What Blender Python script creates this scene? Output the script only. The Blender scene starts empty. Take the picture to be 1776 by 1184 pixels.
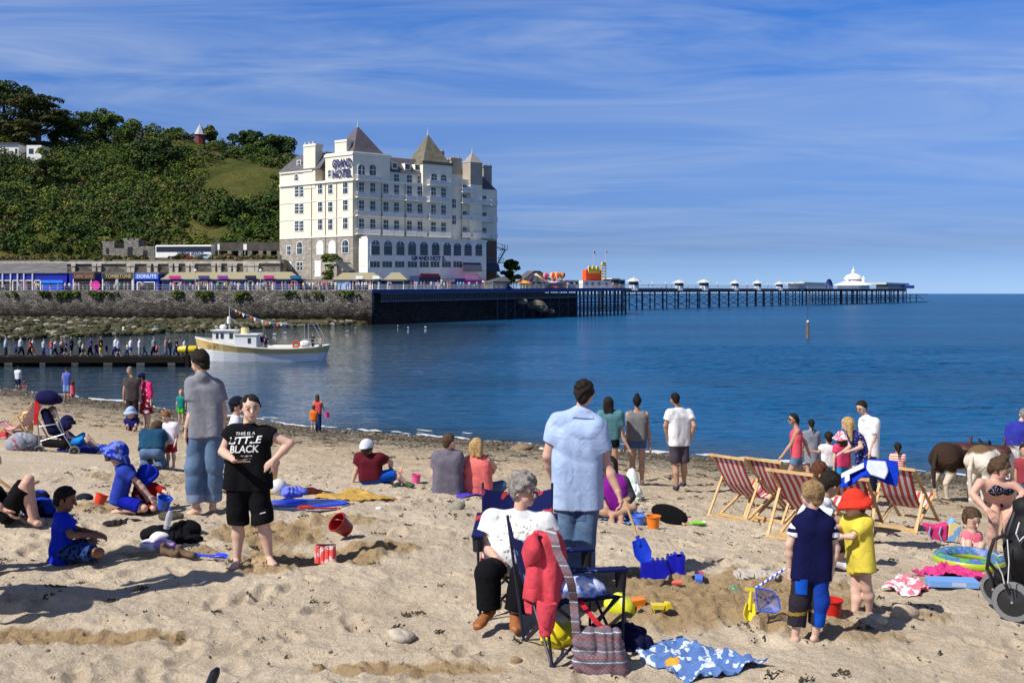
import bpy,bmesh,math,random
import numpy as np
from mathutils import Vector,Matrix,Quaternion
from mathutils.bvhtree import BVHTree
R=math.radians
SC=bpy.context.scene
COL=SC.collection
random.seed(7)
rng=np.random.default_rng(7)
# camera, sky, sun, exposure
F,CX,CY,HC=1800.0,888.0,509.0,6.0
cam=bpy.data.objects.new('camera',bpy.data.cameras.new('camera'))
COL.objects.link(cam)
cam.location=(0,0,HC)
cam.rotation_euler=(R(90),0,0)
cam.data.sensor_width=36
cam.data.lens=F/1776*36
cam.data.shift_y=-(592-CY)/1776
cam.data.clip_start,cam.data.clip_end=0.1,60000
SC.camera=cam
SUN_AZ=(-0.82,-0.57)
SUN_EL=R(47)
W=bpy.data.worlds.new('World')
SC.world=W
W.use_nodes=True
nt=W.node_tree
nt.nodes.clear()
def nd(tree,t,**kw):
 n=tree.nodes.new(t)
 for k,v in kw.items():
  if k in n.inputs: n.inputs[k].default_value=v
  else: setattr(n,k,v)
 return n
out=nd(nt, 'ShaderNodeOutputWorld')
bg=nd(nt, 'ShaderNodeBackground',Strength=0.101)
sky=nd(nt, 'ShaderNodeTexSky',sky_type='NISHITA',sun_disc=False)
sky.sun_elevation=SUN_EL
sky.sun_rotation=math.atan2(SUN_AZ[0],SUN_AZ[1])
sky.altitude,sky.air_density,sky.dust_density,sky.ozone_density=0,0.85,0.12,4.0
hsv=nd(nt, 'ShaderNodeHueSaturation',Saturation=1.08,Value=1.15,Hue=0.5)
tc=nd(nt, 'ShaderNodeTexCoord')
sep=nd(nt, 'ShaderNodeSeparateXYZ')
zz=nd(nt, 'ShaderNodeMath',operation='ADD');zz.inputs[1].default_value=0.10
mx=nd(nt, 'ShaderNodeMath',operation='MAXIMUM');mx.inputs[1].default_value=0.02
dx=nd(nt, 'ShaderNodeMath',operation='DIVIDE');dy=nd(nt, 'ShaderNodeMath',operation='DIVIDE')
cmb=nd(nt, 'ShaderNodeCombineXYZ')
mp=nd(nt, 'ShaderNodeMapping');mp.inputs['Rotation'].default_value=(0,0,R(24));mp.inputs['Scale'].default_value=(0.34,1.0,1)
n1=nd(nt, 'ShaderNodeTexNoise',Scale=1.9,Detail=10.0,Roughness=0.6,Distortion=1.1)
n2=nd(nt, 'ShaderNodeTexNoise',Scale=0.45,Detail=2.0)
r1=nd(nt, 'ShaderNodeMapRange');r1.inputs[1].default_value=0.36;r1.inputs[2].default_value=0.76
r2=nd(nt, 'ShaderNodeMapRange');r2.inputs[1].default_value=0.30;r2.inputs[2].default_value=0.62
ml=nd(nt, 'ShaderNodeMath',operation='MULTIPLY');ml2=nd(nt, 'ShaderNodeMath',operation='MULTIPLY');ml2.inputs[1].default_value=0.86
mixc=nd(nt, 'ShaderNodeMix',data_type='RGBA');mixc.inputs[7].default_value=(4.6,5.3,6.4,1)
L=nt.links.new
L(tc.outputs['Generated'],sep.inputs[0]);L(sep.outputs[2],zz.inputs[0]);L(zz.outputs[0],mx.inputs[0])
L(sep.outputs[0],dx.inputs[0]);L(mx.outputs[0],dx.inputs[1]);L(sep.outputs[1],dy.inputs[0]);L(mx.outputs[0],dy.inputs[1])
L(dx.outputs[0],cmb.inputs[0]);L(dy.outputs[0],cmb.inputs[1]);L(cmb.outputs[0],mp.inputs[0])
L(mp.outputs[0],n1.inputs['Vector']);L(mp.outputs[0],n2.inputs['Vector'])
L(n1.outputs[0],r1.inputs[0]);L(n2.outputs[0],r2.inputs[0]);L(r1.outputs[0],ml.inputs[0]);L(r2.outputs[0],ml.inputs[1])
fd_=nd(nt, 'ShaderNodeMapRange');fd_.inputs[1].default_value=0.02;fd_.inputs[2].default_value=0.14;fd_.inputs[3].default_value=0.12;L(sep.outputs[2],fd_.inputs[0])
ml3=nd(nt, 'ShaderNodeMath',operation='MULTIPLY');L(ml.outputs[0],ml3.inputs[0]);L(fd_.outputs[0],ml3.inputs[1]);L(ml3.outputs[0],ml2.inputs[0])
rmp=nd(nt, 'ShaderNodeValToRGB');e_=rmp.color_ramp.elements
e_[0].position=0.0;e_[0].color=(0.38,0.55,1.0,1);e_[1].position=1.0;e_[1].color=(0.20,0.28,0.44,1)
for p_,c_ in ((.044,(.30,.36,.60)),(.142,(.53,.57,.77)),(.257,(.47,.65,.99)),(.38,(.36,.52,.88)),(.6,(.22,.31,.52))):
 k_=e_.new(p_);k_.color=(*c_,1)
tm=nd(nt, 'ShaderNodeMix',data_type='RGBA',blend_type='MULTIPLY');tm.inputs[0].default_value=1.0
L(sep.outputs[2],rmp.inputs[0]);L(sky.outputs[0],tm.inputs[6]);L(rmp.outputs[0],tm.inputs[7])
L(tm.outputs[2],hsv.inputs['Color']);L(hsv.outputs[0],mixc.inputs[6]);L(ml2.outputs[0],mixc.inputs[0])
L(mixc.outputs[2],bg.inputs[0]);L(bg.outputs[0],out.inputs[0])
sd=bpy.data.lights.new('sun', 'SUN')
sd.energy,sd.angle,sd.color=5.0,R(0.53),(1,0.95,0.86)
so=bpy.data.objects.new('sun',sd);COL.objects.link(so)
sv=Vector((SUN_AZ[0]*math.cos(SUN_EL),SUN_AZ[1]*math.cos(SUN_EL),math.sin(SUN_EL)))
so.rotation_euler=(-sv).to_track_quat('-Z', 'Y').to_euler()
so.location=(-60,-60,90)
SC.view_settings.view_transform='Standard'
SC.view_settings.look='None'
SC.view_settings.exposure=0.3
SC.view_settings.gamma=1.0
# helpers
def lin(c):
 c=c/255.0
 return c/12.92 if c<=0.04045 else ((c+0.055)/1.055) ** 2.4
def rgb(r,g,b,k=1.0):
 return (lin(r)*k,lin(g)*k,lin(b)*k)
MATS={}
def mat(name,col,rough=0.75,var=0.0,vs=6.0,bump=0.0,bs=40.0,metal=0.0,spec=0.4,col2=None,alpha=1.0,sheen=0.0,attr=False,coat=0.0,wrk=0):
 """Principled material; var = noise variation of the base colour, bump = noise bump."""
 key=name
 if key in MATS: return MATS[key]
 m=bpy.data.materials.new(name);m.use_nodes=True
 t=m.node_tree;b=t.nodes['Principled BSDF']
 b.inputs['Base Color'].default_value=(*col,1)
 b.inputs['Roughness'].default_value=rough
 b.inputs['Metallic'].default_value=metal
 b.inputs['Specular IOR Level'].default_value=spec
 b.inputs['Alpha'].default_value=alpha
 if coat: b.inputs['Coat Weight'].default_value=coat
 if sheen: b.inputs['Sheen Weight'].default_value=sheen
 co=None
 if var or bump or col2 or attr:
  co=nd(t, 'ShaderNodeTexCoord')
 src=None
 if attr:
  a=nd(t, 'ShaderNodeAttribute',attribute_name='tint');src=a.outputs['Color']
 if var or col2:
  n=nd(t, 'ShaderNodeTexNoise',Scale=vs,Detail=5.0,Roughness=0.6)
  t.links.new(co.outputs['Object'],n.inputs['Vector'])
  mr=nd(t, 'ShaderNodeMapRange');mr.inputs[1].default_value=0.3;mr.inputs[2].default_value=0.7
  t.links.new(n.outputs[0],mr.inputs[0])
  mxx=nd(t, 'ShaderNodeMix',data_type='RGBA')
  t.links.new(mr.outputs[0],mxx.inputs[0])
  if attr:
   mxx.blend_type='MULTIPLY';t.links.new(src,mxx.inputs[6]);mxx.inputs[7].default_value=(1-var,1-var,1-var,1)
  else:
   c2=col2 if col2 else tuple(x*(1+var) for x in col)
   c1=col if col2 else tuple(x*(1-var) for x in col)
   mxx.inputs[6].default_value=(*c1,1);mxx.inputs[7].default_value=(*c2,1)
  t.links.new(mxx.outputs[2],b.inputs['Base Color'])
 elif attr:
  t.links.new(src,b.inputs['Base Color'])
 if bump:
  n=nd(t, 'ShaderNodeTexNoise',Scale=bs,Detail=4.0)
  t.links.new(co.outputs['Object'],n.inputs['Vector'])
  bp=nd(t, 'ShaderNodeBump',Strength=min(1.0,bump),Distance=0.02)
  t.links.new(n.outputs[0],bp.inputs['Height']);t.links.new(bp.outputs[0],b.inputs['Normal'])
  if wrk:
   n=nd(t, 'ShaderNodeTexNoise',Scale=wrk,Detail=3.0,Distortion=1.6);t.links.new(co.outputs['Object'],n.inputs['Vector'])
   b2=nd(t, 'ShaderNodeBump',Strength=.5,Distance=0.03);t.links.new(n.outputs[0],b2.inputs['Height']);t.links.new(b2.outputs[0],bp.inputs['Normal'])
 MATS[key]=m
 return m
def cmat(c,rough=0.8,kind='cloth',k=0.82):
 """cloth / plastic material from a picture colour (sRGB 0-255)."""
 nm='%s_%02x%02x%02x' % (kind,*c)
 col=rgb(*c,k)
 if kind=='cloth': return mat(nm,col,0.9,var=0.13,vs=9,bump=0.35,bs=260,spec=0.15,wrk=6)
 if kind=='plastic': return mat(nm,col,0.35,var=0.08,vs=5,spec=0.5)
 if kind=='paint': return mat(nm,col,0.5,var=0.08,vs=2.5,spec=0.4)
 return mat(nm,col,rough,var=0.1,vs=6)
def P(x,y,Y):
 """photo pixel and distance to a world point."""
 return Vector(((x-CX)/F*Y,Y,HC-(y-CY)/F*Y))
def tag(o,label=None,cat=None,group=None,kind=None):
 if label: o['label']=label
 if cat: o['category']=cat
 if group: o['group']=group
 if kind: o['kind']=kind
 return o
def wloc(o):
 v=Vector((0,0,0))
 while o is not None:
  v=v+o.location;o=o.parent
 return v
def emp(name,label,cat,loc=(0,0,0),group=None,kind=None):
 o=bpy.data.objects.new(name,None);COL.objects.link(o)
 o.location=loc
 o.empty_display_size=0.1
 return tag(o,label,cat,group,kind)
def mk(name,V,Fc,m=None,parent=None,loc=None,smooth=False,mi=None,tint=None):
 """one mesh object; V are world coordinates (unrotated parents)."""
 V=np.asarray(V,dtype=np.float64).reshape(-1,3)
 me=bpy.data.meshes.new(name)
 if parent is not None: base=np.array(wloc(parent))
 elif loc is not None: base=np.array(loc,dtype=float)
 else:
  base=np.array([(V[:,0].min()+V[:,0].max())/2,(V[:,1].min()+V[:,1].max())/2,V[:,2].min()])
 V=V-base
 if isinstance(Fc,np.ndarray):
  n,k=Fc.shape
  me.vertices.add(len(V));me.vertices.foreach_set('co',V.astype(np.float32).ravel())
  me.loops.add(n*k);me.loops.foreach_set('vertex_index',Fc.astype(np.int32).ravel())
  me.polygons.add(n);me.polygons.foreach_set('loop_start',np.arange(0,n*k,k,dtype=np.int32))
  me.update(calc_edges=True)
 else:
  me.from_pydata([tuple(v) for v in V],[],Fc)
 me.validate()
 for q in (m if isinstance(m,(list,tuple)) else [m]):
  if q is not None: me.materials.append(q)
 if mi is not None and len(mi)==len(me.polygons): me.polygons.foreach_set('material_index',np.asarray(mi,dtype=np.int32))
 if smooth: me.polygons.foreach_set('use_smooth',np.ones(len(me.polygons),dtype=bool))
 if tint is not None:
  a=me.color_attributes.new('tint', 'FLOAT_COLOR', 'POINT')
  t4=np.ones((len(V),4),dtype=np.float32);t4[:,:3]=tint
  a.data.foreach_set('color',t4.ravel())
 me.update()
 o=bpy.data.objects.new(name,me);COL.objects.link(o)
 if parent is not None: o.parent=parent
 else: o.location=base
 return o
def dup(root,loc,rz=0.0,label=None,sc=None):
 r=root.copy();COL.objects.link(r);r.location=loc;r.rotation_euler=(0,0,rz)
 if sc: r.scale=(sc,sc,sc)
 if label: r['label']=label
 for ch in list(root.children):
  c=ch.copy();COL.objects.link(c);c.parent=r
  for g in list(ch.children):
   d=g.copy();COL.objects.link(d);d.parent=c
 return r
def frame(d,up=(0,0,1)):
 d=Vector(d).normalized();u=Vector(up)
 s=d.cross(u)
 if s.length<1e-4: s=d.cross(Vector((1,0,0)))
 s.normalize();u=s.cross(d).normalized()
 return d,s,u
class MB:
 """collects boxes, tubes, lathes and panels; build() links them as ONE mesh object."""
 def __init__(s,T=None): s.V=[];s.F=[];s.M=[];s.T=T;s.m=0
 def add(s,vs,fs):
  o=len(s.V)
  for v in vs:
   v=Vector(v)
   s.V.append(s.T @ v if s.T is not None else v)
  for f in fs: s.F.append([i+o for i in f]);s.M.append(s.m)
  return s
 def box(s,c,d,rot=None):
  c=Vector(c);hx,hy,hz=d[0]/2,d[1]/2,d[2]/2
  vs=[Vector((x,y,z)) for x in (-hx,hx) for y in (-hy,hy) for z in (-hz,hz)]
  if rot is not None: vs=[rot @ v for v in vs]
  return s.add([c+v for v in vs],[(0,1,3,2),(4,6,7,5),(0,4,5,1),(2,3,7,6),(0,2,6,4),(1,5,7,3)])
 def bx(s,x0,x1,y0,y1,z0,z1):
  return s.box(((x0+x1)/2,(y0+y1)/2,(z0+z1)/2),(x1-x0,y1-y0,z1-z0))
 def bar(s,a,b,w,h=None,up=(0,0,1)):
  a,b=Vector(a),Vector(b);h=h or w
  d,sd,u=frame(b-a,up)
  vs=[p+sd*i*w/2+u*j*h/2 for p in (a,b) for i,j in ((-1,-1),(1,-1),(1,1),(-1,1))]
  return s.add(vs,[(0,1,2,3),(7,6,5,4),(0,4,5,1),(1,5,6,2),(2,6,7,3),(3,7,4,0)])
 def tube(s,pts,r,n=8,cap=True):
  pts=[Vector(p) for p in pts];k=len(pts)
  rs=r if isinstance(r,(list,tuple)) else [r]*k
  vs=[];pu=None
  for i,p in enumerate(pts):
   d=(pts[min(i+1,k-1)]-pts[max(i-1,0)])
   if d.length<1e-9: d=Vector((0,0,1))
   d.normalize()
   if pu is None:
    _,sd,u=frame(d)
   else:
    u=pu-d*pu.dot(d)
    if u.length<1e-5: _,_,u=frame(d)
    u.normalize();sd=d.cross(u)
   pu=u
   for j in range(n):
    a=2*math.pi*j/n
    vs.append(p+(sd*math.cos(a)+u*math.sin(a))*rs[i])
  fs=[(i*n+j,i*n+(j+1) % n,(i+1)*n+(j+1) % n,(i+1)*n+j) for i in range(k-1) for j in range(n)]
  if cap: fs+=[tuple(range(n-1,-1,-1)),tuple((k-1)*n+j for j in range(n))]
  return s.add(vs,fs)
 def lathe(s,c,prof,n=20,ax=(0,0,1),sq=(1,1),a0=0.0,cap=True):
  c=Vector(c);d,sd,u=frame(ax,(0,1,0) if abs(Vector(ax).normalized().y)<.9 else (1,0,0))
  vs=[c+d*z+(sd*math.cos(2*math.pi*j/n+a0)*sq[0]+u*math.sin(2*math.pi*j/n+a0)*sq[1])*r for r,z in prof for j in range(n)]
  k=len(prof)
  fs=[(i*n+j,i*n+(j+1) % n,(i+1)*n+(j+1) % n,(i+1)*n+j) for i in range(k-1) for j in range(n)]
  if cap and prof[0][0]>1e-6: fs.append(tuple(range(n-1,-1,-1)))
  if cap and prof[-1][0]>1e-6: fs.append(tuple((k-1)*n+j for j in range(n)))
  return s.add(vs,fs)
 def ell(s,c,r,n=14,k=9,rot=None):
  c=Vector(c);vs=[]
  for i in range(k+1):
   t=math.pi*i/k
   for j in range(n):
    a=2*math.pi*j/n
    v=Vector((r[0]*math.sin(t)*math.cos(a),r[1]*math.sin(t)*math.sin(a),-r[2]*math.cos(t)))
    vs.append(c+(rot @ v if rot is not None else v))
  return s.add(vs,[(i*n+j,i*n+(j+1) % n,(i+1)*n+(j+1) % n,(i+1)*n+j) for i in range(k) for j in range(n)])
 def prism(s,poly,off):
  """closed polygon (list of points) extruded by vector off."""
  n=len(poly);off=Vector(off);a=[Vector(p) for p in poly]
  return s.add(a+[p+off for p in a],[tuple(range(n-1,-1,-1)),tuple(range(n,2*n))]+[(i,(i+1) % n,n+(i+1) % n,n+i) for i in range(n)])
 def build(s,name,m,parent=None,loc=None,smooth=False,bevel=0.0):
  o=mk(name,[tuple(v) for v in s.V],s.F,m,parent,loc,False,s.M)
  if smooth:
   bm=bmesh.new();bm.from_mesh(o.data)
   bmesh.ops.remove_doubles(bm,verts=bm.verts,dist=1e-5)
   bmesh.ops.recalc_face_normals(bm,faces=bm.faces)
   for f in bm.faces: f.smooth=True
   for e in bm.edges:
    if len(e.link_faces)==2 and e.calc_face_angle(0)>R(42): e.smooth=False
   bm.to_mesh(o.data);bm.free()
  else:
   bm=bmesh.new();bm.from_mesh(o.data);bmesh.ops.recalc_face_normals(bm,faces=bm.faces);bm.to_mesh(o.data);bm.free()
  if bevel:
   bv=o.modifiers.new('bevel', 'BEVEL');bv.width=bevel;bv.segments=2;bv.limit_method='ANGLE'
  return o
_lat=np.random.default_rng(3).random((256,256)).astype(np.float32)
def vnoise(x,y):
 xi=np.floor(x).astype(np.int64);yi=np.floor(y).astype(np.int64)
 fx=x-xi;fy=y-yi
 fx=fx*fx*(3-2*fx);fy=fy*fy*(3-2*fy)
 a=_lat[xi % 256,yi % 256];b=_lat[(xi+1) % 256,yi % 256];c=_lat[xi % 256,(yi+1) % 256];d=_lat[(xi+1) % 256,(yi+1) % 256]
 return (a*(1-fx)+b*fx)*(1-fy)+(c*(1-fx)+d*fx)*fy-0.5
def fbm(x,y,o=4,g=0.5):
 s=0;a=1.0
 for i in range(o):
  s=s+a*vnoise(x*2 ** i+17.3*i,y*2 ** i+9.1*i);a *= g
 return s
# the beach surface
EX=[-400,-140,-60,-32.5,-21.6,-8.5,2.5,16.2,40,120,400]
EY=[300,150,90,65.9,57.0,46.0,40.6,33.3,20,-30,-190]
def edge(X): return np.interp(X,EX,EY)
def macro(X,Y):
 d=edge(X)-Y
 return np.interp(d,[-2000,-120,-30,0,3.7,17.4,21.7,30,33,45,90,300],[-9,-6,-2.2,0,0.42,2.05,2.47,3.38,3.5,3.55,4.2,5.5])
def gp(x,y,fine=True):
 """ground point under a photo pixel."""
 Y=np.linspace(4,90,8600)
 ray=HC-(y-CY)/F*Y
 g=macro((x-CX)/F*Y,Y)
 i=int(np.argmax(ray<g))
 p=P(x,y,float(Y[i]))
 if fine: p.z=float(ground(np.array([p.x]),np.array([p.y]))[0])
 return p
DIG=[]
for (px,py,rx,ry,damp,ro,lift) in [
  (1245,1035,1.5,1.0,1,1.1,.02),(1150,1055,.5,.5,.9,1.0,.05),(1330,1070,.55,.38,1,1.3,.05),(1400,1090,.5,.25,.7,1,.02),
  (540,965,.75,.35,1,1.4,.0),(470,930,.6,.5,1,1.3,.09),(640,955,.5,.3,1,1.3,.06),(575,915,.5,.35,.8,1.2,.13),
  (525,952,.6,.2,1,.8,-.2),(460,990,.35,.2,1,1.0,.03),(250,962,.35,.15,.9,1.0,.03),(330,960,.3,.12,.8,1,.03),
  (130,1100,.75,.16,1,1.2,-.06),(240,1098,.42,.12,1,1.2,-.05),(20,1110,.35,.12,.8,1.2,-.03),(700,1152,.62,.12,1,1.3,-.05),(840,1150,.25,.08,.7,1.0,-.02),
  (1590,1075,.3,.2,.7,1.0,.04),(270,830,1.0,.8,.6,1.1,.04),(220,880,.6,.4,.8,1.1,.03),(1470,1110,.6,.2,.7,1,0),
  (80,1050,.5,.25,0,.7,.09),(1220,975,.5,.3,.2,.9,.03),(1125,1000,.35,.2,.6,.8,-.02),(320,850,.25,.2,.6,1.0,.1)]:
 p=gp(px,py,False)
 DIG.append((p.x,p.y,rx,ry,damp,ro,lift))
def digs(X,Y):
 damp=np.zeros_like(X);ro=np.zeros_like(X);lift=np.zeros_like(X)
 wob=0.34*fbm(X*2.3+5,Y*2.3,3)
 for (x,y,rx,ry,dm,r_,lf) in DIG:
  q=np.sqrt(((X-x)/rx) ** 2+((Y-y)/ry) ** 2)+wob
  w=np.clip((1.12-q)/0.35,0,1);w=w*w*(3-2*w)
  damp=np.maximum(damp,dm*w);ro=np.maximum(ro,r_*w)
  lift=lift+lf*np.exp(-np.clip(q,0,9) ** 2*1.3)
 return damp,ro,lift
_foot=np.random.default_rng(11)
FEET=np.stack([_foot.uniform(-7,8,900),5+17*_foot.random(900) ** 1.3,_foot.uniform(0,3.14,900)],1)
def ground(X,Y,full=False):
 X=np.asarray(X,dtype=np.float64);Y=np.asarray(Y,dtype=np.float64)
 z=macro(X,Y)
 d=edge(X)-Y
 amp=np.clip((d-1.0)/9,0.06,1)
 damp,ro,lift=digs(X,Y)
 n=0.075*fbm(X*0.9,Y*0.9,2)+0.042*fbm(X*3.1+40,Y*3.1,2)+(0.021+0.05*ro)*fbm(X*7+3,Y*7,4,0.66)
 z=z+amp*n+lift
 if full:
  for fx,fy,fa in FEET:
   m=(np.abs(X-fx)<0.35) & (np.abs(Y-fy)<0.35)
   if not m.any(): continue
   lx=(X[m]-fx)*math.cos(fa)+(Y[m]-fy)*math.sin(fa);ly=-(X[m]-fx)*math.sin(fa)+(Y[m]-fy)*math.cos(fa)
   q=np.sqrt((lx/0.15) ** 2+(ly/0.065) ** 2)
   z[m]+=-0.032*np.exp(-q ** 3)+0.016*np.exp(-((q-1.5)/0.35) ** 2)
  return z,damp
 return z
# the sand
def sand_material():
 m=bpy.data.materials.new('sand');m.use_nodes=True
 t=m.node_tree;b=t.nodes['Principled BSDF'];Lk=t.links.new
 b.inputs['Roughness'].default_value=0.95;b.inputs['Specular IOR Level'].default_value=0.15
 co=nd(t, 'ShaderNodeTexCoord')
 at=nd(t, 'ShaderNodeAttribute',attribute_name='tint')
 sp=nd(t, 'ShaderNodeSeparateColor');Lk(at.outputs['Color'],sp.inputs[0])
 na=nd(t, 'ShaderNodeTexNoise',Scale=0.8,Detail=6.0,Roughness=0.65);Lk(co.outputs['Object'],na.inputs['Vector'])
 ng=nd(t, 'ShaderNodeTexNoise',Scale=90.0,Detail=4.0,Roughness=0.7);Lk(co.outputs['Object'],ng.inputs['Vector'])
 nm=nd(t, 'ShaderNodeTexNoise',Scale=14.0,Detail=6.0,Roughness=0.7);Lk(co.outputs['Object'],nm.inputs['Vector'])
 dry=nd(t, 'ShaderNodeMix',data_type='RGBA');dry.inputs[6].default_value=(0.60,0.495,0.375,1);dry.inputs[7].default_value=(0.79,0.68,0.535,1)
 mr=nd(t, 'ShaderNodeMapRange');mr.inputs[1].default_value=.3;mr.inputs[2].default_value=.7;Lk(na.outputs[0],mr.inputs[0]);Lk(mr.outputs[0],dry.inputs[0])
 grain=nd(t, 'ShaderNodeMix',data_type='RGBA',blend_type='MULTIPLY');grain.inputs[0].default_value=1
 gr=nd(t, 'ShaderNodeMapRange');gr.inputs[1].default_value=.3;gr.inputs[2].default_value=.7;gr.inputs[3].default_value=.78;gr.inputs[4].default_value=1.18
 Lk(ng.outputs[0],gr.inputs[0]);Lk(dry.outputs[2],grain.inputs[6]);Lk(gr.outputs[0],grain.inputs[7])
 wet=nd(t, 'ShaderNodeMix',data_type='RGBA');wet.inputs[7].default_value=(0.40,0.28,0.15,1)
 md=nd(t, 'ShaderNodeMath',operation='MULTIPLY_ADD');Lk(nm.outputs[0],md.inputs[0]);md.inputs[1].default_value=0.8;md.inputs[2].default_value=-0.32
 ad=nd(t, 'ShaderNodeMath',operation='ADD',use_clamp=True);Lk(md.outputs[0],ad.inputs[0]);Lk(sp.outputs[0],ad.inputs[1])
 fd=nd(t, 'ShaderNodeMath',operation='MULTIPLY');Lk(ad.outputs[0],fd.inputs[0]);fd.inputs[1].default_value=0.95
 fz=nd(t, 'ShaderNodeMath',operation='MINIMUM');Lk(fd.outputs[0],fz.inputs[0])
 s2=nd(t, 'ShaderNodeMath',operation='MULTIPLY');Lk(sp.outputs[0],s2.inputs[0]);s2.inputs[1].default_value=1.6;Lk(s2.outputs[0],fz.inputs[1])
 Lk(fz.outputs[0],wet.inputs[0]);Lk(grain.outputs[2],wet.inputs[6])
 vo=nd(t, 'ShaderNodeTexVoronoi',Scale=9.0);Lk(co.outputs['Object'],vo.inputs['Vector'])
 rp=nd(t, 'ShaderNodeValToRGB');e=rp.color_ramp.elements
 e[0].position=0.0;e[0].color=(0.045,0.036,0.025,1);e[1].position=1.0;e[1].color=(0.27,0.225,0.165,1)
 x=rp.color_ramp.elements.new(0.55);x.color=(0.12,0.095,0.065,1)
 sv_=nd(t, 'ShaderNodeSeparateColor');Lk(vo.outputs['Color'],sv_.inputs[0]);Lk(sv_.outputs[0],rp.inputs[0])
 mg=nd(t, 'ShaderNodeMath',operation='ADD',use_clamp=True);Lk(md.outputs[0],mg.inputs[0]);Lk(sp.outputs[1],mg.inputs[1])
 mg2=nd(t, 'ShaderNodeMath',operation='MINIMUM');Lk(mg.outputs[0],mg2.inputs[0])
 s3=nd(t, 'ShaderNodeMath',operation='MULTIPLY');Lk(sp.outputs[1],s3.inputs[0]);s3.inputs[1].default_value=2.2;Lk(s3.outputs[0],mg2.inputs[1])
 sh=nd(t, 'ShaderNodeMix',data_type='RGBA');Lk(mg2.outputs[0],sh.inputs[0]);Lk(wet.outputs[2],sh.inputs[6]);Lk(rp.outputs[0],sh.inputs[7])
 wn=nd(t, 'ShaderNodeTexNoise',Scale=5.0,Detail=5.0,Roughness=0.75,Distortion=1.5);Lk(co.outputs['Object'],wn.inputs['Vector'])
 wr=nd(t, 'ShaderNodeMath',operation='MULTIPLY_ADD');Lk(sp.outputs[2],wr.inputs[0]);wr.inputs[1].default_value=0.2;wr.inputs[2].default_value=-0.705
 wa=nd(t, 'ShaderNodeMath',operation='ADD');Lk(wr.outputs[0],wa.inputs[0]);Lk(wn.outputs[0],wa.inputs[1])
 wm=nd(t, 'ShaderNodeMath',operation='MULTIPLY',use_clamp=True);Lk(wa.outputs[0],wm.inputs[0]);wm.inputs[1].default_value=14
 we=nd(t, 'ShaderNodeMix',data_type='RGBA');Lk(wm.outputs[0],we.inputs[0]);Lk(sh.outputs[2],we.inputs[6]);we.inputs[7].default_value=(0.055,0.05,0.018,1)
 Lk(we.outputs[2],b.inputs['Base Color'])
 b1=nd(t, 'ShaderNodeBump',Strength=1.0,Distance=0.015);Lk(ng.outputs[0],b1.inputs['Height'])
 b2=nd(t, 'ShaderNodeBump',Strength=0.9,Distance=0.06);Lk(nm.outputs[0],b2.inputs['Height']);Lk(b1.outputs[0],b2.inputs['Normal'])
 b3=nd(t, 'ShaderNodeBump',Distance=0.12);Lk(sp.outputs[1],b3.inputs['Strength']);Lk(vo.outputs['Distance'],b3.inputs['Height']);b3.invert=True;Lk(b2.outputs[0],b3.inputs['Normal'])
 Lk(b3.outputs[0],b.inputs['Normal'])
 return m
xs=np.concatenate([-np.geomspace(400,7,46),np.arange(-6.9,7.2,0.026),np.geomspace(7.3,400,46)])
ys=np.concatenate([-np.geomspace(250,1,14),np.arange(0,5.6,0.4),np.arange(5.7,13.5,0.024),np.arange(13.5,26,0.07),np.arange(26,75,0.25),np.geomspace(76,420,30)])
GX,GY=np.meshgrid(xs,ys)
gz,gdamp=ground(GX.ravel(),GY.ravel(),True)
gd=(edge(GX)-GY).ravel()
shing=np.interp(gd,[-3,-1,0,1.5,5,8,12,19],[1,1,1,1,.95,.6,.25,0])*1.0
shing=np.clip(shing+0.35*fbm(GX.ravel()*.35,GY.ravel()*.5,3)*(shing>0.02),0,1)
weed=np.interp(gd,[0,6,8,12,17,24,30,34],[.3,.5,1.1,1.1,.85,.5,.25,.12])
wetband=np.interp(gd,[-2,0,1.2,4],[1,1,.9,.2])*.8
far=np.clip((gd-5)/12,0,1)*np.clip((32-gd)/12,0,1)*0.5
tint=np.stack([np.maximum(np.maximum(gdamp,wetband),far),shing,weed],1)
nx,ny=len(xs),len(ys)
ii=np.arange((ny-1)*nx).reshape(ny-1,nx)[:,:-1].ravel()
gf=np.stack([ii,ii+1,ii+1+nx,ii+nx],1)
sand=mk('sand',np.stack([GX.ravel(),GY.ravel(),gz],1),gf,sand_material(),loc=(0,0,0),smooth=True,tint=tint)
tag(sand, 'pale trampled beach sand with darker dug patches',None,kind='structure')
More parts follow.
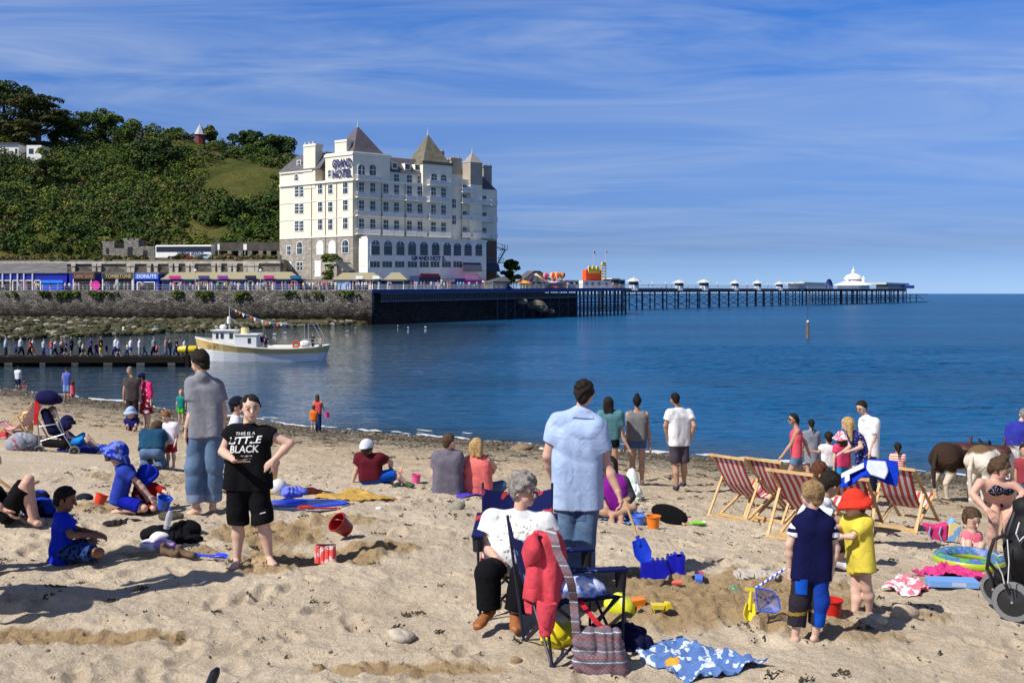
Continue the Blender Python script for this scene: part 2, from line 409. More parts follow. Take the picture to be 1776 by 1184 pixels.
# the sea
def sea_material():
 m=bpy.data.materials.new('sea_water');m.use_nodes=True
 t=m.node_tree;b=t.nodes['Principled BSDF'];Lk=t.links.new
 b.inputs['Base Color'].default_value=(0.004,0.045,0.13,1)
 b.inputs['Roughness'].default_value=0.07;b.inputs['IOR'].default_value=1.333
 b.inputs['Specular IOR Level'].default_value=0.4
 co=nd(t, 'ShaderNodeTexCoord')
 def wave(sx,sy,det,dist,st,prev=None):
  mp_=nd(t, 'ShaderNodeMapping');mp_.inputs['Scale'].default_value=(sx,sy,1);mp_.inputs['Rotation'].default_value=(0,0,R(-12))
  Lk(co.outputs['Object'],mp_.inputs[0])
  n=nd(t, 'ShaderNodeTexNoise',Scale=1.0,Detail=det,Roughness=0.55,Distortion=0.3);Lk(mp_.outputs[0],n.inputs['Vector'])
  bp=nd(t, 'ShaderNodeBump',Strength=st,Distance=dist);Lk(n.outputs[0],bp.inputs['Height'])
  if prev: Lk(prev.outputs[0],bp.inputs['Normal'])
  return bp,n
 w1,_=wave(0.13,0.5,3,2.4,0.6)
 w2,n2_=wave(0.45,1.9,4,1.2,0.8,w1)
 w3,_=wave(2.5,6,3,0.09,0.7,w2)
 at=nd(t, 'ShaderNodeAttribute',attribute_name='tint');sp=nd(t, 'ShaderNodeSeparateColor');Lk(at.outputs['Color'],sp.inputs[0])
 mr_=nd(t, 'ShaderNodeMapRange');Lk(sp.outputs[1],mr_.inputs[0]);mr_.inputs[3].default_value=0.24;mr_.inputs[4].default_value=0.03;Lk(mr_.outputs[0],b.inputs['Roughness'])
 ms_=nd(t, 'ShaderNodeMapRange');Lk(sp.outputs[1],ms_.inputs[0]);ms_.inputs[3].default_value=0.16;ms_.inputs[4].default_value=0.5;Lk(ms_.outputs[0],b.inputs['Specular IOR Level'])
 for w_,hi,lo in ((w1,.8,.07),(w2,1.0,.09),(w3,.9,.14)):
  q_=nd(t, 'ShaderNodeMapRange');Lk(sp.outputs[1],q_.inputs[0]);q_.inputs[3].default_value=hi;q_.inputs[4].default_value=lo;Lk(q_.outputs[0],w_.inputs['Strength'])
 Lk(w3.outputs[0],b.inputs['Normal'])
 mp_=nd(t, 'ShaderNodeMapping');mp_.inputs['Scale'].default_value=(0.006,0.03,1);Lk(co.outputs['Object'],mp_.inputs[0])
 n=nd(t, 'ShaderNodeTexNoise',Scale=1.0,Detail=5.0,Roughness=0.6);Lk(mp_.outputs[0],n.inputs['Vector'])
 mr=nd(t, 'ShaderNodeMapRange');mr.inputs[1].default_value=.35;mr.inputs[2].default_value=.65;Lk(n.outputs[0],mr.inputs[0])
 mx_=nd(t, 'ShaderNodeMix',data_type='RGBA');Lk(mr.outputs[0],mx_.inputs[0])
 mx_.inputs[6].default_value=(0.002,0.062,0.165,1);mx_.inputs[7].default_value=(0.004,0.105,0.265,1)
 m2=nd(t, 'ShaderNodeMix',data_type='RGBA');Lk(sp.outputs[0],m2.inputs[0]);Lk(mx_.outputs[2],m2.inputs[6]);m2.inputs[7].default_value=(0.03,0.045,0.05,1)
 Lk(m2.outputs[2],b.inputs['Base Color'])
 return m
sx=np.concatenate([-np.geomspace(30000,160,16),np.arange(-150,-56,3.0),np.arange(-56,44,0.3),np.arange(44,151,3.0),np.geomspace(160,30000,16)])
sy=np.concatenate([np.arange(-60,26,8),np.arange(26,70,0.14),np.arange(70,120,0.3),np.geomspace(121,45000,60)])
SX,SY=np.meshgrid(sx,sy)
dd=(SY-edge(SX)).ravel()
sh_=np.clip(1-dd/9.0,0,1) ** 1.5*0.8
sh_=np.maximum(sh_,0.85*np.clip((6-SX.ravel())/30,0,1)*(SY.ravel()<230))
calm=np.clip((12-SX.ravel()+.06*(SY.ravel()-60))/22,0,1)*np.clip((265-SY.ravel())/60,0,1)
calm=np.maximum(calm,.45*np.clip(1-dd/20,0,1))
nx=len(sx);ny=len(sy)
ii=np.arange((ny-1)*nx).reshape(ny-1,nx)[:,:-1].ravel()
fx_,fy_=SX.ravel(),SY.ravel()
wv=(1-2.0*np.abs(fbm(fx_*.22+fy_*.1,fy_*.62-fx_*.05,3,.55)))*.5+fbm(fx_*.8+fy_*.25+7,fy_*1.5,3,.6)*.7
wa_=.15*(1-.8*calm)*np.clip(dd/5,0.12,1)*np.clip((150-fy_)/40,0,1)*(np.abs(fx_)<60)*(.7+.9*fbm(fx_*.03,fy_*.06+3,2))
sea=mk('sea',np.stack([fx_,fy_,wa_*(wv-.3)],1),np.stack([ii,ii+1,ii+1+nx,ii+nx],1),sea_material(),loc=(0,0,0),smooth=True,tint=np.stack([sh_,calm,sh_],1))
tag(sea, 'blue sea with small ripples',None,kind='structure')
V=[];Fc=[]
xx=np.arange(-75,45,0.12)
ey=edge(xx)
for (off,wd,z,seed) in ((0.2,.13,.02,1),(1.7,.06,.015,7)):
 y0=ey+off+0.9*fbm(xx*.5+seed,xx*0+seed,3)+0.25*fbm(xx*3+seed,xx*0,2)
 w=np.clip(wd*(.55+4.2*fbm(xx*1.1+4+seed,xx*0+3,4,.6)),0.0,2)
 if seed==7: w=np.clip(w-0.12+.3*fbm(xx*.25,xx*0+9,2),0,1)
 o=len(V)
 for k in range(len(xx)):
  V+=[(xx[k],y0[k]-w[k],z),(xx[k],y0[k]+w[k],z+.012)]
 for k in range(len(xx)-1):
  if w[k]>0.01 or w[k+1]>.01: Fc.append((o+2*k,o+2*k+2,o+2*k+3,o+2*k+1))
foam=mk('sea_foam',V,Fc,mat('foam',(0.52,0.54,0.54),0.9,var=.25,vs=12,bump=.6,bs=30))
tag(foam, 'thin white foam along the waterline', 'foam',kind='stuff')
# the hill
HX0,HX1=-175.0,40.0
RIDGE_P=[(-700,60),(-300,150),(-60,215),(60,265),(120,268),(200,258),(260,252),(300,246),(360,252),(430,262),(480,268),(530,290),(600,330),(660,400),(720,450),(790,475),(900,500),(1200,515)]
RD=385.0
rX=[(x-CX)/F*RD for x,y in RIDGE_P];rZ=[HC-(y-CY)/F*RD for x,y in RIDGE_P]
def hillz(X,Y):
 zr=np.interp(X/Y*RD,rX,rZ)
 t=np.clip((Y-262)/(RD-262),0,1.0)
 s=np.interp(t,[0,.08,.2,.45,.7,.88,1.0],[0,.15,.27,.52,.76,.93,1.0])
 z0=14.0
 z=z0+(zr-z0)*s
 back=np.clip((Y-RD)/60,0,1);z=z-back*back*25
 z=z+(1.8*fbm(X*.05,Y*.05,4)*2+.9*fbm(X*.22,Y*.22,3))*np.clip(t*6,0,1)
 return np.where(X>-8,z-np.clip((X+8)/22,0,1)*(z+4),z)
hx=np.arange(-330,34,2.0);hy=np.arange(262,450,2.0)
HX,HY=np.meshgrid(hx,hy)
hz=hillz(HX.ravel(),HY.ravel())
nx,ny=len(hx),len(hy)
ii=np.arange((ny-1)*nx).reshape(ny-1,nx)[:,:-1].ravel()
def hill_material():
 m=bpy.data.materials.new('hill_grass');m.use_nodes=True
 t=m.node_tree;b=t.nodes['Principled BSDF'];Lk=t.links.new
 b.inputs['Roughness'].default_value=1;b.inputs['Specular IOR Level'].default_value=.1
 co=nd(t, 'ShaderNodeTexCoord')
 n=nd(t, 'ShaderNodeTexNoise',Scale=0.07,Detail=7.0,Roughness=0.7);Lk(co.outputs['Object'],n.inputs['Vector'])
 rp=nd(t, 'ShaderNodeValToRGB');e=rp.color_ramp.elements
 e[0].position=.35;e[0].color=(.04,.05,.012,1);e[1].position=.68;e[1].color=(.115,.10,.03,1)
 k=e.new(.5);k.color=(.07,.078,.018,1)
 Lk(n.outputs[0],rp.inputs[0])
 g=nd(t, 'ShaderNodeNewGeometry');sp=nd(t, 'ShaderNodeSeparateXYZ');Lk(g.outputs['Normal'],sp.inputs[0])
 vz=nd(t, 'ShaderNodeTexNoise',Scale=0.5,Detail=6.0,Roughness=0.7);Lk(co.outputs['Object'],vz.inputs['Vector'])
 rk=nd(t, 'ShaderNodeValToRGB');e=rk.color_ramp.elements
 e[0].position=.35;e[0].color=(.05,.04,.03,1);e[1].position=.7;e[1].color=(.24,.19,.13,1);Lk(vz.outputs[0],rk.inputs[0])
 st=nd(t, 'ShaderNodeMapRange');st.inputs[1].default_value=.78;st.inputs[2].default_value=.66;Lk(sp.outputs[2],st.inputs[0])
 mx_=nd(t, 'ShaderNodeMix',data_type='RGBA');Lk(st.outputs[0],mx_.inputs[0]);Lk(rp.outputs[0],mx_.inputs[6]);Lk(rk.outputs[0],mx_.inputs[7])
 Lk(mx_.outputs[2],b.inputs['Base Color'])
 bp=nd(t, 'ShaderNodeBump',Strength=1.0,Distance=1.2);Lk(vz.outputs[0],bp.inputs['Height']);Lk(bp.outputs[0],b.inputs['Normal'])
 return m
hill=mk('hill',np.stack([HX.ravel(),HY.ravel(),hz],1),np.stack([ii,ii+1,ii+1+nx,ii+nx],1),hill_material(),loc=(0,0,0),smooth=True)
tag(hill, 'steep green hill behind the promenade',None,kind='structure')
def leaf_cloud(centres,radii,per,size,cols,seed=1,flat=0.75):
 """clumps of small leaf-sized faces around each centre: verts, faces, tint."""
 g=np.random.default_rng(seed)
 c=np.repeat(np.asarray(centres,float),per,0);r=np.repeat(np.asarray(radii,float),per,0)
 n=len(c)
 v=g.normal(size=(n,3));v /= np.linalg.norm(v,axis=1)[:,None]
 v[:,2]=np.where(v[:,2]<-.3,-v[:,2],v[:,2])
 rad=(0.55+0.5*g.random(n) ** .6)
 p=c+v*(r*rad)[:,None]*np.array([1,1,flat])
 nn=v+.55*g.normal(size=(n,3));nn /= np.linalg.norm(nn,axis=1)[:,None]
 a=np.cross(nn,g.normal(size=(n,3)));a /= np.linalg.norm(a,axis=1)[:,None]+1e-9
 b=np.cross(nn,a)
 s=(size*(.6+.8*g.random(n)))[:,None]
 V=np.stack([p-a*s-b*s*.35,p+a*s*.2-b*s*.7,p+a*s+b*s*.3,p-a*s*.1+b*s*.7],1).reshape(-1,3)
 Fq=np.arange(n*4).reshape(n,4)
 ci=np.repeat(g.integers(0,len(cols),len(centres)),per)
 tn=np.asarray(cols)[ci]*(0.65+.7*g.random(n))[:,None]
 return V,Fq,np.repeat(tn,4,0)
LEAF=mat('leaves',(.05,.08,.02),.8,attr=True,spec=.2)
GREENS=[(.040,.075,.010),(.070,.105,.012),(.105,.125,.018),(.028,.055,.012),(.085,.080,.024),(.05,.09,.010)]
DARKG=[(.024,.050,.012),(.034,.060,.014),(.045,.072,.012)]
g_=np.random.default_rng(21)
cs=[];rs=[]
while len(cs)<3000:
 Y=g_.uniform(264,392);X=g_.uniform(-205,0)*Y/RD*1.02
 px=CX+X/Y*F
 z=float(hillz(np.array([X]),np.array([Y]))[0]);py=CY-(z-HC)/Y*F
 if px<-60 or px>640: continue
 dens=0.9
 bare=.85*math.exp(-(((px-385)/85) ** 2+((py-300)/34) ** 2))+math.exp(-(((px-340)/50) ** 2+((py-250)/9) ** 2))+.8*math.exp(-(((px-360)/90) ** 2+((py-405)/12) ** 2))+.7*math.exp(-(((px-440)/50) ** 2+((py-330)/40) ** 2))
 dens -= 1.15*bare
 dens+=0.35*float(fbm(np.array([X*.06]),np.array([Y*.06+4]),2)[0])
 if g_.random()>dens: continue
 big=g_.random()
 r_=1.1+2.4*big ** 2.2
 if py<300 and px<330: r_ *= 1.25
 cs.append((X,Y,z+r_*.45));rs.append(r_)
V,Fq,tn=leaf_cloud(cs,rs,80,.34,GREENS+GREENS+DARKG,5)
o=mk('scrub',V,Fq,LEAF,loc=(0,0,0),tint=tn);tag(o, 'thick green scrub covering the hillside', 'scrub',kind='stuff')
BARK=mat('bark',(.09,.065,.045),.95,var=.3,vs=4)
def tree(name,label,px,py_base,py_top,Y,wpx,cols=GREENS,seed=1,n=26,size=.6,group=None,flat=.85,conical=0,per=190):
 b=P(px,py_base,Y);H=(py_base-py_top)/F*Y;w=wpx/F*Y/2
 t=emp(name,label, 'tree',b,group)
 g=np.random.default_rng(seed)
 tr=MB();tr.tube([b,b+Vector((.05*H,0,.3*H)),b+Vector((.02*H,0,.62*H)),b+Vector((0,0,.85*H))],[.055*H,.042*H,.025*H,.008*H],7)
 for k in range(6):
  a=g.uniform(0,6.28);z0=g.uniform(.25,.55)
  tr.tube([b+Vector((.03*H,0,z0*H)),b+Vector((math.cos(a)*w*.45,math.sin(a)*w*.45,(z0+.16)*H)),b+Vector((math.cos(a)*w*.8,math.sin(a)*w*.8,(z0+.27)*H))],[.02*H,.014*H,.005*H],5)
 tr.build('trunk',BARK,t,smooth=True)
 c=[];r_=[]
 for k in range(n):
  h=g.uniform(.14,.95);wd=w*(1-abs(h-.5)*.8) if not conical else w*(1.05-h)
  a=g.uniform(0,6.28);q=g.random() ** .5
  c.append((b.x+math.cos(a)*wd*q,b.y+math.sin(a)*wd*q*.9,b.z+h*H));r_.append(w*g.uniform(.24,.42))
 V,Fq,tn=leaf_cloud(c,r_,per,size,cols,seed+3,flat)
 mk('crown',V,Fq,LEAF,t,tint=tn)
 return t
tree('pine_tree', 'huge dark cypress with flat layered boughs above the white house',62,272,166,372,118,[(.012,.022,.006),(.03,.04,.008),(.05,.055,.01)],3,60,.42,flat=.26,per=190)
tree('tree', 'dark rounded tree at the far left edge of the skyline',5,275,148,384,110,DARKG,4,44,.45,per=240)
tree('tree', 'dark bushy tree filling the gap right of the layered cypress',118,270,203,386,70,DARKG,5,30,.42,per=220)
tree('tree', 'tall airy round-topped tree, highest on the ridge beyond the cypress',160,262,199,388,92,GREENS[:2]+DARKG,6,26,.42,per=170)
tree('tree', 'airy skyline tree leaning over the dip in the ridge',196,262,205,386,64,GREENS[:2]+DARKG,7,24,.4,per=170)
tree('tree', 'low broad green tree on the ridge, left of the bare grassy knoll',248,262,219,384,100,GREENS,8,30,.38)
tree('tree', 'small green tree on the ridge directly left of the summit hut',302,248,226,386,42,GREENS,9,14,.4)
tree('tree', 'small green tree on the ridge just right of the summit hut',364,248,224,388,38,GREENS,10,12,.4)
tree('tree', 'ragged dark tree on the ridge halfway between hut and hotel',428,262,231,384,60,GREENS[:2]+DARKG,11,18,.45)
tree('tree', 'ragged green tree at the end of the ridge beside the hotel roof',478,268,243,384,66,GREENS[:2]+DARKG,12,18,.45)
tree('tree', 'dark spreading tree in the middle of the upper slope',268,310,245,340,92,DARKG,13,24,.5)
tree('tree', 'rounded pale green tree below the white house on the slope',80,340,262,322,66,GREENS,14,22,.45)
tree('tree', 'dark rounded tree on the lower left slope',30,425,345,300,90,DARKG,15,24,.45)
tree('tree', 'dark broad tree above the cliff on the lower slope',385,398,352,285,96,GREENS[:1]+DARKG,16,24,.4)
tree('tree', 'bright green bushy tree low on the slope above the kiosks',120,440,395,275,70,GREENS[1:3],17,18,.4)
tree('tree', 'dark green tree against the hotel side wall on the slope',462,400,345,290,56,DARKG,18,18,.4)
# walls drawn on known vertical planes
class Facade:
 def __init__(s,pa,Ya,pb,Yb):
  s.a=Vector(((pa-CX)/F*Ya,Ya));s.b=Vector(((pb-CX)/F*Yb,Yb))
  d=(s.b-s.a).normalized();s.d=d;s.n=Vector((d.y,-d.x))
 def xy(s,px,off=0.0):
  a=s.a+s.n*off;k=(px-CX)/F
  Y=(a.x*s.n.x+a.y*s.n.y)/(k*s.n.x+s.n.y)
  return Vector((k*Y,Y))
 def z(s,y,px,off=0.0): return HC-(y-CY)/F*s.xy(px,off).y
 def p(s,px,y,off=0.0):
  q=s.xy(px,off);return Vector((q.x,q.y,HC-(y-CY)/F*q.y))
 def at(s,px,z,off=0.0):
  q=s.xy(px,off);return Vector((q.x,q.y,z))
 def box(s,mb,p0,p1,z0,z1,o0=0.0,o1=0.1):
  a,b=s.xy(p0,o1),s.xy(p1,o1);n=s.n*(o1-o0)
  mb.prism([(a.x,a.y,z0),(b.x,b.y,z0),(b.x-n.x,b.y-n.y,z0),(a.x-n.x,a.y-n.y,z0)],(0,0,z1-z0));return mb
 def cbox(s,mb,px,w,z0,z1,o0,o1):
  """box centred on column px, w metres wide."""
  c=s.xy(px,o1);a=c-s.d*w/2;b=c+s.d*w/2;n=s.n*(o1-o0)
  mb.prism([(a.x,a.y,z0),(b.x,b.y,z0),(b.x-n.x,b.y-n.y,z0),(a.x-n.x,a.y-n.y,z0)],(0,0,z1-z0));return mb
 def arch(s,mb,px,w,z0,z1,off,th,n=8):
  """upright panel with a round top, w wide."""
  c=s.xy(px,off);r=w/2;pts=[]
  for k in range(n+1):
   t=math.pi*k/n;q=c-s.d*(math.cos(t)*r);pts.append((q.x,q.y,z1-r+math.sin(t)*r))
  a=c-s.d*r;b=c+s.d*r
  pts=[(a.x,a.y,z0)]+pts+[(b.x,b.y,z0)]
  mb.prism(pts,Vector((-s.n.x*th,-s.n.y*th,0)));return mb
 def text(s,txt,px,z,size,off,m,parent,name='lettering',bold=0.0,width=None):
  c=s.xy(px,off)
  ang=math.atan2(s.d.y,s.d.x)
  return text3(txt,Vector((c.x,c.y,z)),Matrix.Rotation(ang,4, 'Z') @ Matrix.Rotation(R(90),4, 'X'),size,m,parent,name,bold,width)
def text_mesh(txt,size=1.0,bold=0.0,shear=0.0,ext=0.0,width=None):
 cu=bpy.data.curves.new('txt', 'FONT');cu.body=txt;cu.size=size;cu.align_x='CENTER';cu.align_y='CENTER'
 cu.offset=bold;cu.shear=shear;cu.extrude=ext;cu.resolution_u=3
 ob=bpy.data.objects.new('txt',cu);COL.objects.link(ob)
 dg=bpy.context.evaluated_depsgraph_get();dg.update()
 me=bpy.data.meshes.new_from_object(ob.evaluated_get(dg))
 V=[v.co.copy() for v in me.vertices];Fc=[tuple(p.vertices) for p in me.polygons]
 bpy.data.objects.remove(ob);bpy.data.curves.remove(cu);bpy.data.meshes.remove(me)
 if width and V:
  w=max(v.x for v in V)-min(v.x for v in V);k=width/w
  for v in V: v.x *= k
 return V,Fc
def text3(txt,pos,rot,size,m,parent,name='lettering',bold=0.0,width=None,shear=0.0):
 V,Fc=text_mesh(txt,size,bold,shear,0.02*size,width)
 T=Matrix.Translation(pos) @ rot
 return mk(name,[tuple(T @ v) for v in V],Fc,m,parent)
def stone_mat(name,c1,c2,mort,sx=1.0,sy=0.5,bump=.6,dark=None):
 m=bpy.data.materials.new(name);m.use_nodes=True;t=m.node_tree;b=t.nodes['Principled BSDF'];Lk=t.links.new
 b.inputs['Roughness'].default_value=.95;b.inputs['Specular IOR Level'].default_value=.15
 co=nd(t, 'ShaderNodeTexCoord');g=nd(t, 'ShaderNodeSeparateXYZ');Lk(co.outputs['Object'],g.inputs[0])
 hx_=nd(t, 'ShaderNodeVectorMath',operation='LENGTH')
 ad=nd(t, 'ShaderNodeMath',operation='MULTIPLY_ADD');Lk(g.outputs[1],ad.inputs[0]);ad.inputs[1].default_value=.63;Lk(g.outputs[0],ad.inputs[2])
 cb=nd(t, 'ShaderNodeCombineXYZ');Lk(ad.outputs[0],cb.inputs[0]);Lk(g.outputs[2],cb.inputs[1])
 wn=nd(t, 'ShaderNodeTexNoise',Scale=.7,Detail=3.0);Lk(cb.outputs[0],wn.inputs['Vector'])
 wm=nd(t, 'ShaderNodeMix',data_type='RGBA',blend_type='LINEAR_LIGHT');wm.inputs[0].default_value=.6;Lk(cb.outputs[0],wm.inputs[6]);Lk(wn.outputs['Color'],wm.inputs[7])
 br=nd(t, 'ShaderNodeTexBrick',offset=.5);br.inputs['Scale'].default_value=1;br.inputs['Brick Width'].default_value=sx;br.inputs['Row Height'].default_value=sy
 br.inputs['Mortar Size'].default_value=.06*sy*2;br.inputs['Mortar Smooth'].default_value=.5;br.inputs['Bias'].default_value=0
 br.inputs['Color1'].default_value=(*c1,1);br.inputs['Color2'].default_value=(*c2,1);br.inputs['Mortar'].default_value=(*mort,1)
 Lk(wm.outputs[2],br.inputs['Vector'])
 n=nd(t, 'ShaderNodeTexNoise',Scale=.9,Detail=6.0,Roughness=.7);Lk(co.outputs['Object'],n.inputs['Vector'])
 mr=nd(t, 'ShaderNodeMapRange');mr.inputs[1].default_value=.3;mr.inputs[2].default_value=.7;mr.inputs[3].default_value=.6;mr.inputs[4].default_value=1.25;Lk(n.outputs[0],mr.inputs[0])
 mx_=nd(t, 'ShaderNodeMix',data_type='RGBA',blend_type='MULTIPLY');mx_.inputs[0].default_value=1;Lk(br.outputs[0],mx_.inputs[6]);Lk(mr.outputs[0],mx_.inputs[7])
 res=mx_.outputs[2]
 if dark:
  z0,z1,dc=dark
  zr=nd(t, 'ShaderNodeMapRange');zr.inputs[1].default_value=z1;zr.inputs[2].default_value=z0
  zn=nd(t, 'ShaderNodeMath',operation='MULTIPLY_ADD');Lk(n.outputs[0],zn.inputs[0]);zn.inputs[1].default_value=3.0;Lk(g.outputs[2],zn.inputs[2])
  Lk(zn.outputs[0],zr.inputs[0])
  m2=nd(t, 'ShaderNodeMix',data_type='RGBA',blend_type='MULTIPLY');Lk(zr.outputs[0],m2.inputs[0]);Lk(res,m2.inputs[6]);m2.inputs[7].default_value=(*dc,1);res=m2.outputs[2]
 Lk(res,b.inputs['Base Color'])
 bp=nd(t, 'ShaderNodeBump',Strength=bump,Distance=.15);Lk(br.outputs['Fac'],bp.inputs['Height']);bp.invert=True;Lk(bp.outputs[0],b.inputs['Normal'])
 return m
def rock_mesh(c,r,seed,n=12,k=8):
 g=np.random.default_rng(seed);mb=MB();mb.ell((0,0,0),(1,1,1),n,k)
 out_=[]
 ph=g.uniform(0,6,6)
 for v in mb.V:
  s=1+.16*math.sin(2.1*v.x+ph[0]+1.3*v.z)+.13*math.sin(2.7*v.y+ph[1])+.1*math.sin(3.9*v.z+ph[2]+2*v.x)+.05*math.sin(7*v.x+5*v.y+ph[3])
  out_.append((c[0]+v.x*r[0]*s,c[1]+v.y*r[1]*s,c[2]+v.z*r[2]*s))
 return out_,mb.F
# promenade, sea wall, terrace
WALL=Facade(0,215,645,200)
PROM=6.7
WALLM=stone_mat('sea_wall_stone',(.27,.245,.21),(.10,.092,.085),(.035,.03,.028),.85,.42,1.0,(2.8,6.6,(.05,.042,.028)))
mb=MB();wp=[WALL.xy(-900),WALL.xy(645)]
a,b=wp;nb=Vector((-WALL.n.x,-WALL.n.y))*1.4
mb.prism([(a.x,a.y,-1.5),(b.x,b.y,-1.5),(b.x+nb.x,b.y+nb.y,-1.5),(a.x+nb.x,a.y+nb.y,-1.5)],(0,0,PROM+1.45))
o=mb.build('sea_wall',WALLM,loc=(0,0,0));tag(o, 'long rough stone sea wall below the promenade, dark with weed at its foot', 'sea wall')
for k in range(len(o.data.vertices)): pass
mb=MB();a2=a+nb;b2=b+nb
mb.prism([(a2.x,a2.y,0),(b2.x-6,b2.y,0),(-33,206,0),(9,284,0),(-30,330,0),(-340,330,0),(a2.x,262,0)],(0,0,PROM))
tag(mb.build('promenade',mat('paving',(.34,.32,.29),.9,var=.2,vs=.5),loc=(0,0,0)), 'promenade deck behind the sea wall',kind='structure')
TER=Facade(-20,239,480,233)
mb=MB();a=TER.xy(-900,-.6);b=TER.xy(492,-.6)
mb.prism([(a.x,a.y,5),(b.x,b.y,5),(b.x-6,300,5),(-340,300,5),(a.x,a.y+30,5)],(0,0,8.7))
tag(mb.build('terrace',mat('terrace_ground',(.17,.15,.10),.95,var=.4,vs=.3),loc=(0,0,0)), 'upper road terrace above the arches',kind='structure')
ARC=mat('arcade_stone',(.42,.38,.32),.9,var=.35,vs=.9,bump=.6,bs=3)
t=emp('terrace_wall', 'pale arcaded retaining wall above the kiosk roofs', 'wall',TER.at(240,PROM))
mb=MB();TER.box(mb,-900,486,PROM,13.1,-.7,-.12);mb.build('wall',stone_mat('arc_stone',(.30,.27,.23),(.2,.18,.15),(.1,.09,.08),.9,.4),t)
mb=MB();TER.box(mb,-900,486,12.75,13.3,-.7,.25);mb.build('coping',ARC,t)
pil=[-60,-20,12,46,80,97,127,163,172,223,230,258,270,296,306,325,334,370,380,398,407,425,432,438,445]
for px in pil:
 mb=MB();TER.cbox(mb,px,.8,PROM,12.75,-.12,.35);TER.cbox(mb,px,1.0,12.2,12.75,.35,.5);mb.build('pilaster',ARC,t)
dkm=mat('arch_shadow_stone',(.10,.085,.065),.95,var=.5,vs=1.2)  # flat dark panels, the shade inside the arches put into their colour
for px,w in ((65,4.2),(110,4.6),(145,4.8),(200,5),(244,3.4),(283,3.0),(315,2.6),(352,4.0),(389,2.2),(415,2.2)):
 mb=MB();TER.arch(mb,px,w,PROM,12.2,-.05,.1,9);mb.build('shade_panel',dkm,t)
cs=[];rs=[];g_=np.random.default_rng(5)
for k in range(150):
 px=g_.uniform(-40,480);
 if 268<px<370 and g_.random()<.8: continue
 q=TER.xy(px,-g_.uniform(1.0,5));cs.append((q.x,q.y,13.5+g_.uniform(0,.7)));rs.append(g_.uniform(.5,1.3))
V,Fq,tn=leaf_cloud(cs,rs,40,.35,[(.09,.085,.03),(.05,.07,.015),(.14,.11,.05)],9)
tag(mk('verge_scrub',V,Fq,LEAF,loc=(0,0,0),tint=tn), 'dry scrub along the edge of the upper road', 'scrub',kind='stuff')
cs=[];rs=[]
for px,n in ((25,4),(75,10),(110,18),(125,12),(165,16),(190,6),(310,8),(345,14),(360,8),(420,10),(430,5),(505,6),(545,8),(595,6),(610,3)):
 for k in range(n):
  x_=px+g_.normal()*6;q=WALL.xy(x_,.25);cs.append((q.x,q.y,PROM-.45-abs(g_.normal())*.55));rs.append(g_.uniform(.3,.65))
V,Fq,tn=leaf_cloud(cs,rs,34,.2,GREENS[:3],10)
tag(mk('wall_plants',V,Fq,LEAF,loc=(0,0,0),tint=tn), 'green weeds hanging from the top of the sea wall', 'plants',kind='stuff')
t=emp('railing', 'thin grey railing along the promenade edge', 'railing',WALL.at(300,PROM))
GREYP=mat('grey_paint',(.42,.45,.5),.5)
mb=MB()
for h in (.55,1.05): mb.bar(WALL.at(-80,PROM+.0+h,-.4),WALL.at(645,PROM+h,-.4),.04)
mb.build('rail',GREYP,t)
pm=None
for px in range(-70,646,13):
 mb=MB();q=WALL.at(px,PROM,-.4);mb.bar(q,q+Vector((0,0,1.08)),.05)
 mb.build('post',GREYP,t)
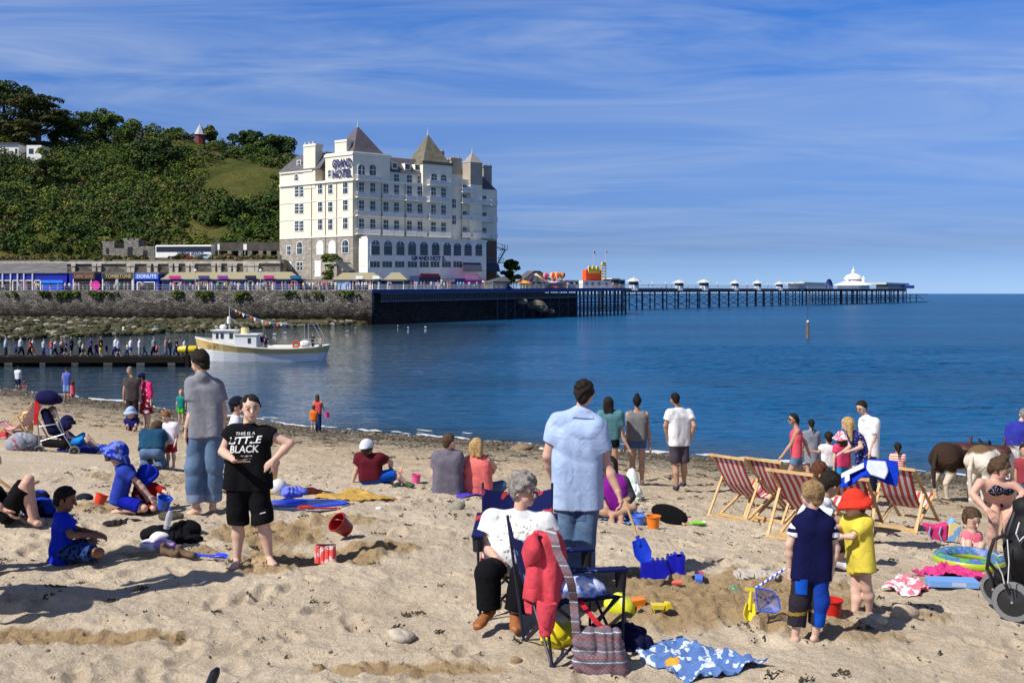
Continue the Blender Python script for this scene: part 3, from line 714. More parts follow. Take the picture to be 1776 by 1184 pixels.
# kiosks on the promenade
KF=Facade(0,226,700,213)
BLUE=mat('blue_paint',rgb(12,28,140),.5,var=.2,vs=.6);LBLUE=mat('sky_blue_paint',rgb(30,110,220),.5,var=.12,vs=.8);DKB=mat('dark_opening',(.012,.012,.016),.8)
WHT=mat('white_paint',(.78,.77,.73),.6,var=.06,vs=1.2);NAVY=mat('navy_paint',(.02,.03,.11),.5);PINK=mat('pink_paint',rgb(200,30,140),.5)
ROOFO=mat('weathered_roof',(.26,.25,.2),.85,var=.0,vs=.35,col2=(.30,.25,.10),bump=.4,bs=2)
SLATE=mat('slate',(.085,.083,.095),.75,var=.3,vs=1.4,bump=.5,bs=5);SLATEP=mat('purple_slate',(.085,.072,.088),.75,var=.25,vs=1.0,bump=.5,bs=5)
FELT=mat('roof_felt',(.13,.125,.13),.9,var=.35,vs=.25)
def kiosk(name,label,p0,p1,ytop,ye,walls=BLUE,openings=(),sign=None,roof=None,dep=7.0,posts=()):
 """shop front between two columns; ye eave row, ytop roof row."""
 pm_=(p0+p1)/2;ze=KF.z(ye,pm_);zt=KF.z(ytop,pm_)
 t=emp(name,label, 'kiosk',KF.at(pm_,PROM,-dep/2))
 mb=MB();KF.box(mb,p0,p1,PROM,ze,-dep,0);mb.build('wall',walls,t)
 for q0,q1,y0,y1 in openings:
  f=MB();KF.box(f,q0,q1,max(PROM,KF.z(y1,pm_)),KF.z(y0,pm_),-.5,.03);ob=f.build('opening',DKB,t)
  f=MB()
  for q in (q0,q1): KF.cbox(f,q,.18,PROM,KF.z(y0,pm_),.03,.1)
  KF.box(f,q0,q1,KF.z(y0,pm_),KF.z(y0,pm_)+.16,.03,.1);f.build('frame',WHT,ob)
 for q in posts:
  f=MB();KF.cbox(f,q,.3,PROM,ze,.03,.3);f.build('post',GREYP,t)
 if sign:
  txt,sm,tm_,q0,q1,y0,y1=sign
  f=MB();KF.box(f,q0,q1,KF.z(y1,pm_),KF.z(y0,pm_),.04,.3);so_=f.build('sign',sm,t)
  if txt: KF.text(txt,(q0+q1)/2,(KF.z(y0,pm_)+KF.z(y1,pm_))/2,.75*(KF.z(y0,pm_)-KF.z(y1,pm_))*1.25,.34,tm_,so_, 'lettering',.01,width=(KF.xy(q1)-KF.xy(q0)).length*.84)
 if roof=='hip':
  f=MB();e=.5
  A=[KF.at(p0-3,ze,e),KF.at(p1+3,ze,e),KF.at(p1+3,ze,-dep-e),KF.at(p0-3,ze,-dep-e)]
  k=min(14,(p1-p0)*.3)
  r0=KF.at(p0+k,zt,-dep/2);r1=KF.at(p1-k,zt,-dep/2)
  f.add(A+[r0,r1],[(0,1,5,4),(1,2,5),(2,3,4,5),(3,0,4),(0,3,2,1)]);f.build('roof',ROOFO,t)
  f=MB();KF.box(f,p0-3,p1+3,ze-.25,ze-.004,e-.2,e);f.build('fascia',NAVY,t)
 elif roof=='flat':
  f=MB();KF.box(f,p0,p1,ze+.003,zt,-dep,.1);f.build('roof',FELT,t)
 elif roof=='mono':
  f=MB();A=[KF.at(p0,ze+.01,.35),KF.at(p1,ze+.01,.35),KF.at(p1,zt,-dep),KF.at(p0,zt,-dep)]
  f.prism(A,(0,0,.12));f.build('roof',FELT,t)
 return t
kiosk('arcade', 'long blue amusement arcade with grey felt roof at the left edge',-80,116,455,474,BLUE,((-60,18,487,503),(22,41,487,503),(44,56,487,503),(60,70,487,503)),None, 'mono',9,(-20,4,18,30,41,56))
GOLD=mat('gold_letters',(.45,.36,.16),.5)
kiosk('shop', 'narrow leather shop with dark brown sign beside the blue arcade',120,162,471,474,BLUE,((127,158,484,503),),('Leather Goods',mat('brown_sign',(.07,.03,.02),.6),mat('tan_letters',(.36,.2,.12),.6),126,164,473,484), 'flat')
kiosk('shop', 'dark open-fronted shop with gold TOMBSTONE lettering',176,233,472,475,NAVY,((178,201,484,503),(205,229,484,503)),('TOMBSTONE',mat('black_sign',(.02,.015,.015),.6),GOLD,178,232,474,484), 'flat',7,(203,231))
kiosk('shop', 'blue doughnut shop with light blue DONUTS sign',235,276,472,475,BLUE,((238,268,490,503),),('DONUTS',LBLUE,WHT,234,274,475,484), 'flat')
tk=kiosk('kiosk', 'long navy kiosk with streaked grey and ochre hipped roof',281,520,471,484,NAVY,((300,312,489,503),(344,360,489,503),(376,394,489,503),(430,438,488,503),(456,472,489,503),(506,514,488,503)),None, 'hip',8)
for q0,q1,c in ((293,313,(200,30,140)),(344,363,(70,60,120)),(377,395,(140,40,160)),(425,444,(20,22,50)),(457,475,(190,40,120)),(503,522,(20,100,150))):
 f=MB();KF.box(f,q0,q1,KF.z(483.5,400),KF.z(478,400),.6,.75);f.build('sign',cmat(c,kind='paint'),tk)
kiosk('kiosk', 'flat-roofed dark cafe with tan canopy between two hipped kiosks',524,578,485,487,mat('dark_brown_paint',(.05,.04,.035),.8),((528,575,491,503),),('',mat('tan_canopy',(.30,.24,.18),.9),None,527,580,487,491), 'flat')
t2=kiosk('kiosk', 'hipped kiosk with slate roof and two small pale signs',580,662,472,485,NAVY,((612,622,488,503),(628,640,488,503),(646,656,488,503)),None, 'hip',8)
for q0,q1,tx in ((617,629, 'COFFEE'),(646,658, 'ICES')):
 f=MB();KF.box(f,q0,q1,KF.z(484,600),KF.z(478.5,600),.6,.75);s_=f.build('sign',WHT,t2)
f=MB();KF.box(f,583,608,PROM,KF.z(486,600),.03,.2);f.build('side_panel',mat('pale_blue_paint',rgb(150,180,220),.6),t2)
kiosk('kiosk', 'small ochre-roofed kiosk right of the slate kiosk, before the hotel annex',668,704,472,485,mat('dark_brown_paint',(.05,.04,.035),.8),((672,700,488,503),),None, 'hip',6)
def pbox(name,label,cat,p0,p1,y0,y1,m,off=1.2,dep=2.0,roof=None,roofm=None):
 pm_=(p0+p1)/2;t=emp(name,label,cat,KF.at(pm_,PROM,off-dep/2))
 mb=MB();KF.box(mb,p0,p1,max(PROM,KF.z(y1,pm_)),KF.z(y0,pm_),off-dep,off);mb.build('body',m,t)
 if roof:
  mb=MB();z=KF.z(y0,pm_);A=[KF.at(p0-1,z+.01,off+.3),KF.at(p1+1,z+.01,off+.3),KF.at(p1+1,z+.01,off-dep-.2),KF.at(p0-1,z+.01,off-dep-.2)]
  m0=KF.at(p0,z+roof,off-dep/2);m1=KF.at(p1,z+roof,off-dep/2)
  mb.add(A+[m0,m1],[(0,1,5,4),(1,2,5),(2,3,4,5),(3,0,4),(0,3,2,1)]);mb.build('roof',roofm,t)
 return t
pbox('ticket_hut', 'bright blue hut with a sloping roof on the promenade in front of the arcade', 'hut',72,108,491,503,cmat((20,80,210),kind='paint'),4,3,.6,LBLUE)
t=emp('round_sign', 'round magenta sign board standing on the promenade by the leather shop', 'sign',KF.at(166,PROM,3));mb=MB();q=KF.p(166,495,3);mb.lathe(q,[(1.0,-.06),(1.0,.06)],20,(KF.n.x,KF.n.y,0));mb.build('disc',PINK,t)
mb=MB();mb.bar(q-Vector((0,0,.9)),KF.at(166,PROM,3),.15);mb.build('post',GREYP,t)
for px in (339,452):
 t=emp('street_lamp', 'white globe lamp on a thin post above the long hipped kiosk, %s' % ('left of its middle' if px==339 else 'right of its middle'), 'lamp',KF.at(px,PROM,3.0));q=KF.p(px,471,3.0)
 mb=MB();mb.tube([KF.at(px,PROM,3.0),q],.07,6);mb.build('post',GREYP,t);mb=MB();mb.ell(q+Vector((0,0,.25)),(.3,.3,.3),10,6);mb.build('globe',WHT,t,smooth=True)
CF=Facade(250,245,400,243)
t=emp('coach', 'white touring coach with dark window band parked on the upper road', 'coach',CF.at(318,13.8,-1.3))
z0=14.3;zt=CF.z(425,318)
mb=MB();CF.box(mb,269,367,z0,zt,-2.5,0);mb.build('body',WHT,t,bevel=.25)
mb=MB();CF.box(mb,271,366,CF.z(437,318),CF.z(427.5,318),-.2,.03);mb.build('side_window',mat('coach_glass',(.015,.017,.025),.12,spec=.6),t)
mb=MB();n3=CF.n*2.1;a=CF.at(268.5,0,-.2);a.z=CF.z(441,318);mb.prism([a,a-Vector((n3.x,n3.y,0)),a-Vector((n3.x,n3.y,-2.0)),a+Vector((0,0,2.0))],Vector((CF.d.x,CF.d.y,0))*.04);mb.build('windscreen',MATS['coach_glass'],t)
for px in (294,300,347):
 mb=MB();q=CF.at(px,14.35,.02);mb.lathe(q,[(.5,-.35),(.5,.06),(.3,.08)],14,(CF.n.x,CF.n.y,0));mb.build('wheel',mat('tyre',(.015,.015,.016),.85),t)
CF.text('NATIONAL HOLIDAYS',330,CF.z(441,318),1.3,.06,mat('blue_letters',(.02,.03,.15),.5),t, 'lettering',.02,width=6.3)
def small_car(label,px,m,L_=3.9,off=2.2):
 c=CF.at(px,13.85,off);d=Vector((CF.d.x,CF.d.y,0));n=Vector((CF.n.x,CF.n.y,0));t=emp('parked_car',label, 'car',c-n*.8)
 prof=[(-.5,.25),(-.5,.75),(-.38,.85),(-.2,1.38),(.14,1.42),(.3,.92),(.47,.8),(.5,.5),(.5,.25)]
 mb=MB();mb.prism([c+d*x*L_+Vector((0,0,z)) for x,z in prof],-n*1.6);mb.build('body',m,t,bevel=.06)
 mb=MB();mb.prism([c+n*.02+d*x*L_+Vector((0,0,z)) for x,z in [(-.33,.9),(-.18,1.3),(.12,1.33),(.25,.92)]],n*.02);mb.build('window',MATS['coach_glass'],t)
 for x in (-.32,.32):
  mb=MB();mb.lathe(c+d*x*L_+Vector((0,0,.3))+n*.0,[(.3,-.2),(.3,.05),(.17,.07)],12,n);mb.build('wheel',MATS['tyre'],t)
small_car('dark red car parked in front of the white coach',318,cmat((120,20,25),kind='paint'))
small_car('pale blue car parked at the tail of the white coach',354,cmat((170,195,215),kind='paint'))
small_car('rusty red car parked on the road right of the coach',393,cmat((130,45,30),kind='paint'))
STB=stone_mat('ruin_stone',(.30,.28,.25),(.2,.19,.17),(.1,.1,.09),.8,.4)
t=emp('stone_building', 'low roofless stone building with two square towers left of the coach', 'building',CF.at(220,13.5,-2))
for nm,p0,p1,yt in (('tower',178,198,421),('wall',198,215,430),('tower',215,240,416),('wall',240,268,427)):
 mb=MB();CF.box(mb,p0,p1,13.4,CF.z(yt,220),-5 if nm=='tower' else -3.5,-1.0)
 if nm=='tower':
  for q in np.linspace(p0+2,p1-2,3): CF.cbox(mb,q,1.0,CF.z(yt,220),CF.z(yt,220)+.45,-2,-1.0)
 mb.build(nm,STB,t)
for p0,p1,y0,y1 in ((184,189,430,440),(221,230,428,444),(248,256,434,446)):
 mb=MB();CF.box(mb,p0,p1,CF.z(y1,220),CF.z(y0,220),-1.1,-.97);mb.build('opening',DKB,t)
t=emp('covered_walk', 'long dark flat-roofed covered walk on stone piers right of the coach', 'building',CF.at(430,13.5,-4))
mb=MB();CF.box(mb,366,492,CF.z(434,430),CF.z(419,430),-9,-3.2);mb.build('roof',mat('dark_stone',(.075,.065,.055),.95,var=.4,vs=.5),t)
for px in (372,398,417,433,452,466,484):
 mb=MB();CF.cbox(mb,px,1.0,13.2,CF.z(434,430),-4.2,-3.1);mb.build('pier',STB,t)
mb=MB();CF.box(mb,366,492,13.2,CF.z(434,430),-9,-8.4);mb.build('back_wall',MATS['dark_stone'],t)
t=emp('stone_wall', 'low rubble wall beside the hotel at the end of the upper road', 'wall',CF.at(468,13,2));mb=MB();CF.box(mb,452,486,PROM,CF.z(443,468),1.2,2.2);mb.build('wall',STB,t)
for px,lab in ((379, 'left'),(425, 'right')):
 t=emp('sign_post', 'thin post with a white board on the upper road, the %s' % ('one nearest the coach' if px==379 else 'one nearest the hotel'), 'sign',CF.at(px,13.8,2))
 mb=MB();mb.tube([CF.at(px,13.5,2),CF.p(px,424,2)],.08,6);mb.build('post',GREYP,t)
 mb=MB();CF.cbox(mb,px,.5 if px==379 else .8,CF.z(434,px),CF.z(424,px),2.06,2.14);mb.build('board',WHT,t)
HF=Facade(0,352,80,352)
t=emp('white_house', 'white house half hidden under the dark cypress on the hill', 'house',HF.at(30,HC+42,-3))
for p0,p1,y0,y1 in ((-30,32,250,275),(46,72,252,275)):
 mb=MB();HF.box(mb,p0,p1,HF.z(y1+14,30),HF.z(y0,30),-6,0);w_=mb.build('wall',WHT,t)
for p0,p1,y0,y1 in ((50,58,258,267),(26,30,258,266),(6,11,258,266)):
 mb=MB();HF.box(mb,p0,p1,HF.z(y1,30),HF.z(y0,30),-.1,.05);mb.build('window',mat('window_glass',(.03,.045,.06),.12,spec=.6),t)
mb=MB();HF.box(mb,-32,34,HF.z(250,30),HF.z(248,30),-7,.6);mb.build('roof',SLATE,t)
HU=Facade(300,379,400,379);zb=HU.z(247,347)
t=emp('summit_hut', 'small dark red octagonal hut with grey pointed roof on the hilltop', 'hut',HU.at(347,zb-1.5))
c=HU.at(347,zb-1.5)
mb=MB();mb.lathe(c,[(1.9,0),(1.9,4.2)],8);mb.build('wall',mat('oxblood_boards',(.16,.03,.03),.8,var=.2),t)
mb=MB();mb.lathe(c,[(2.4,4.2),(2.1,4.6),(.7,7.2),(.3,7.7),(.25,8.2),(0,8.4)],8);mb.build('roof',mat('lead_roof',(.35,.36,.38),.6),t)
# the hotel
HR=Facade(612,229,862,252.5)
HL=Facade(485,243,612,229)
CREAM=mat('cream_stucco',(.74,.69,.55),.85,var=.07,vs=.35);CREAM2=mat('cream_trim',(.78,.74,.63),.8,var=.05,vs=.5)
STONE=stone_mat('hotel_stone',(.42,.38,.32),(.32,.29,.25),(.24,.22,.19),1.1,.45,.35)
GLASS=mat('window_glass',(.03,.045,.06),.12,spec=.6);BRICK=mat('brown_brick',(.13,.075,.055),.9,var=.2,vs=1.5)
GSTUC=mat('brown_render',(.36,.31,.25),.9,var=.1,vs=.6)
hotel=emp('hotel', 'large cream seafront hotel with pointed slate turrets and blue GRAND HOTEL lettering', 'hotel',HR.at(612,PROM))
def hz_(yz): return HR.z(190+yz/3.948,620.7)
def X4(xz): return 470+xz/3.948
ZST=hz_(862);ZC=hz_(482);ZTOP=hz_(300)
def quad_prism(pts,z0,z1,nm,m,par=hotel):
 mb=MB();mb.prism([(p.x,p.y,z0) for p in pts],(0,0,z1-z0));return mb.build(nm,m,par)
P0=HR.xy(612);P2=HR.xy(862);P1=HL.xy(485);P3=P1+P2-P0
Pt1=HL.xy(565)
quad_prism([P1,P0,P2,P3],PROM-.7,ZST, 'stone_base',STONE)
dR=HR.d;dL=HL.d
Pb=HL.xy(540)
wingback=P3+(P1-P3)*.55
quad_prism([P1,P0,P2,P3],ZST,ZC, 'wall',CREAM)
def block(a,b,depth,z0,z1,m=CREAM,nm='wall',fac=HR,off=0.0):
 a_,b_=fac.xy(a,off),fac.xy(b,off);n=fac.n*depth
 return quad_prism([a_,b_,b_-n,a_-n],z0,z1,nm,m)
tw=10.5
ta=HL.xy(565);tb=P0;tcn=tb+HR.d*9.3;tdn=ta+HR.d*9.3
def infl(pts,k):
 c=sum(pts,Vector((0,0)))/len(pts);return [c+(p-c)*k for p in pts]
TW=[ta,tb,tcn,tdn]
quad_prism(infl(TW,1.015),ZC,hz_(288), 'tower',CREAM)
quad_prism(infl(TW,1.06),hz_(312),hz_(296), 'cornice',CREAM2)
quad_prism(infl(TW,1.035),hz_(490),hz_(480), 'cornice',CREAM2)
def pyramid(pts,z0,z1,zf,m,nm='spire',flare=None):
 c=sum(pts,Vector((0,0)))/4
 mb=MB();q=infl(pts,.72);zq=z0+(z1-z0)*.16
 o_=infl(pts,1.0)
 mb.add([(p.x,p.y,z0) for p in o_]+[(p.x,p.y,zq) for p in infl(pts,.82)]+[(c.x,c.y,z1)],[(i,(i+1) % 4,4+(i+1) % 4,4+i) for i in range(4)]+[(4+i,4+(i+1) % 4,8) for i in range(4)]+[(3,2,1,0)])
 o=mb.build(nm,m,hotel)
 f=MB();f.tube([(c.x,c.y,z1-.3),(c.x,c.y,z1+(zf-z1)*.5),(c.x,c.y,zf)],[.22,.1,.02],6);f.build('finial',GREYP,o)
 return o
pyramid(infl(TW,.84),hz_(288),HR.z(217,614)+.6,HR.z(204,614)+.4,SLATEP)
RB=[HR.xy(X4(1040),.5),HR.xy(X4(1240),.5)];RB=RB+[RB[1]-HR.n*8.5,RB[0]-HR.n*8.5]
quad_prism(RB,ZST,HR.z(190+372/3.948,X4(1040)), 'tower',CREAM)
zrt=HR.z(190+352/3.948,X4(1040))
quad_prism(infl(RB,1.05),HR.z(190+372/3.948,X4(1040)),zrt, 'cornice',mat('lichen_stone',(.16,.145,.10),.9,var=.3,vs=1))
c2=sum(RB,Vector((0,0)))/4
kx=(c2.y)/F
pyramid(infl(RB,.92),zrt,HC-(233-CY)/F*c2.y,HC-(220-CY)/F*c2.y,mat('lichen_slate',(.13,.12,.085),.85,var=.35,vs=.8,bump=.4,bs=4))
zme=hz_(405)
block(X4(752),X4(1040),12,ZC,zme,CREAM, 'wall',HR,-.6)
mb=MB();a,b=HR.xy(X4(745),-.2),HR.xy(X4(1050),-.2);n=HR.n
zr2=hz_(290)
mb.add([(a.x,a.y,zme),(b.x,b.y,zme),(b.x-n.x*3.4,b.y-n.y*3.4,zr2),(a.x-n.x*3.4,a.y-n.y*3.4,zr2),(a.x-n.x*12,a.y-n.y*12,zr2-.5),(b.x-n.x*12,b.y-n.y*12,zr2-.5),(a.x-n.x*12,a.y-n.y*12,zme),(b.x-n.x*12,b.y-n.y*12,zme)],
 [(0,1,2,3),(3,2,5,4),(0,3,4,6),(1,7,5,2),(4,5,7,6),(0,6,7,1)])
mb.build('mansard_roof',SLATEP,hotel)
for xz in (782,848,936,1005):
 d_=MB();z0=hz_(392)+.2;HR.cbox(d_,X4(xz),1.5,z0,z0+1.6,-3.2,-.7);do=d_.build('dormer',CREAM2,hotel)
 g=MB();HR.cbox(g,X4(xz),1.0,z0+.3,z0+1.35,-.75,-.66);g.build('pane',GLASS,do)
zw=HR.z(190+500/3.948,X4(1310))
block(X4(1240),X4(1305),8,ZC-.5,HR.z(190+445/3.948,X4(1270)),CREAM, 'wall',HR,-.4)
block(X4(1305),X4(1378),8,ZC-.5,HR.z(190+480/3.948,X4(1340)),CREAM, 'wall',HR,.15)
block(X4(1378),X4(1540),8,ZC-3,HR.z(190+545/3.948,X4(1440)),CREAM, 'wall',HR,.3)
mb=MB();a,b=HR.xy(X4(1380),.2),HR.xy(X4(1545),.2);z0=HR.z(190+545/3.948,X4(1440));z1=HR.z(190+445/3.948,X4(1440))
mb.add([(a.x,a.y,z0),(b.x,b.y,z0),(b.x-n.x*3-dR.x*2,b.y-n.y*3-dR.y*2,z1),(a.x-n.x*3,a.y-n.y*3,z1),(a.x-n.x*12,a.y-n.y*12,z1),(b.x-n.x*12-dR.x*2,b.y-n.y*12-dR.y*2,z1),(b.x-n.x*14,b.y-n.y*14,z0),(a.x-n.x*14,a.y-n.y*14,z0)],
 [(0,1,2,3),(3,2,5,4),(1,6,5,2),(0,3,4,7),(4,5,6,7),(0,7,6,1)]);mb.build('mansard_roof',SLATE,hotel)
mb=MB();a,b=HR.xy(X4(1240),-3),HR.xy(X4(1380),-3);z0=HR.z(190+445/3.948,X4(1270));z1=HR.z(190+388/3.948,X4(1330))
mb.add([(a.x,a.y,z0),(b.x,b.y,z0-.6),(b.x-n.x*3,b.y-n.y*3,z1),(a.x-n.x*3,a.y-n.y*3,z1),(b.x-n.x*9,b.y-n.y*9,z0-.6),(a.x-n.x*9,a.y-n.y*9,z0)],[(0,1,2,3),(3,2,4,5),(0,3,5),(1,4,2),(0,5,4,1)]);mb.build('roof',SLATEP,hotel)
def chim(fac,xz0,xz1,yz0,yz1,dep,off,m,pots=2):
 pm_=X4((xz0+xz1)/2)
 mb=MB();z1=fac.z(190+yz0/3.948,pm_,off);z0=fac.z(190+yz1/3.948,pm_,off)
 fac.box(mb,X4(xz0),X4(xz1),z0-2,z1,off-dep,off);fac.box(mb,X4(xz0)-.6,X4(xz1)+.6,z1-.5,z1,off-dep-.1,off+.15)
 for k in range(pots):
  q=fac.xy(X4(xz0+(xz1-xz0)*(k+.5)/pots),off-dep/2);mb.lathe((q.x,q.y,z1),[(.22,0),(.18,.7)],8)
 return mb.build('chimney',m,hotel)
chim(HR,1235,1306,333,430,2.2,-2.6,GSTUC);chim(HR,1455,1512,383,470,1.8,-3.5,GSTUC);chim(HR,1160,1186,287,350,1.5,-6,GSTUC,1)
qa,qb=HR.xy(X4(1366),1.0),HR.xy(X4(1448),1.0);TQ=[qa,qb,qb-HR.n*3.6,qa-HR.n*3.6]
zq1=HR.z(190+362/3.948,X4(1400),1);quad_prism(TQ,HR.z(190+515/3.948,X4(1400),1),zq1, 'turret',GSTUC);quad_prism(infl(TQ,.97),PROM,HR.z(190+515/3.948,X4(1400),1)-.002, 'bay',CREAM)
pyramid(infl(TQ,1.05),zq1,HR.z(264,826,0),HR.z(254,826,0),mat('pale_slate',(.27,.25,.24),.8,var=.2), 'spire')
zlw=HL.z(190+428/3.948,500)
aw,bw=HL.xy(485),HL.xy(541)
quad_prism([aw,bw,bw-HL.n*9,aw-HL.n*9],ZC-.3,zlw, 'wall',CREAM)
mb=MB();n=HL.n;d=HL.d;zr3=HL.z(190+300/3.948,530);a=aw+n*.4-d*.4;b=bw+d*3+n*.4
mb.add([(a.x,a.y,zlw),(b.x,b.y,zlw),(b.x-n.x*3,b.y-n.y*3,zr3),(a.x-n.x*3+d.x*3.4,a.y-n.y*3+d.y*3.4,zr3),(a.x-n.x*10,a.y-n.y*10,zlw),(b.x-n.x*10,b.y-n.y*10,zlw),(a.x-n.x*7+d.x*3.4,a.y-n.y*7+d.y*3.4,zr3),(b.x-n.x*7,b.y-n.y*7,zr3)],
 [(0,1,2,3),(4,0,3,6),(3,2,7,6),(6,7,5,4),(1,5,7,2),(0,4,5,1)]);mb.build('mansard_roof',SLATE,hotel)
mb=MB();a=HL.xy(545,-4);b=HL.xy(566,-4);z0=HL.z(190+470/3.948,550);z1=HL.z(190+272/3.948,552)
mb.prism([(a.x,a.y,z0),(b.x,b.y,z0),(b.x,b.y,z1),(a.x,a.y,z1)],Vector((-n.x*5,-n.y*5,0)));mb.build('roof',SLATE,hotel)
chim(HL,222,303,238,480,2.2,.12,CREAM,3);chim(HL,437,517,209,300,2.0,-.3,CREAM,0)
mb=MB();HL.box(mb,483.6,613,ZC-.25,ZC+.25,0,.4);HR.box(mb,611.5,785,ZC-.25,ZC+.25,0,.35);HL.box(mb,484.2,541,zlw-.35,zlw+.02,0,.35);mb.build('cornice',CREAM2,hotel)
mb=MB()
for yz in (612,735): HL.box(mb,485,612,hz_(yz+2),hz_(yz-4),0,.1)
HL.box(mb,485,612,ZST-.2,ZST+.2,0,.15);mb.build('string_course',CREAM2,hotel)
mb=MB()
for xz in (275,370,447,560): HL.cbox(mb,X4(xz),.14,PROM,ZC,.02,.16)
for xz in (592,757,920,1075,1240,1305): HR.cbox(mb,X4(xz),.13,ZST-2,ZC,.02,.15)
mb.build('drainpipe',mat('grey_pipe',(.3,.29,.26),.7),hotel)
SASH=mat('sash_white',(.75,.75,.74),.6)
def window(fac,xz,yz0,yz1,w,off=0.0,arched=False,blind=False,ref=None,cols=2,rows=2):
 px=X4(xz);r=ref or px;z1=fac.z(190+yz0/3.948,r,0);z0=fac.z(190+yz1/3.948,r,0)
 f=MB()
 (fac.arch if arched else lambda m_,p_,w_,a_,b_,o_,t_: fac.cbox(m_,p_,w_,a_,b_,o_-t_,o_))(f,px,w+.36,z0-.15,z1+.15,off+.10,.12)
 fo=f.build('window',SASH,hotel)
 g=MB()
 if blind: (fac.arch(g,px,w,z0,z1,off+.125,.05) if arched else fac.cbox(g,px,w,z0,z1,off,off+.125));g.build('blind',WHT,fo);return
 (fac.arch(g,px,w,z0,z1,off+.125,.05) if arched else fac.cbox(g,px,w,z0,z1,off+.05,off+.125));g.build('pane',GLASS,fo)
 g=MB()
 for k in range(1,cols):
  c=fac.xy(px,off)+fac.d*(w*(k/cols-.5));g.bar((c.x+fac.n.x*.14,c.y+fac.n.y*.14,z0),(c.x+fac.n.x*.14,c.y+fac.n.y*.14,z1),.12,.05)
 for k in range(1,rows): fac.cbox(g,px,w,z0+(z1-z0)*k/rows-.05,z0+(z1-z0)*k/rows+.05,off+.12,off+.15)
 g.build('glazing_bar',SASH,fo)
def hr_y(yz,xz): return yz+(xz-595)*.063*(1259-yz)/650*1.0
RX=(620,697,787,860,948,1020,1113,1182)
for yb in (605,730,855):
 for xz in RX:
  o_=.5 if xz>1040 else 0.0
  window(HR,xz,hr_y(yb-108,xz),hr_y(yb-22,xz),1.25,o_,cols=2,rows=3)
for yb in (615,735): window(HR,1253,hr_y(yb-45,1253),hr_y(yb+20,1253),1.1,-.0)
for yb in (540,610,735,850):
 for xz in (1327,1398,1462):
  if yb==540 and xz != 1327: continue
  window(HR,xz,hr_y(yb-80,xz),hr_y(yb-20,xz),1.15,.32 if xz>1380 else .17)
for xz in (620,697): window(HR,xz,378,452,1.6,.12,True)
for xz in (1117,1182): window(HR,xz,hr_y(398,xz),hr_y(452,xz),1.6,.5,True)
for xz in (787,860,948,1020): window(HR,xz,hr_y(420,xz),hr_y(470,xz),1.3,-.6+.02)
for ys in ((530,595),(645,710),(765,830)):
 for xz in (175,207): window(HL,xz,ys[0],ys[1],1.25,0,rows=3)
window(HL,172,445,485,1.2,0,True);window(HL,190,347,388,1.0,-.75)
for ys in ((514,575),(634,698),(752,820)):
 for xz in (335,405): window(HL,xz,ys[0],ys[1],1.3)
for ys in ((499,575),(620,688),(742,815)): window(HL,508,ys[0],ys[1],1.4,.12 if ys[0]<100 else 0)
window(HL,399,418,460,.9,.1)
window(HL,195,905,990,1.7,0,True);window(HL,335,900,990,1.9,0,True,True);window(HL,418,900,990,1.9,0,True,True);window(HL,508,893,980,1.9,0,True)
window(HL,122,935,995,1.2);window(HL,183,1045,1100,.9);window(HL,206,1045,1100,.9);window(HL,320,1040,1140,1.6,0,False,True);window(HL,120,1045,1095,1.6,0,False,True)
BALP=mat('balcony_panel',(.58,.59,.6),.6,var=.12,vs=.8)
BALW=mat('balcony_white',(.72,.73,.74),.6)
def balcony(p0,p1,yb,off=0.0,dep=1.3,bars=9,h=1.15):
 xm=(p0+p1)/2;z=HR.z(190+hr_y(yb,xm)/3.948,X4(xm))
 mb=MB();HR.box(mb,X4(p0),X4(p1),z,z+.22,off,off+dep);bo=mb.build('balcony',CREAM2,hotel)
 mb=MB();HR.box(mb,X4(p0),X4(p1),z+h,z+h+.09,off+dep-.08,off+dep)
 HR.box(mb,X4(p0),X4(p1),z+.3,z+.36,off+dep-.07,off+dep-.01)
 for q in np.linspace(p0+1,p1-1,bars): HR.cbox(mb,X4(q),.10,z+.22,z+h,off+dep-.07,off+dep-.01)
 for q in (p0+1,p1-1):
  HR.cbox(mb,X4(q),.08,z+h,z+h+.08,off,off+dep-.08)
  for k in (.35,.7): HR.cbox(mb,X4(q),.06,z+.22,z+h,off+dep*k-.04,off+dep*k+.02)
 mb.build('railing',BALW,bo)
 mb=MB();HR.box(mb,X4(p0+1.5),X4(p1-1.5),z+.25,z+h-.05,off+dep-.13,off+dep-.09)
 c=HR.xy(X4(p0+1.2),off);mb.prism([(c.x,c.y,z+.24),(c.x+HR.n.x*dep*.9,c.y+HR.n.y*dep*.9,z+.24),(c.x+HR.n.x*dep*.9,c.y+HR.n.y*dep*.9,z+h-.04),(c.x,c.y,z+h-.04)],Vector((HR.d.x,HR.d.y,0))*.05);mb.build('panel',BALP,bo)
for yb in (605,730,855):
 for p0,p1 in ((594,671),(674,750),(766,842),(846,912),(930,998),(1002,1068),(1088,1163),(1166,1231)):
  balcony(p0,p1,yb,.5 if p0>1040 else 0.0)
 for p0,p1 in ((1312,1370),(1382,1442),(1444,1505),(1512,1552)):
  balcony(p0,p1,yb-6,.3 if p0>1380 else .15,1.2,7)
balcony(597,756,487,.1,1.3,16);balcony(1088,1232,487,.5,1.3,14);balcony(1312,1385,520,.2,1.2,7)
AO=4.2
za=HR.z(190+866/3.948,X4(662),AO)
a,b=HR.xy(X4(662),AO),HR.xy(X4(1474),AO);nn=HR.n*AO
ANX=mat('annex_white',(.78,.77,.72),.7,var=.05,vs=.4)
quad_prism([a,b,b-nn,a-nn],PROM-.7,za, 'annex',ANX)
mb=MB();HR.box(mb,X4(655),X4(1482),za-.35,za,AO,AO+.4);mb.build('parapet',CREAM2,hotel)
mb=MB()
q0=a-HR.n*.05-HL.d*0
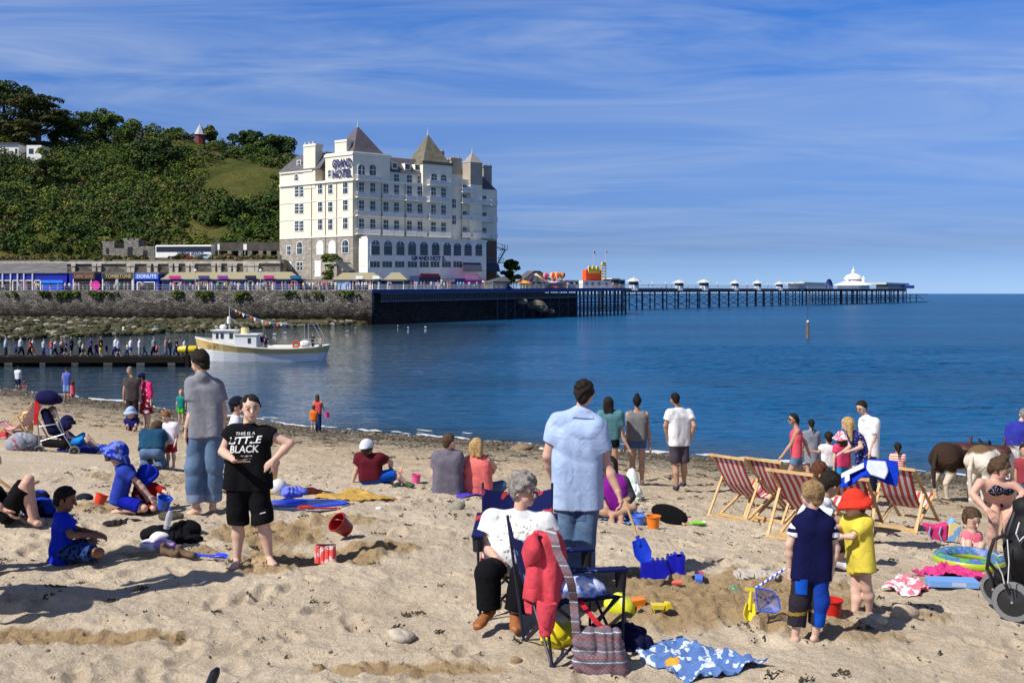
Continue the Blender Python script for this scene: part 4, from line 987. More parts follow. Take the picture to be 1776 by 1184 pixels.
fr=HR.at(X4(662),0,AO);bk=fr-Vector((HR.n.x,HR.n.y,0))*AO
m_=fr.lerp(bk,.52)
sd_=-Vector((HR.d.x,HR.d.y,0))
pts=[]
for k in range(9):
 t_=math.pi*k/8;pts.append(m_+(fr-bk).normalized()*math.cos(t_)*1.1+Vector((0,0,za-3+1.1*math.sin(t_))))
pts=[m_+(fr-bk).normalized()*1.1+Vector((0,0,za-6.5))]+pts+[m_-(fr-bk).normalized()*1.1+Vector((0,0,za-6.5))]
mb.prism(pts,sd_*.08);mb.build('blind_arch',CREAM2,hotel)
for xz in (717,802,887,967,1048,1128,1207,1277,1350,1425):
 f_=(xz-660)*.0315
 px=X4(xz);zt_=HR.z(190+(893+f_)/3.948,px,AO);zb_=HR.z(190+(995+f_*.3)/3.948,px,AO)
 f=MB();HR.arch(f,px,2.5,zb_-.15,zt_+.3,AO+.09,.1);fo=f.build('window',SASH,hotel)
 f=MB();HR.arch(f,px,2.05,zb_+2.35,zt_,AO+.12,.05);f.build('fanlight',mat('fan_glass',(.07,.09,.12),.15,spec=.6),fo)
 f=MB();HR.cbox(f,px,2.05,zb_,zb_+2.05,AO+.05,AO+.12);f.build('pane',GLASS,fo)
 f=MB();HR.cbox(f,px,.1,zb_+2.35,zt_,AO+.12,AO+.15);f.build('glazing_bar',SASH,fo)
for xz in (710,795,880,967,1048,1122,1200,1277):
 px=X4(xz);zt_=HR.z(190+1040/3.948,px,AO);zb_=HR.z(190+1080/3.948,px,AO)
 f=MB();HR.cbox(f,px,2.6,zb_-.1,zt_+.1,AO,AO+.07);fo=f.build('window',SASH,hotel)
 f=MB()
 for k in (-1,0,1):
  c=HR.xy(px,AO)+HR.d*k*.82;f.prism([(c.x-HR.d.x*.36+HR.n.x*.1,c.y-HR.d.y*.36+HR.n.y*.1,zb_),(c.x+HR.d.x*.36+HR.n.x*.1,c.y+HR.d.y*.36+HR.n.y*.1,zb_),(c.x+HR.d.x*.36+HR.n.x*.1,c.y+HR.d.y*.36+HR.n.y*.1,zt_),(c.x-HR.d.x*.36+HR.n.x*.1,c.y-HR.d.y*.36+HR.n.y*.1,zt_)],(-HR.n.x*.04,-HR.n.y*.04,0))
 f.build('pane',GLASS,fo)
mb=MB()
for xz in (757,845,927,1008,1088,1167,1243,1313,1450): HR.cbox(mb,X4(xz),.3,PROM,HR.z(190+905/3.948,X4(xz),AO),AO+.01,AO+.18)
mb.build('pier_strip',CREAM2,hotel)
BLET=mat('blue_letters',(.02,.03,.15),.5)
HR.text('GRAND HOTEL',X4(1080),HR.z(190+1020/3.948,X4(1080),AO),1.35,AO+.06,BLET,hotel, 'lettering',.05,width=(HR.xy(X4(1198),AO)-HR.xy(X4(963),AO)).length)
for tx,yz in (('GRAND',371),('HOTEL',443)):
 HL.text(tx,X4(485),HL.z(190+yz/3.948,X4(485),.3),2.6,.36,BLET,hotel, 'lettering',.07,width=(HL.xy(X4(551))-HL.xy(X4(420))).length)
mb=MB();z1=HR.z(190+1052/3.948,X4(1400),AO);z0=HR.z(190+1108/3.948,X4(1400),AO)
for p0,p1,o1 in ((1314,1448,AO+2),(1462,1570,AO)):
 a=HR.at(X4(p0),z1,o1-1.9);b=HR.at(X4(p1-12),z1,o1-1.9);c=HR.at(X4(p1),z0,o1);d_=HR.at(X4(p0),z0,o1);mb.prism([a,b,c,d_],(0,0,.1))
mb.build('awning',mat('navy_awning',(.03,.04,.075),.85),hotel)
mb=MB();HR.box(mb,X4(1478),X4(1542),PROM-.5,HR.z(190+905/3.948,X4(1510)),0.3,1.6);mb.build('brick_bay',BRICK,hotel)
mb=MB()
zb0=HR.z(190+1050/3.948,X4(1560));zb1=HR.z(190+945/3.948,X4(1560))
for k,(x0,x1,za_,zb_) in enumerate(((1545,1605,zb1,zb0+3.2),(1605,1555,zb0+3.2,zb0))):
 mb.bar(HR.at(X4(x0),za_,1.4),HR.at(X4(x1),zb_,1.4),.5,.12)
 mb.bar(HR.at(X4(x0),za_+1,1.6),HR.at(X4(x1),zb_+1,1.6),.1)
HR.box(mb,X4(1580),X4(1622),zb0+3.1,zb0+3.25,.5,1.8);HR.box(mb,X4(1470),X4(1600),zb0-.1,zb0+.05,.3,2.4)
for q in (1585,1603,1620): HR.cbox(mb,X4(q),.09,zb0+3.2,zb0+4.4,1.6,1.7)
for q in range(1475,1600,12): HR.cbox(mb,X4(q),.08,zb0,zb0+1.1,2.2,2.3)
HR.box(mb,X4(1470),X4(1600),zb0+1.05,zb0+1.12,2.2,2.3);mb.build('fire_escape',mat('grey_steel',(.16,.18,.22),.6),hotel)
kt=emp('stall', 'dark navy stall with red sign under the hotel annex', 'kiosk',HR.at(755,PROM,12))
mb=MB();HR.box(mb,727,764,PROM,HR.z(478,745,12),8,12);mb.build('wall',NAVY,kt)
mb=MB();HR.box(mb,729,762,HR.z(481,745,12),HR.z(474.5,745,12),12.02,12.25);s_=mb.build('sign',cmat((150,40,60),kind='paint'),kt)
def stall(label,p0,p1,y0,m,top=None,off=9,nm='stall',cat='kiosk'):
 t=emp(nm,label,cat,HR.at((p0+p1)/2,PROM,off));mb=MB();HR.box(mb,p0,p1,PROM,HR.z(y0,p0,off),off-3,off);mb.build('wall',m,t)
 if top: mb=MB();HR.box(mb,p0-1,p1+1,HR.z(y0,p0,off),HR.z(y0-4,p0,off),off-3.2,off+.3);mb.build('canopy',top,t)
 return t
stall('low blue stall with cream canopy',768,788,489,DKB,mat('cream_canopy',(.6,.5,.38),.8));stall('plain bright blue stall right of the cream canopy',790,806,487,cmat((15,45,190),kind='paint'),NAVY)
t=stall('magenta stall with a curved rail on top',807,836,485,PINK);mb=MB();q=[HR.at(808+27*k/8,HR.z(485,807,9)+1.1*math.sin(math.pi*k/8)+.2,8) for k in range(9)];mb.tube(q,.12,6);mb.build('rail',PINK,t);mb=MB();HR.box(mb,815,835,PROM+.4,HR.z(491,825,9),9.02,9.1);mb.build('panel',NAVY,t)
t=stall('white stall with a square yellow board',839,855,487,WHT);mb=MB();HR.box(mb,840.5,853,PROM+.6,HR.z(489,846,9),9.02,9.1);mb.build('board',cmat((240,190,30),kind='paint'),t)
t=stall('brown thatched stall at the foot of the fire escape',858,884,492,DKB,mat('thatch',(.17,.12,.06),.95,var=.3));mb=MB();a=HR.at(856,HR.z(488,870,9),9.4);b=HR.at(886,HR.z(488,870,9),9.4);r_=HR.at(876,HR.z(478,870,9),7.5);n=Vector((HR.n.x,HR.n.y,0))*3.6;mb.add([a,b,b-n,a-n,r_],[(0,1,4),(1,2,4),(2,3,4),(3,0,4)]);mb.build('roof',SLATE,t)
t=stall('yellow ride on the promenade edge',666,678,491,cmat((235,180,30),kind='paint'),cmat((240,200,50),kind='paint'),15)
t=emp('garden_stair', 'stone platform with dark stair beside the hotel corner', 'staircase',HR.at(585,PROM,6));mb=MB();HL.box(mb,560,586,HL.z(458,575,5),HL.z(455,575,5),2,6);HL.box(mb,579,584,PROM,HL.z(458,575,5),4,5.5);mb.build('platform',STONE,t)
mb=MB();mb.bar(HL.at(586,HL.z(452,586,5),5.5),HL.at(610,HL.z(472,610,5),5.5),2.0,.5);mb.build('flight',mat('dark_steel',(.05,.06,.07),.7),t)
cs=[];rs=[]
for k in range(26):
 q=HL.xy(g_.uniform(562,590),g_.uniform(2.5,5.5));cs.append((q.x,q.y,HL.z(450,575,5)+g_.uniform(-.4,1.0)));rs.append(g_.uniform(.4,.9))
for k in range(20):
 q=HL.xy(g_.uniform(563,576),g_.uniform(4,6));cs.append((q.x,q.y,HL.z(475,570,5)+g_.uniform(-1.5,1.8)));rs.append(g_.uniform(.4,.9))
V,Fq,tn=leaf_cloud(cs,rs,50,.25,GREENS,31);t=emp('shrubs', 'green shrubs on the stone platform beside the hotel corner', 'shrub',HL.at(570,PROM,5));mk('foliage',V,Fq,LEAF,t,tint=tn)
# pier
IRON=mat('pier_iron',(.035,.045,.075),.7);PWHITE=mat('pier_white',(.62,.65,.68),.6);DECKM=mat('pier_deck',(.16,.17,.2),.8)
PBLUE=mat('pier_blue',rgb(20,50,120),.6,var=.2,vs=.4)
FP=Facade(645,200,1085,300)
PP=Facade(1070,377,1610,788)
pier=emp('pier', 'long dark iron pier on slender piles with white railings, running out to sea', 'pier',(60,420,0))
dk0,dk1=6.75,7.6
def dz(px): return dk0+(dk1-dk0)*(px-645)/440.0
mb=MB();a=FP.at(645,dk0-.5,0);b=FP.at(1085,dk1-.5,0);n=Vector((FP.n.x,FP.n.y,0))
mb.prism([a,b,b-n*24,a-n*24],(0,0,.5));mb.build('deck',DECKM,pier)
mb=MB()
for h,w in ((1.1,.1),(.6,.06)): mb.bar(FP.at(650,dk0+h,.1),FP.at(1085,dk1+h,.1),w)
for px in np.arange(650,1086,2.2): q=FP.at(px,dz(px),.1);mb.bar(q,q+Vector((0,0,1.1)),.06)
mb.build('railing',PWHITE,pier)
mb=MB()
mb.bar(FP.at(645,dk0-.3,.12),FP.at(1085,dk1-.3,.12),.1,.7);mb.build('fascia',PBLUE,pier)
LAT=mat('lattice_stone',(.30,.29,.27),.8)
mb=MB()
for e0,e1 in ((-.75,-.95),(-2.3,-2.5)): mb.bar(FP.at(660,dk0+e0,-.1),FP.at(1085,dk1+e0,-.1),.12,.22)
for px in np.arange(662,1085,2.9):
 z=dz(px);mb.bar(FP.at(px,z-.9,-.1),FP.at(px,z-2.3,-.1),.1,.16)
mb.build('girder',mat('girder_grey',(.13,.135,.16),.7),pier)
for px in list(np.linspace(862,1000,10))+list(np.linspace(1006,1085,13)):
 for off in (-.4,-7):
  mb=MB();q=FP.at(px,dz(px)-.5,off);mb.tube([q,Vector((q.x,q.y,-1))],.22 if px<1000 else .28,7);mb.build('pile',IRON,pier)
mb=MB()
qs=list(np.linspace(862,1000,10))+list(np.linspace(1006,1085,13))
for p0,p1 in zip(qs[:-1],qs[1:]):
 mb.bar(FP.at(p0,.6,-.4),FP.at(p1,3.4,-.4),.1);mb.bar(FP.at(p0,3.4,-.4),FP.at(p1,.6,-.4),.1);mb.bar(FP.at(p0,3.5,-.4),FP.at(p1,3.5,-.4),.14)
for p0,p1 in zip(qs[10:-1],qs[11:]):
 for k in range(5): mb.bar(FP.at(p0,1+k*.9,-5),FP.at(p1,1+k*.9,-5),.22)
mb.build('bracing',IRON,pier)
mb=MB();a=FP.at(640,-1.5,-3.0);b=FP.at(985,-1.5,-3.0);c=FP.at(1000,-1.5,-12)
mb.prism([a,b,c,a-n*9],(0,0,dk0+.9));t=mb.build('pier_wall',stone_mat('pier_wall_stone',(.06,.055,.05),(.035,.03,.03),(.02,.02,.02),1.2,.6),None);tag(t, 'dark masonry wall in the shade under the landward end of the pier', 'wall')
pz0,pz1=8.0,9.2
def qz(px): Y=PP.xy(px).y;return pz0+(pz1-pz0)*(Y-377)/(788-377)
mb=MB();a=PP.at(1078,pz0-.5);b=PP.at(1572,pz1-.5);n=Vector((PP.n.x,PP.n.y,0))
mb.prism([a,b,b-n*12,a-n*12],(0,0,.5));mb.prism([PP.at(1400,qz(1400)-.5,6),PP.at(1572,pz1-.5,6),PP.at(1572,pz1-.5,.02),PP.at(1400,qz(1400)-.5,.02)],(0,0,.5))
mb.prism([PP.at(1570,5.2,6),PP.at(1609,5.2,6),PP.at(1609,5.2,-10),PP.at(1570,5.2,-10)],(0,0,.5));mb.build('deck',DECKM,pier)
mb=MB()
mb.bar(PP.at(1080,pz0-1.0,.1),PP.at(1572,pz1-1.0,.1),.12,1.1);mb.bar(PP.at(1080,pz0-2.4,.0),PP.at(1572,pz1-2.4,.0),.12,.35)
for px in np.arange(1082,1570,3.2): mb.bar(PP.at(px,qz(px)-1.4,0),PP.at(px+1.6,qz(px)-2.3,0),.12)
mb.build('girder',IRON,pier)
mb=MB()
for h,w in ((1.25,.16),(.7,.09),(.25,.09)):
 mb.bar(PP.at(1078,pz0+h,.1),PP.at(1400,qz(1400)+h,.1),w);mb.bar(PP.at(1400,qz(1400)+h,6),PP.at(1572,pz1+h,6),w)
for px in np.arange(1079,1572,2.4):
 q=PP.at(px,qz(px),.1 if px<1400 else 6);mb.bar(q,q+Vector((0,0,1.25)),.11)
mb.build('railing',PWHITE,pier)
s_=(PP.at(1572,0)-PP.at(1080,0));nb_=38
pts=[]
proto=None
for k in range(nb_+1):
 q=PP.at(1080,0)+s_*(k/nb_)
 for off in (0,-9):
  zt=pz0+(pz1-pz0)*k/nb_-.5
  p=q+n*off
  mb=MB();r=.38 if k % 3==0 else .26
  mb.tube([(p.x,p.y,zt),(p.x,p.y,-1)],r,7);mb.build('pile',IRON,pier)
 pts.append(q)
mb=MB()
for k in range(nb_):
 for off in (0,):
  a,b=pts[k]+n*off,pts[k+1]+n*off
  up=lambda v,z: Vector((v.x,v.y,z))
  mb.bar(up(a,.6),up(b,3.2),.12);mb.bar(up(a,3.2),up(b,.6),.12);mb.bar(up(a,3.4),up(b,3.4),.2)
  mb.bar(up(a,3.6),up(b,5.8),.08);mb.bar(up(a,5.8),up(b,3.6),.08)
 a=pts[k];b=a-n*9;mb.bar(up(a,.8),up(b,5.5),.12);mb.bar(up(a,5.5),up(b,.8),.12)
mb.build('bracing',IRON,pier)
mb=MB()
for k in range(36):
 px=1404+(k // 2)*10.9;off=5.5 if k % 2==0 else 2.5
 q=PP.at(px,0,off);mb.tube([(q.x,q.y,qz(px)-.4 if px<1570 else 5.3),(q.x,q.y,-1)],.3,6)
for px in np.arange(1404,1600,11): mb.bar(PP.at(px,3,5.5),PP.at(px+11,3,5.5),.25);mb.bar(PP.at(px,4.9,5.5),PP.at(px+11,1.2,5.5),.14)
mb.build('landing_stage',mat('weathered_timber',(.07,.06,.05),.9),pier)
PROOF=mat('pale_roof',(.50,.50,.48),.7)
def pier_kiosk(px,w,ytop,place,body=PWHITE,low=False):
 t=emp('pier_kiosk', 'white pier kiosk with a pale hipped roof, '+place, 'kiosk',PP.at(px,qz(px),1), 'white kiosks along the pier')
 Y=PP.xy(px).y;s=Y/F;W_=w*s;zb=qz(px)+.01;zt=HC-(ytop-CY)/F*Y
 H=zt-zb;c=PP.at(px,zb,0)
 d=Vector((PP.d.x,PP.d.y,0));T=Matrix.Translation(c) @ Matrix((( 1,0,0,0),(0,1,0,0),(0,0,1,0),(0,0,0,1)))
 mb=MB(T);r=W_*.31
 mb.lathe((0,0,0),[(r,-.9 if not low else 0),(r,H*.62)],8);mb.build('body',body,t)
 mb=MB(T);mb.lathe((0,0,0),[(r*1.02,H*.30),(r*1.02,H*.52)],8);mb.build('window',DKB,t)
 mb=MB(T);mb.lathe((0,0,0),[(W_*.5,H*.62),(W_*.47,H*.68),(W_*.2,H*.9),(.25,H*.96),(.12,H*1.08),(0,H*1.1)],8);mb.build('roof',PROOF,t)
for px,w,yt,pl in ((1099,27,481, 'the one nearest the shore'),(1178,24,485, 'second out from the shore'),(1221,26,484, 'third out from the shore'),(1275,20,486, 'fourth out from the shore'),(1314,20,486, 'fifth out from the shore'),(1352,19,488, 'sixth out from the shore'),(1389,16,488, 'last one before the domed pavilion')):
 pier_kiosk(px,w,yt,pl)
t=emp('pavilion', 'white domed pavilion with tiered roof near the end of the pier', 'pavilion',PP.at(1480,qz(1480),2))
Y=PP.xy(1480).y;s=Y/F;c=PP.at(1480,0,-1);zf=lambda y: HC-(y-CY)/F*Y
mb=MB();mb.lathe((c.x,c.y,qz(1480)),[(27*s,0),(27*s,zf(493)-qz(1480))],12);mb.build('wall',PWHITE,t)
mb=MB();mb.lathe((c.x,c.y,0),[(33*s,zf(495)),(32.5*s,zf(494)),(15*s,zf(487.5)),(14*s,zf(487)),(14*s,zf(485)),(16*s,zf(484.5)),(15*s,zf(481)),(11.5*s,zf(477)),(5*s,zf(474.5)),(3*s,zf(474)),(3*s,zf(471)),(3.5*s,zf(470.5)),(1.2*s,zf(467)),(.5*s,zf(464)),(0,zf(460))],16);mb.build('roof',mat('pavilion_white',(.74,.74,.72),.6),t)
mb=MB();mb.lathe((c.x,c.y,0),[(14.1*s,zf(486.8)),(14.1*s,zf(485.2))],16);mb.build('window_band',IRON,t)
for dx in (-14,14): mb=MB();mb.lathe((c.x+dx*s,c.y-4,0),[(3*s,zf(492)),(3*s,zf(484)),(1*s,zf(480)),(0,zf(478))],8);mb.build('turret',MATS['pavilion_white'],t)
t=emp('pier_shop', 'long low pale building left of the domed pavilion on the pier', 'building',PP.at(1412,qz(1412),1));mb=MB();PP.box(mb,1396,1432,qz(1412),zf(494),-6,3);mb.build('wall',PWHITE,t);mb=MB();PP.box(mb,1395,1434,zf(494),zf(492),-7,4);mb.build('roof',PROOF,t)
t=emp('blue_arch', 'dark blue hooped frame beside the domed pavilion on the pier', 'arch',PP.at(1438,qz(1438),1));mb=MB()
for o_ in (0,3): mb.tube([PP.at(1438,0,o_)+Vector((PP.d.x,PP.d.y,0))*math.cos(a)*5.5+Vector((0,0,qz(1438)+math.sin(a)*(zf(487)-qz(1438)))) for a in np.linspace(0,math.pi,10)],.6,6)
for k in (-1,0,1): mb.bar(PP.at(1438,qz(1438),1.5)+Vector((PP.d.x,PP.d.y,0))*k*2.5,PP.at(1438,zf(488),1.5)+Vector((PP.d.x,PP.d.y,0))*k*1.2,.4)
mb.build('frame',PBLUE,t)
t=emp('pier_shelter', 'low white shelter with flat roof at the seaward end of the pier', 'shelter',PP.at(1555,qz(1555),2));Y2=PP.xy(1555).y;z2=lambda y: HC-(y-CY)/F*Y2
mb=MB();PP.box(mb,1541,1572,qz(1555),z2(494),-5,3);mb.build('wall',mat('shelter_grey',(.3,.33,.36),.6),t);mb=MB();PP.box(mb,1537,1577,z2(494),z2(491),-7,5);mb.build('roof',PROOF,t)
t=emp('blue_shelter', 'bright blue screen at the very end of the pier', 'screen',PP.at(1579,qz(1579),4));mb=MB();PP.box(mb,1572,1586,z2(500),z2(494.5),1,6);mb.build('panel',cmat((30,110,215),kind='paint'),t)
for px,pl in ((1132, 'nearest the shore'),(1155, 'between the first and second kiosks'),(1245, 'between the third and fourth kiosks'),(1296, 'between the fourth and fifth kiosks'),(1332, 'between the fifth and sixth kiosks'),(1374, 'just before the last kiosk'),(1525, 'beyond the domed pavilion')):
 t=emp('pier_lamp', 'thin lamp post on the pier '+pl, 'lamp',PP.at(px,qz(px),0), 'lamp posts on the pier');z=qz(px);s=PP.xy(px).y/F
 mb=MB();mb.tube([PP.at(px,z),PP.at(px,z+8*s)],.1,5);mb.build('post',IRON,t);mb=MB();mb.ell(PP.at(px,z+8.6*s),(.35,.35,.4),8,5);mb.build('lantern',PWHITE,t)
ffz=lambda px: dz(px)
def FQ(px,y,off): return FP.p(px,y,off)
t=emp('marquee', 'white striped round tent with pink and yellow panels on the pier', 'tent',FP.at(930,ffz(930),-9));c=FP.at(930,ffz(930),-9);s=c.y/F
def stripes(mb,c,prof,n=16,cols=2):
 o=len(mb.V)
 mb.lathe(c,prof,n)
 for i in range(len(mb.F)): pass
mb=MB();mb.lathe(c,[(19*s,11*s),(18*s,12.4*s),(11.5*s,18.5*s),(.6*s,26.5*s),(0,27*s)],16)
mb.M=[(0,1,0,2)[i % 4] if i<64 else 0 for i in range(len(mb.F))];mb.build('canopy',[mat('tent_white',(.72,.70,.62),.8),cmat((220,90,110),kind='paint'),cmat((240,190,70),kind='paint')],t)
mb=MB()
for k in range(12): a=k*math.pi/6;mb.bar(c+Vector((math.cos(a)*16*s,math.sin(a)*16*s,0)),c+Vector((math.cos(a)*16*s,math.sin(a)*16*s,11.5*s)),.2)
mb.lathe(c,[(9*s,0),(9*s,11*s)],12);mb.build('frame',cmat((150,70,60),kind='paint'),t)
t=emp('orange_tent', 'small orange and yellow tent in front of the white striped tent', 'tent',FP.at(906,ffz(906),-2));c=FP.at(906,ffz(906),-3);s=c.y/F
mb=MB();mb.lathe(c,[(18*s,9*s),(17*s,10*s),(.3*s,16*s),(0,17*s)],16);mb.M=[(i % 16) // 2 % 2 for i in range(len(mb.F))];mb.build('canopy',[cmat((235,120,40),kind='paint'),cmat((245,175,60),kind='paint')],t)
mb=MB()
for k in range(8): a=k*math.pi/4;mb.bar(c+Vector((math.cos(a)*15*s,math.sin(a)*15*s,0)),c+Vector((math.cos(a)*15*s,math.sin(a)*15*s,9.5*s)),.18)
mb.lathe(c,[(4*s,0),(4*s,9*s)],10);mb.build('frame',cmat((240,200,60),kind='paint'),t)
t=emp('balloon_ride', 'fairground ride of striped balloons round a pink pillar', 'fairground ride',FP.at(961,ffz(961),-6));c=FP.at(961,ffz(961),-6);s=c.y/F
mb=MB();mb.lathe(c,[(5*s,0),(4*s,4*s),(2.5*s,6*s),(2.2*s,14*s),(3*s,17*s)],12);mb.build('pillar',cmat((200,80,140),kind='paint'),t)
mb=MB();mb.lathe(c,[(14*s,0),(14*s,1.5*s),(9*s,3*s)],16);mb.build('platform',cmat((220,150,60),kind='paint'),t)
for k,(dx,dyy,dz_) in enumerate(((-14,3,0),(-2,-6,.5),(3,6,1),(14,-2,.5),(6,-9,.2))):
 b=c+Vector((dx*s,dyy*s,(22+dz_)*s));m1,m2=[((170,70,170),(240,170,60)),((220,60,100),(250,210,90)),((230,120,40),(250,230,170)),((240,150,40),(120,60,150)),((220,80,70),(250,200,80))][k]
 mb=MB();mb.bar(c+Vector((0,0,13*s)),b-Vector((0,0,8*s)),.3);ar=mb.build('arm',GREYP,t)
 mb=MB();mb.lathe(b,[(1.2*s,-6*s),(3.5*s,-4*s),(5.6*s,0),(4.8*s,3.5*s),(2*s,5.4*s),(0,5.8*s)],12);mb.M=[(i % 12) // 2 % 2 for i in range(len(mb.F))];mb.build('balloon',[cmat(m1,kind='paint'),cmat(m2,kind='paint')],t,smooth=True)
 mb=MB();mb.lathe(b-Vector((0,0,10*s)),[(1.6*s,0),(2.2*s,2.5*s)],8);mb.build('basket',cmat(m1,kind='paint'),t)
t=emp('fun_house', 'tall orange boarded fun slide with yellow scalloped top on the pier', 'fairground ride',FP.at(1030,ffz(1030),-8));PL=Facade(1012,288,1060,299)
z=lambda y: PL.z(y,1030)
mb=MB();PL.box(mb,1016,1043,ffz(1030),z(468),-1.2,0);
for q in np.linspace(1017,1042,9): PL.cbox(mb,q,.12,ffz(1030),z(468),0,.08)
mb.build('wall',mat('orange_boards',rgb(235,85,25),.6,var=.1),t)
mb=MB();PL.box(mb,1021,1040,z(474),z(466),.1,.3)
for q in (1023,1030,1037): PL.arch(mb,q,1.1,z(467),z(461),.3,.3)
mb.build('crest',cmat((250,205,50),kind='paint'),t)
mb=MB()
for q in (1044,1051): PL.cbox(mb,q,.25,ffz(1030),z(458),-2,-1.8)
for y in range(460,490,5): PL.box(mb,1044,1051,z(y),z(y)+.2,-2,-1.8)
mb.build('slide_tower',cmat((230,190,70),kind='paint'),t)
mb=MB();PL.box(mb,1045,1051,z(458),z(454),-2,-1.5);mb.build('tower_top',cmat((250,220,60),kind='paint'),t)
for px,y,c_ in ((1030,433,(230,70,60)),(1051,432,(240,240,240))):
 t=emp('flagpole', 'tall pole with a small %s flag above the orange fun slide' % ('red and white' if px==1030 else 'white'), 'flag',PL.at(px,ffz(px),-5));mb=MB();mb.tube([PL.at(px,ffz(px),-5),PL.p(px,y,-5)],.1,5);mb.build('pole',GREYP,t)
 mb=MB();q=PL.p(px,y+1,-5);d=Vector((PL.d.x,PL.d.y,0));mb.prism([q,q+d*.8-Vector((0,0,.4)),q+d*.7-Vector((0,0,1.1)),q-Vector((0,0,1.0))],-Vector((PL.n.x,PL.n.y,0))*.05);mb.build('flag',cmat(c_,kind='paint'),t)
t=emp('ride_booth', 'white scalloped fairground booth with red lettering panel below the orange slide', 'fairground ride',PL.at(1035,ffz(1035),1));mb=MB();PL.box(mb,1011,1060,ffz(1035),z(487),.5,3);mb.build('wall',WHT,t)
mb=MB()
for q in (1018,1028,1040,1052): PL.cbox(mb,q,1.0,ffz(1035)+.6,z(490),3,3.1)
mb.build('panel',cmat((190,60,50),kind='paint'),t)
t=emp('gable_house', 'brown gabled building behind the striped tent', 'building',FP.at(925,ffz(925),-20));GF=Facade(912,302,960,314);mb=MB();zg=lambda y: GF.z(y,930)
mb.prism([GF.at(912,PROM),GF.at(956,PROM),GF.at(956,zg(484)),GF.at(937,zg(472)),GF.at(927,zg(472)),GF.at(912,zg(482))],-Vector((GF.n.x,GF.n.y,0))*2);mb.build('wall',mat('brown_boards',(.36,.29,.22),.9,var=.2),t)
mb=MB();nn3=Vector((GF.n.x,GF.n.y,0))
mb.prism([GF.at(909,zg(485),.3),GF.at(928,zg(470.5),.3),GF.at(937,zg(470.5),.3),GF.at(958,zg(486),.3),GF.at(958,zg(485),.3),GF.at(937,zg(469.6),.3),GF.at(927,zg(469.6),.3),GF.at(909,zg(484),.3)],-nn3*2.6);mb.build('roof',SLATE,t)
def booth(label,p0,p1,y0,c_,off=-3):
 t=emp('booth',label, 'kiosk',FP.at((p0+p1)/2,ffz(p0),off));mb=MB();FP.box(mb,p0,p1,ffz(p0),FP.z(y0,p0,off),off-3,off);mb.build('wall',cmat(c_,kind='paint'),t)
 mb=MB();FP.box(mb,p0-.6,p1+.6,FP.z(y0,p0,off),FP.z(y0-1.4,p0,off),off-3.2,off+.3);mb.build('roof',WHT,t)
 mb=MB();FP.box(mb,p0+1.5,p1-1.5,FP.z(y0+6,p0,off),FP.z(y0+2,p0,off),off+.02,off+.08);mb.build('opening',DKB,t)
booth('white booth between the balloon ride and the orange slide',988,1004,487,(225,205,190));booth('brown and yellow booth right of the orange slide',1062,1075,484,(160,110,80));booth('dark blue booth right of the orange slide, before the first pier kiosk',1076,1084,486,(60,60,80));booth('low red booth beside the balloon ride',966,984,490,(190,70,60))
tree('tree', 'round green tree between the hotel fire escape and the fairground',886,494,453,262,32,GREENS,44,20,.4)
# rocks, jetty, boat
ROCKM=stone_mat('shore_rock',(.36,.33,.26),(.26,.24,.18),(.2,.19,.14),3,2,.3)
def weed_rock():
 return mat('weedy_rock',(.035,.035,.012),.9,var=.0,vs=.8,col2=(.11,.10,.05),bump=.8,bs=3)
g_=np.random.default_rng(77)
V=[];Fc=[];TN=[]
for k in range(2600):
 px=g_.uniform(-30,640);y=g_.uniform(556.5,581) if px<330 else g_.uniform(556.5,572-max(0,px-430)*.045)
 lim=np.interp(px,[-30,0,200,330,480,640],[596,591,583,577,568,562])
 y=556.5+(lim-556.5)*g_.random()
 Y=HC*F/(y-CY) ;r=g_.uniform(.18,.55)*(1 if g_.random()>.06 else 1.8)
 v,f=rock_mesh((( px-CX)/F*Y,min(Y,WALL.xy(px).y-.4),g_.uniform(-.05,.5)+.7*(lim-y)/30),(r*1.3,r,r*.7),k,7,5)
 o=len(V);V+=v;Fc+=[[i+o for i in q] for q in f];q_=g_.uniform(.5,1.5);TN.extend([(.22*q_,.20*q_,.155*q_) if g_.random()<.16 else (.045*q_,.043*q_,.015*q_)]*len(v))
tag(mk('shore_rocks',V,Fc,mat('weed_rocks',(.1,.1,.1),.9,attr=True,bump=.8,bs=3),loc=(0,0,0),tint=np.array(TN)), 'band of weedy boulders at the foot of the sea wall', 'rocks',kind='stuff')
mb=MB();pts=[(px,np.interp(px,[-30,0,200,330,480,640],[594,589,582,576,567.5,562.5])) for px in (-30,0,100,200,330,420,480,560,640)]
low=[P(px,y,HC*F/(y-CY)) for px,y in pts];hi=[WALL.at(px,.9,.02) for px,y in pts]
vs=[(p.x,p.y,-.25) for p in low]+[tuple(p) for p in hi]
tag(mk('rock_shore',vs,[(i,i+1,i+10,i+9) for i in range(8)],weed_rock(),loc=(0,0,0)), 'sloping rocky foreshore under the sea wall',kind='structure')
for k,(px,y,r,lab) in enumerate(((906,524,1.0, 'pale rock under the pier deck, upper left of the group'),(928,529,1.4, 'largest pale boulder under the pier, leaning right'),(940,535,1.2, 'pale sloping boulder at the foot of the group under the pier'),(953,540,.9, 'small dark rock at the right foot of the group under the pier'))):
 p=FP.p(px,y,1.2);v,f=rock_mesh(p,(r*1.5,r*.9,r*.8),50+k,9,6);tag(mk('boulder',v,f,mat('pale_rock',(.15,.13,.095),.9,var=.5,vs=.9,bump=.8,bs=2)),lab, 'rock', 'boulders under the pier')
JD=.8;JY=85.0
jet=emp('jetty', 'low dark landing jetty running out to the white boat', 'jetty',P(150,619,JY))
TIMB=mat('dark_timber',(.014,.012,.01),.95,var=.3,vs=2,spec=.1)
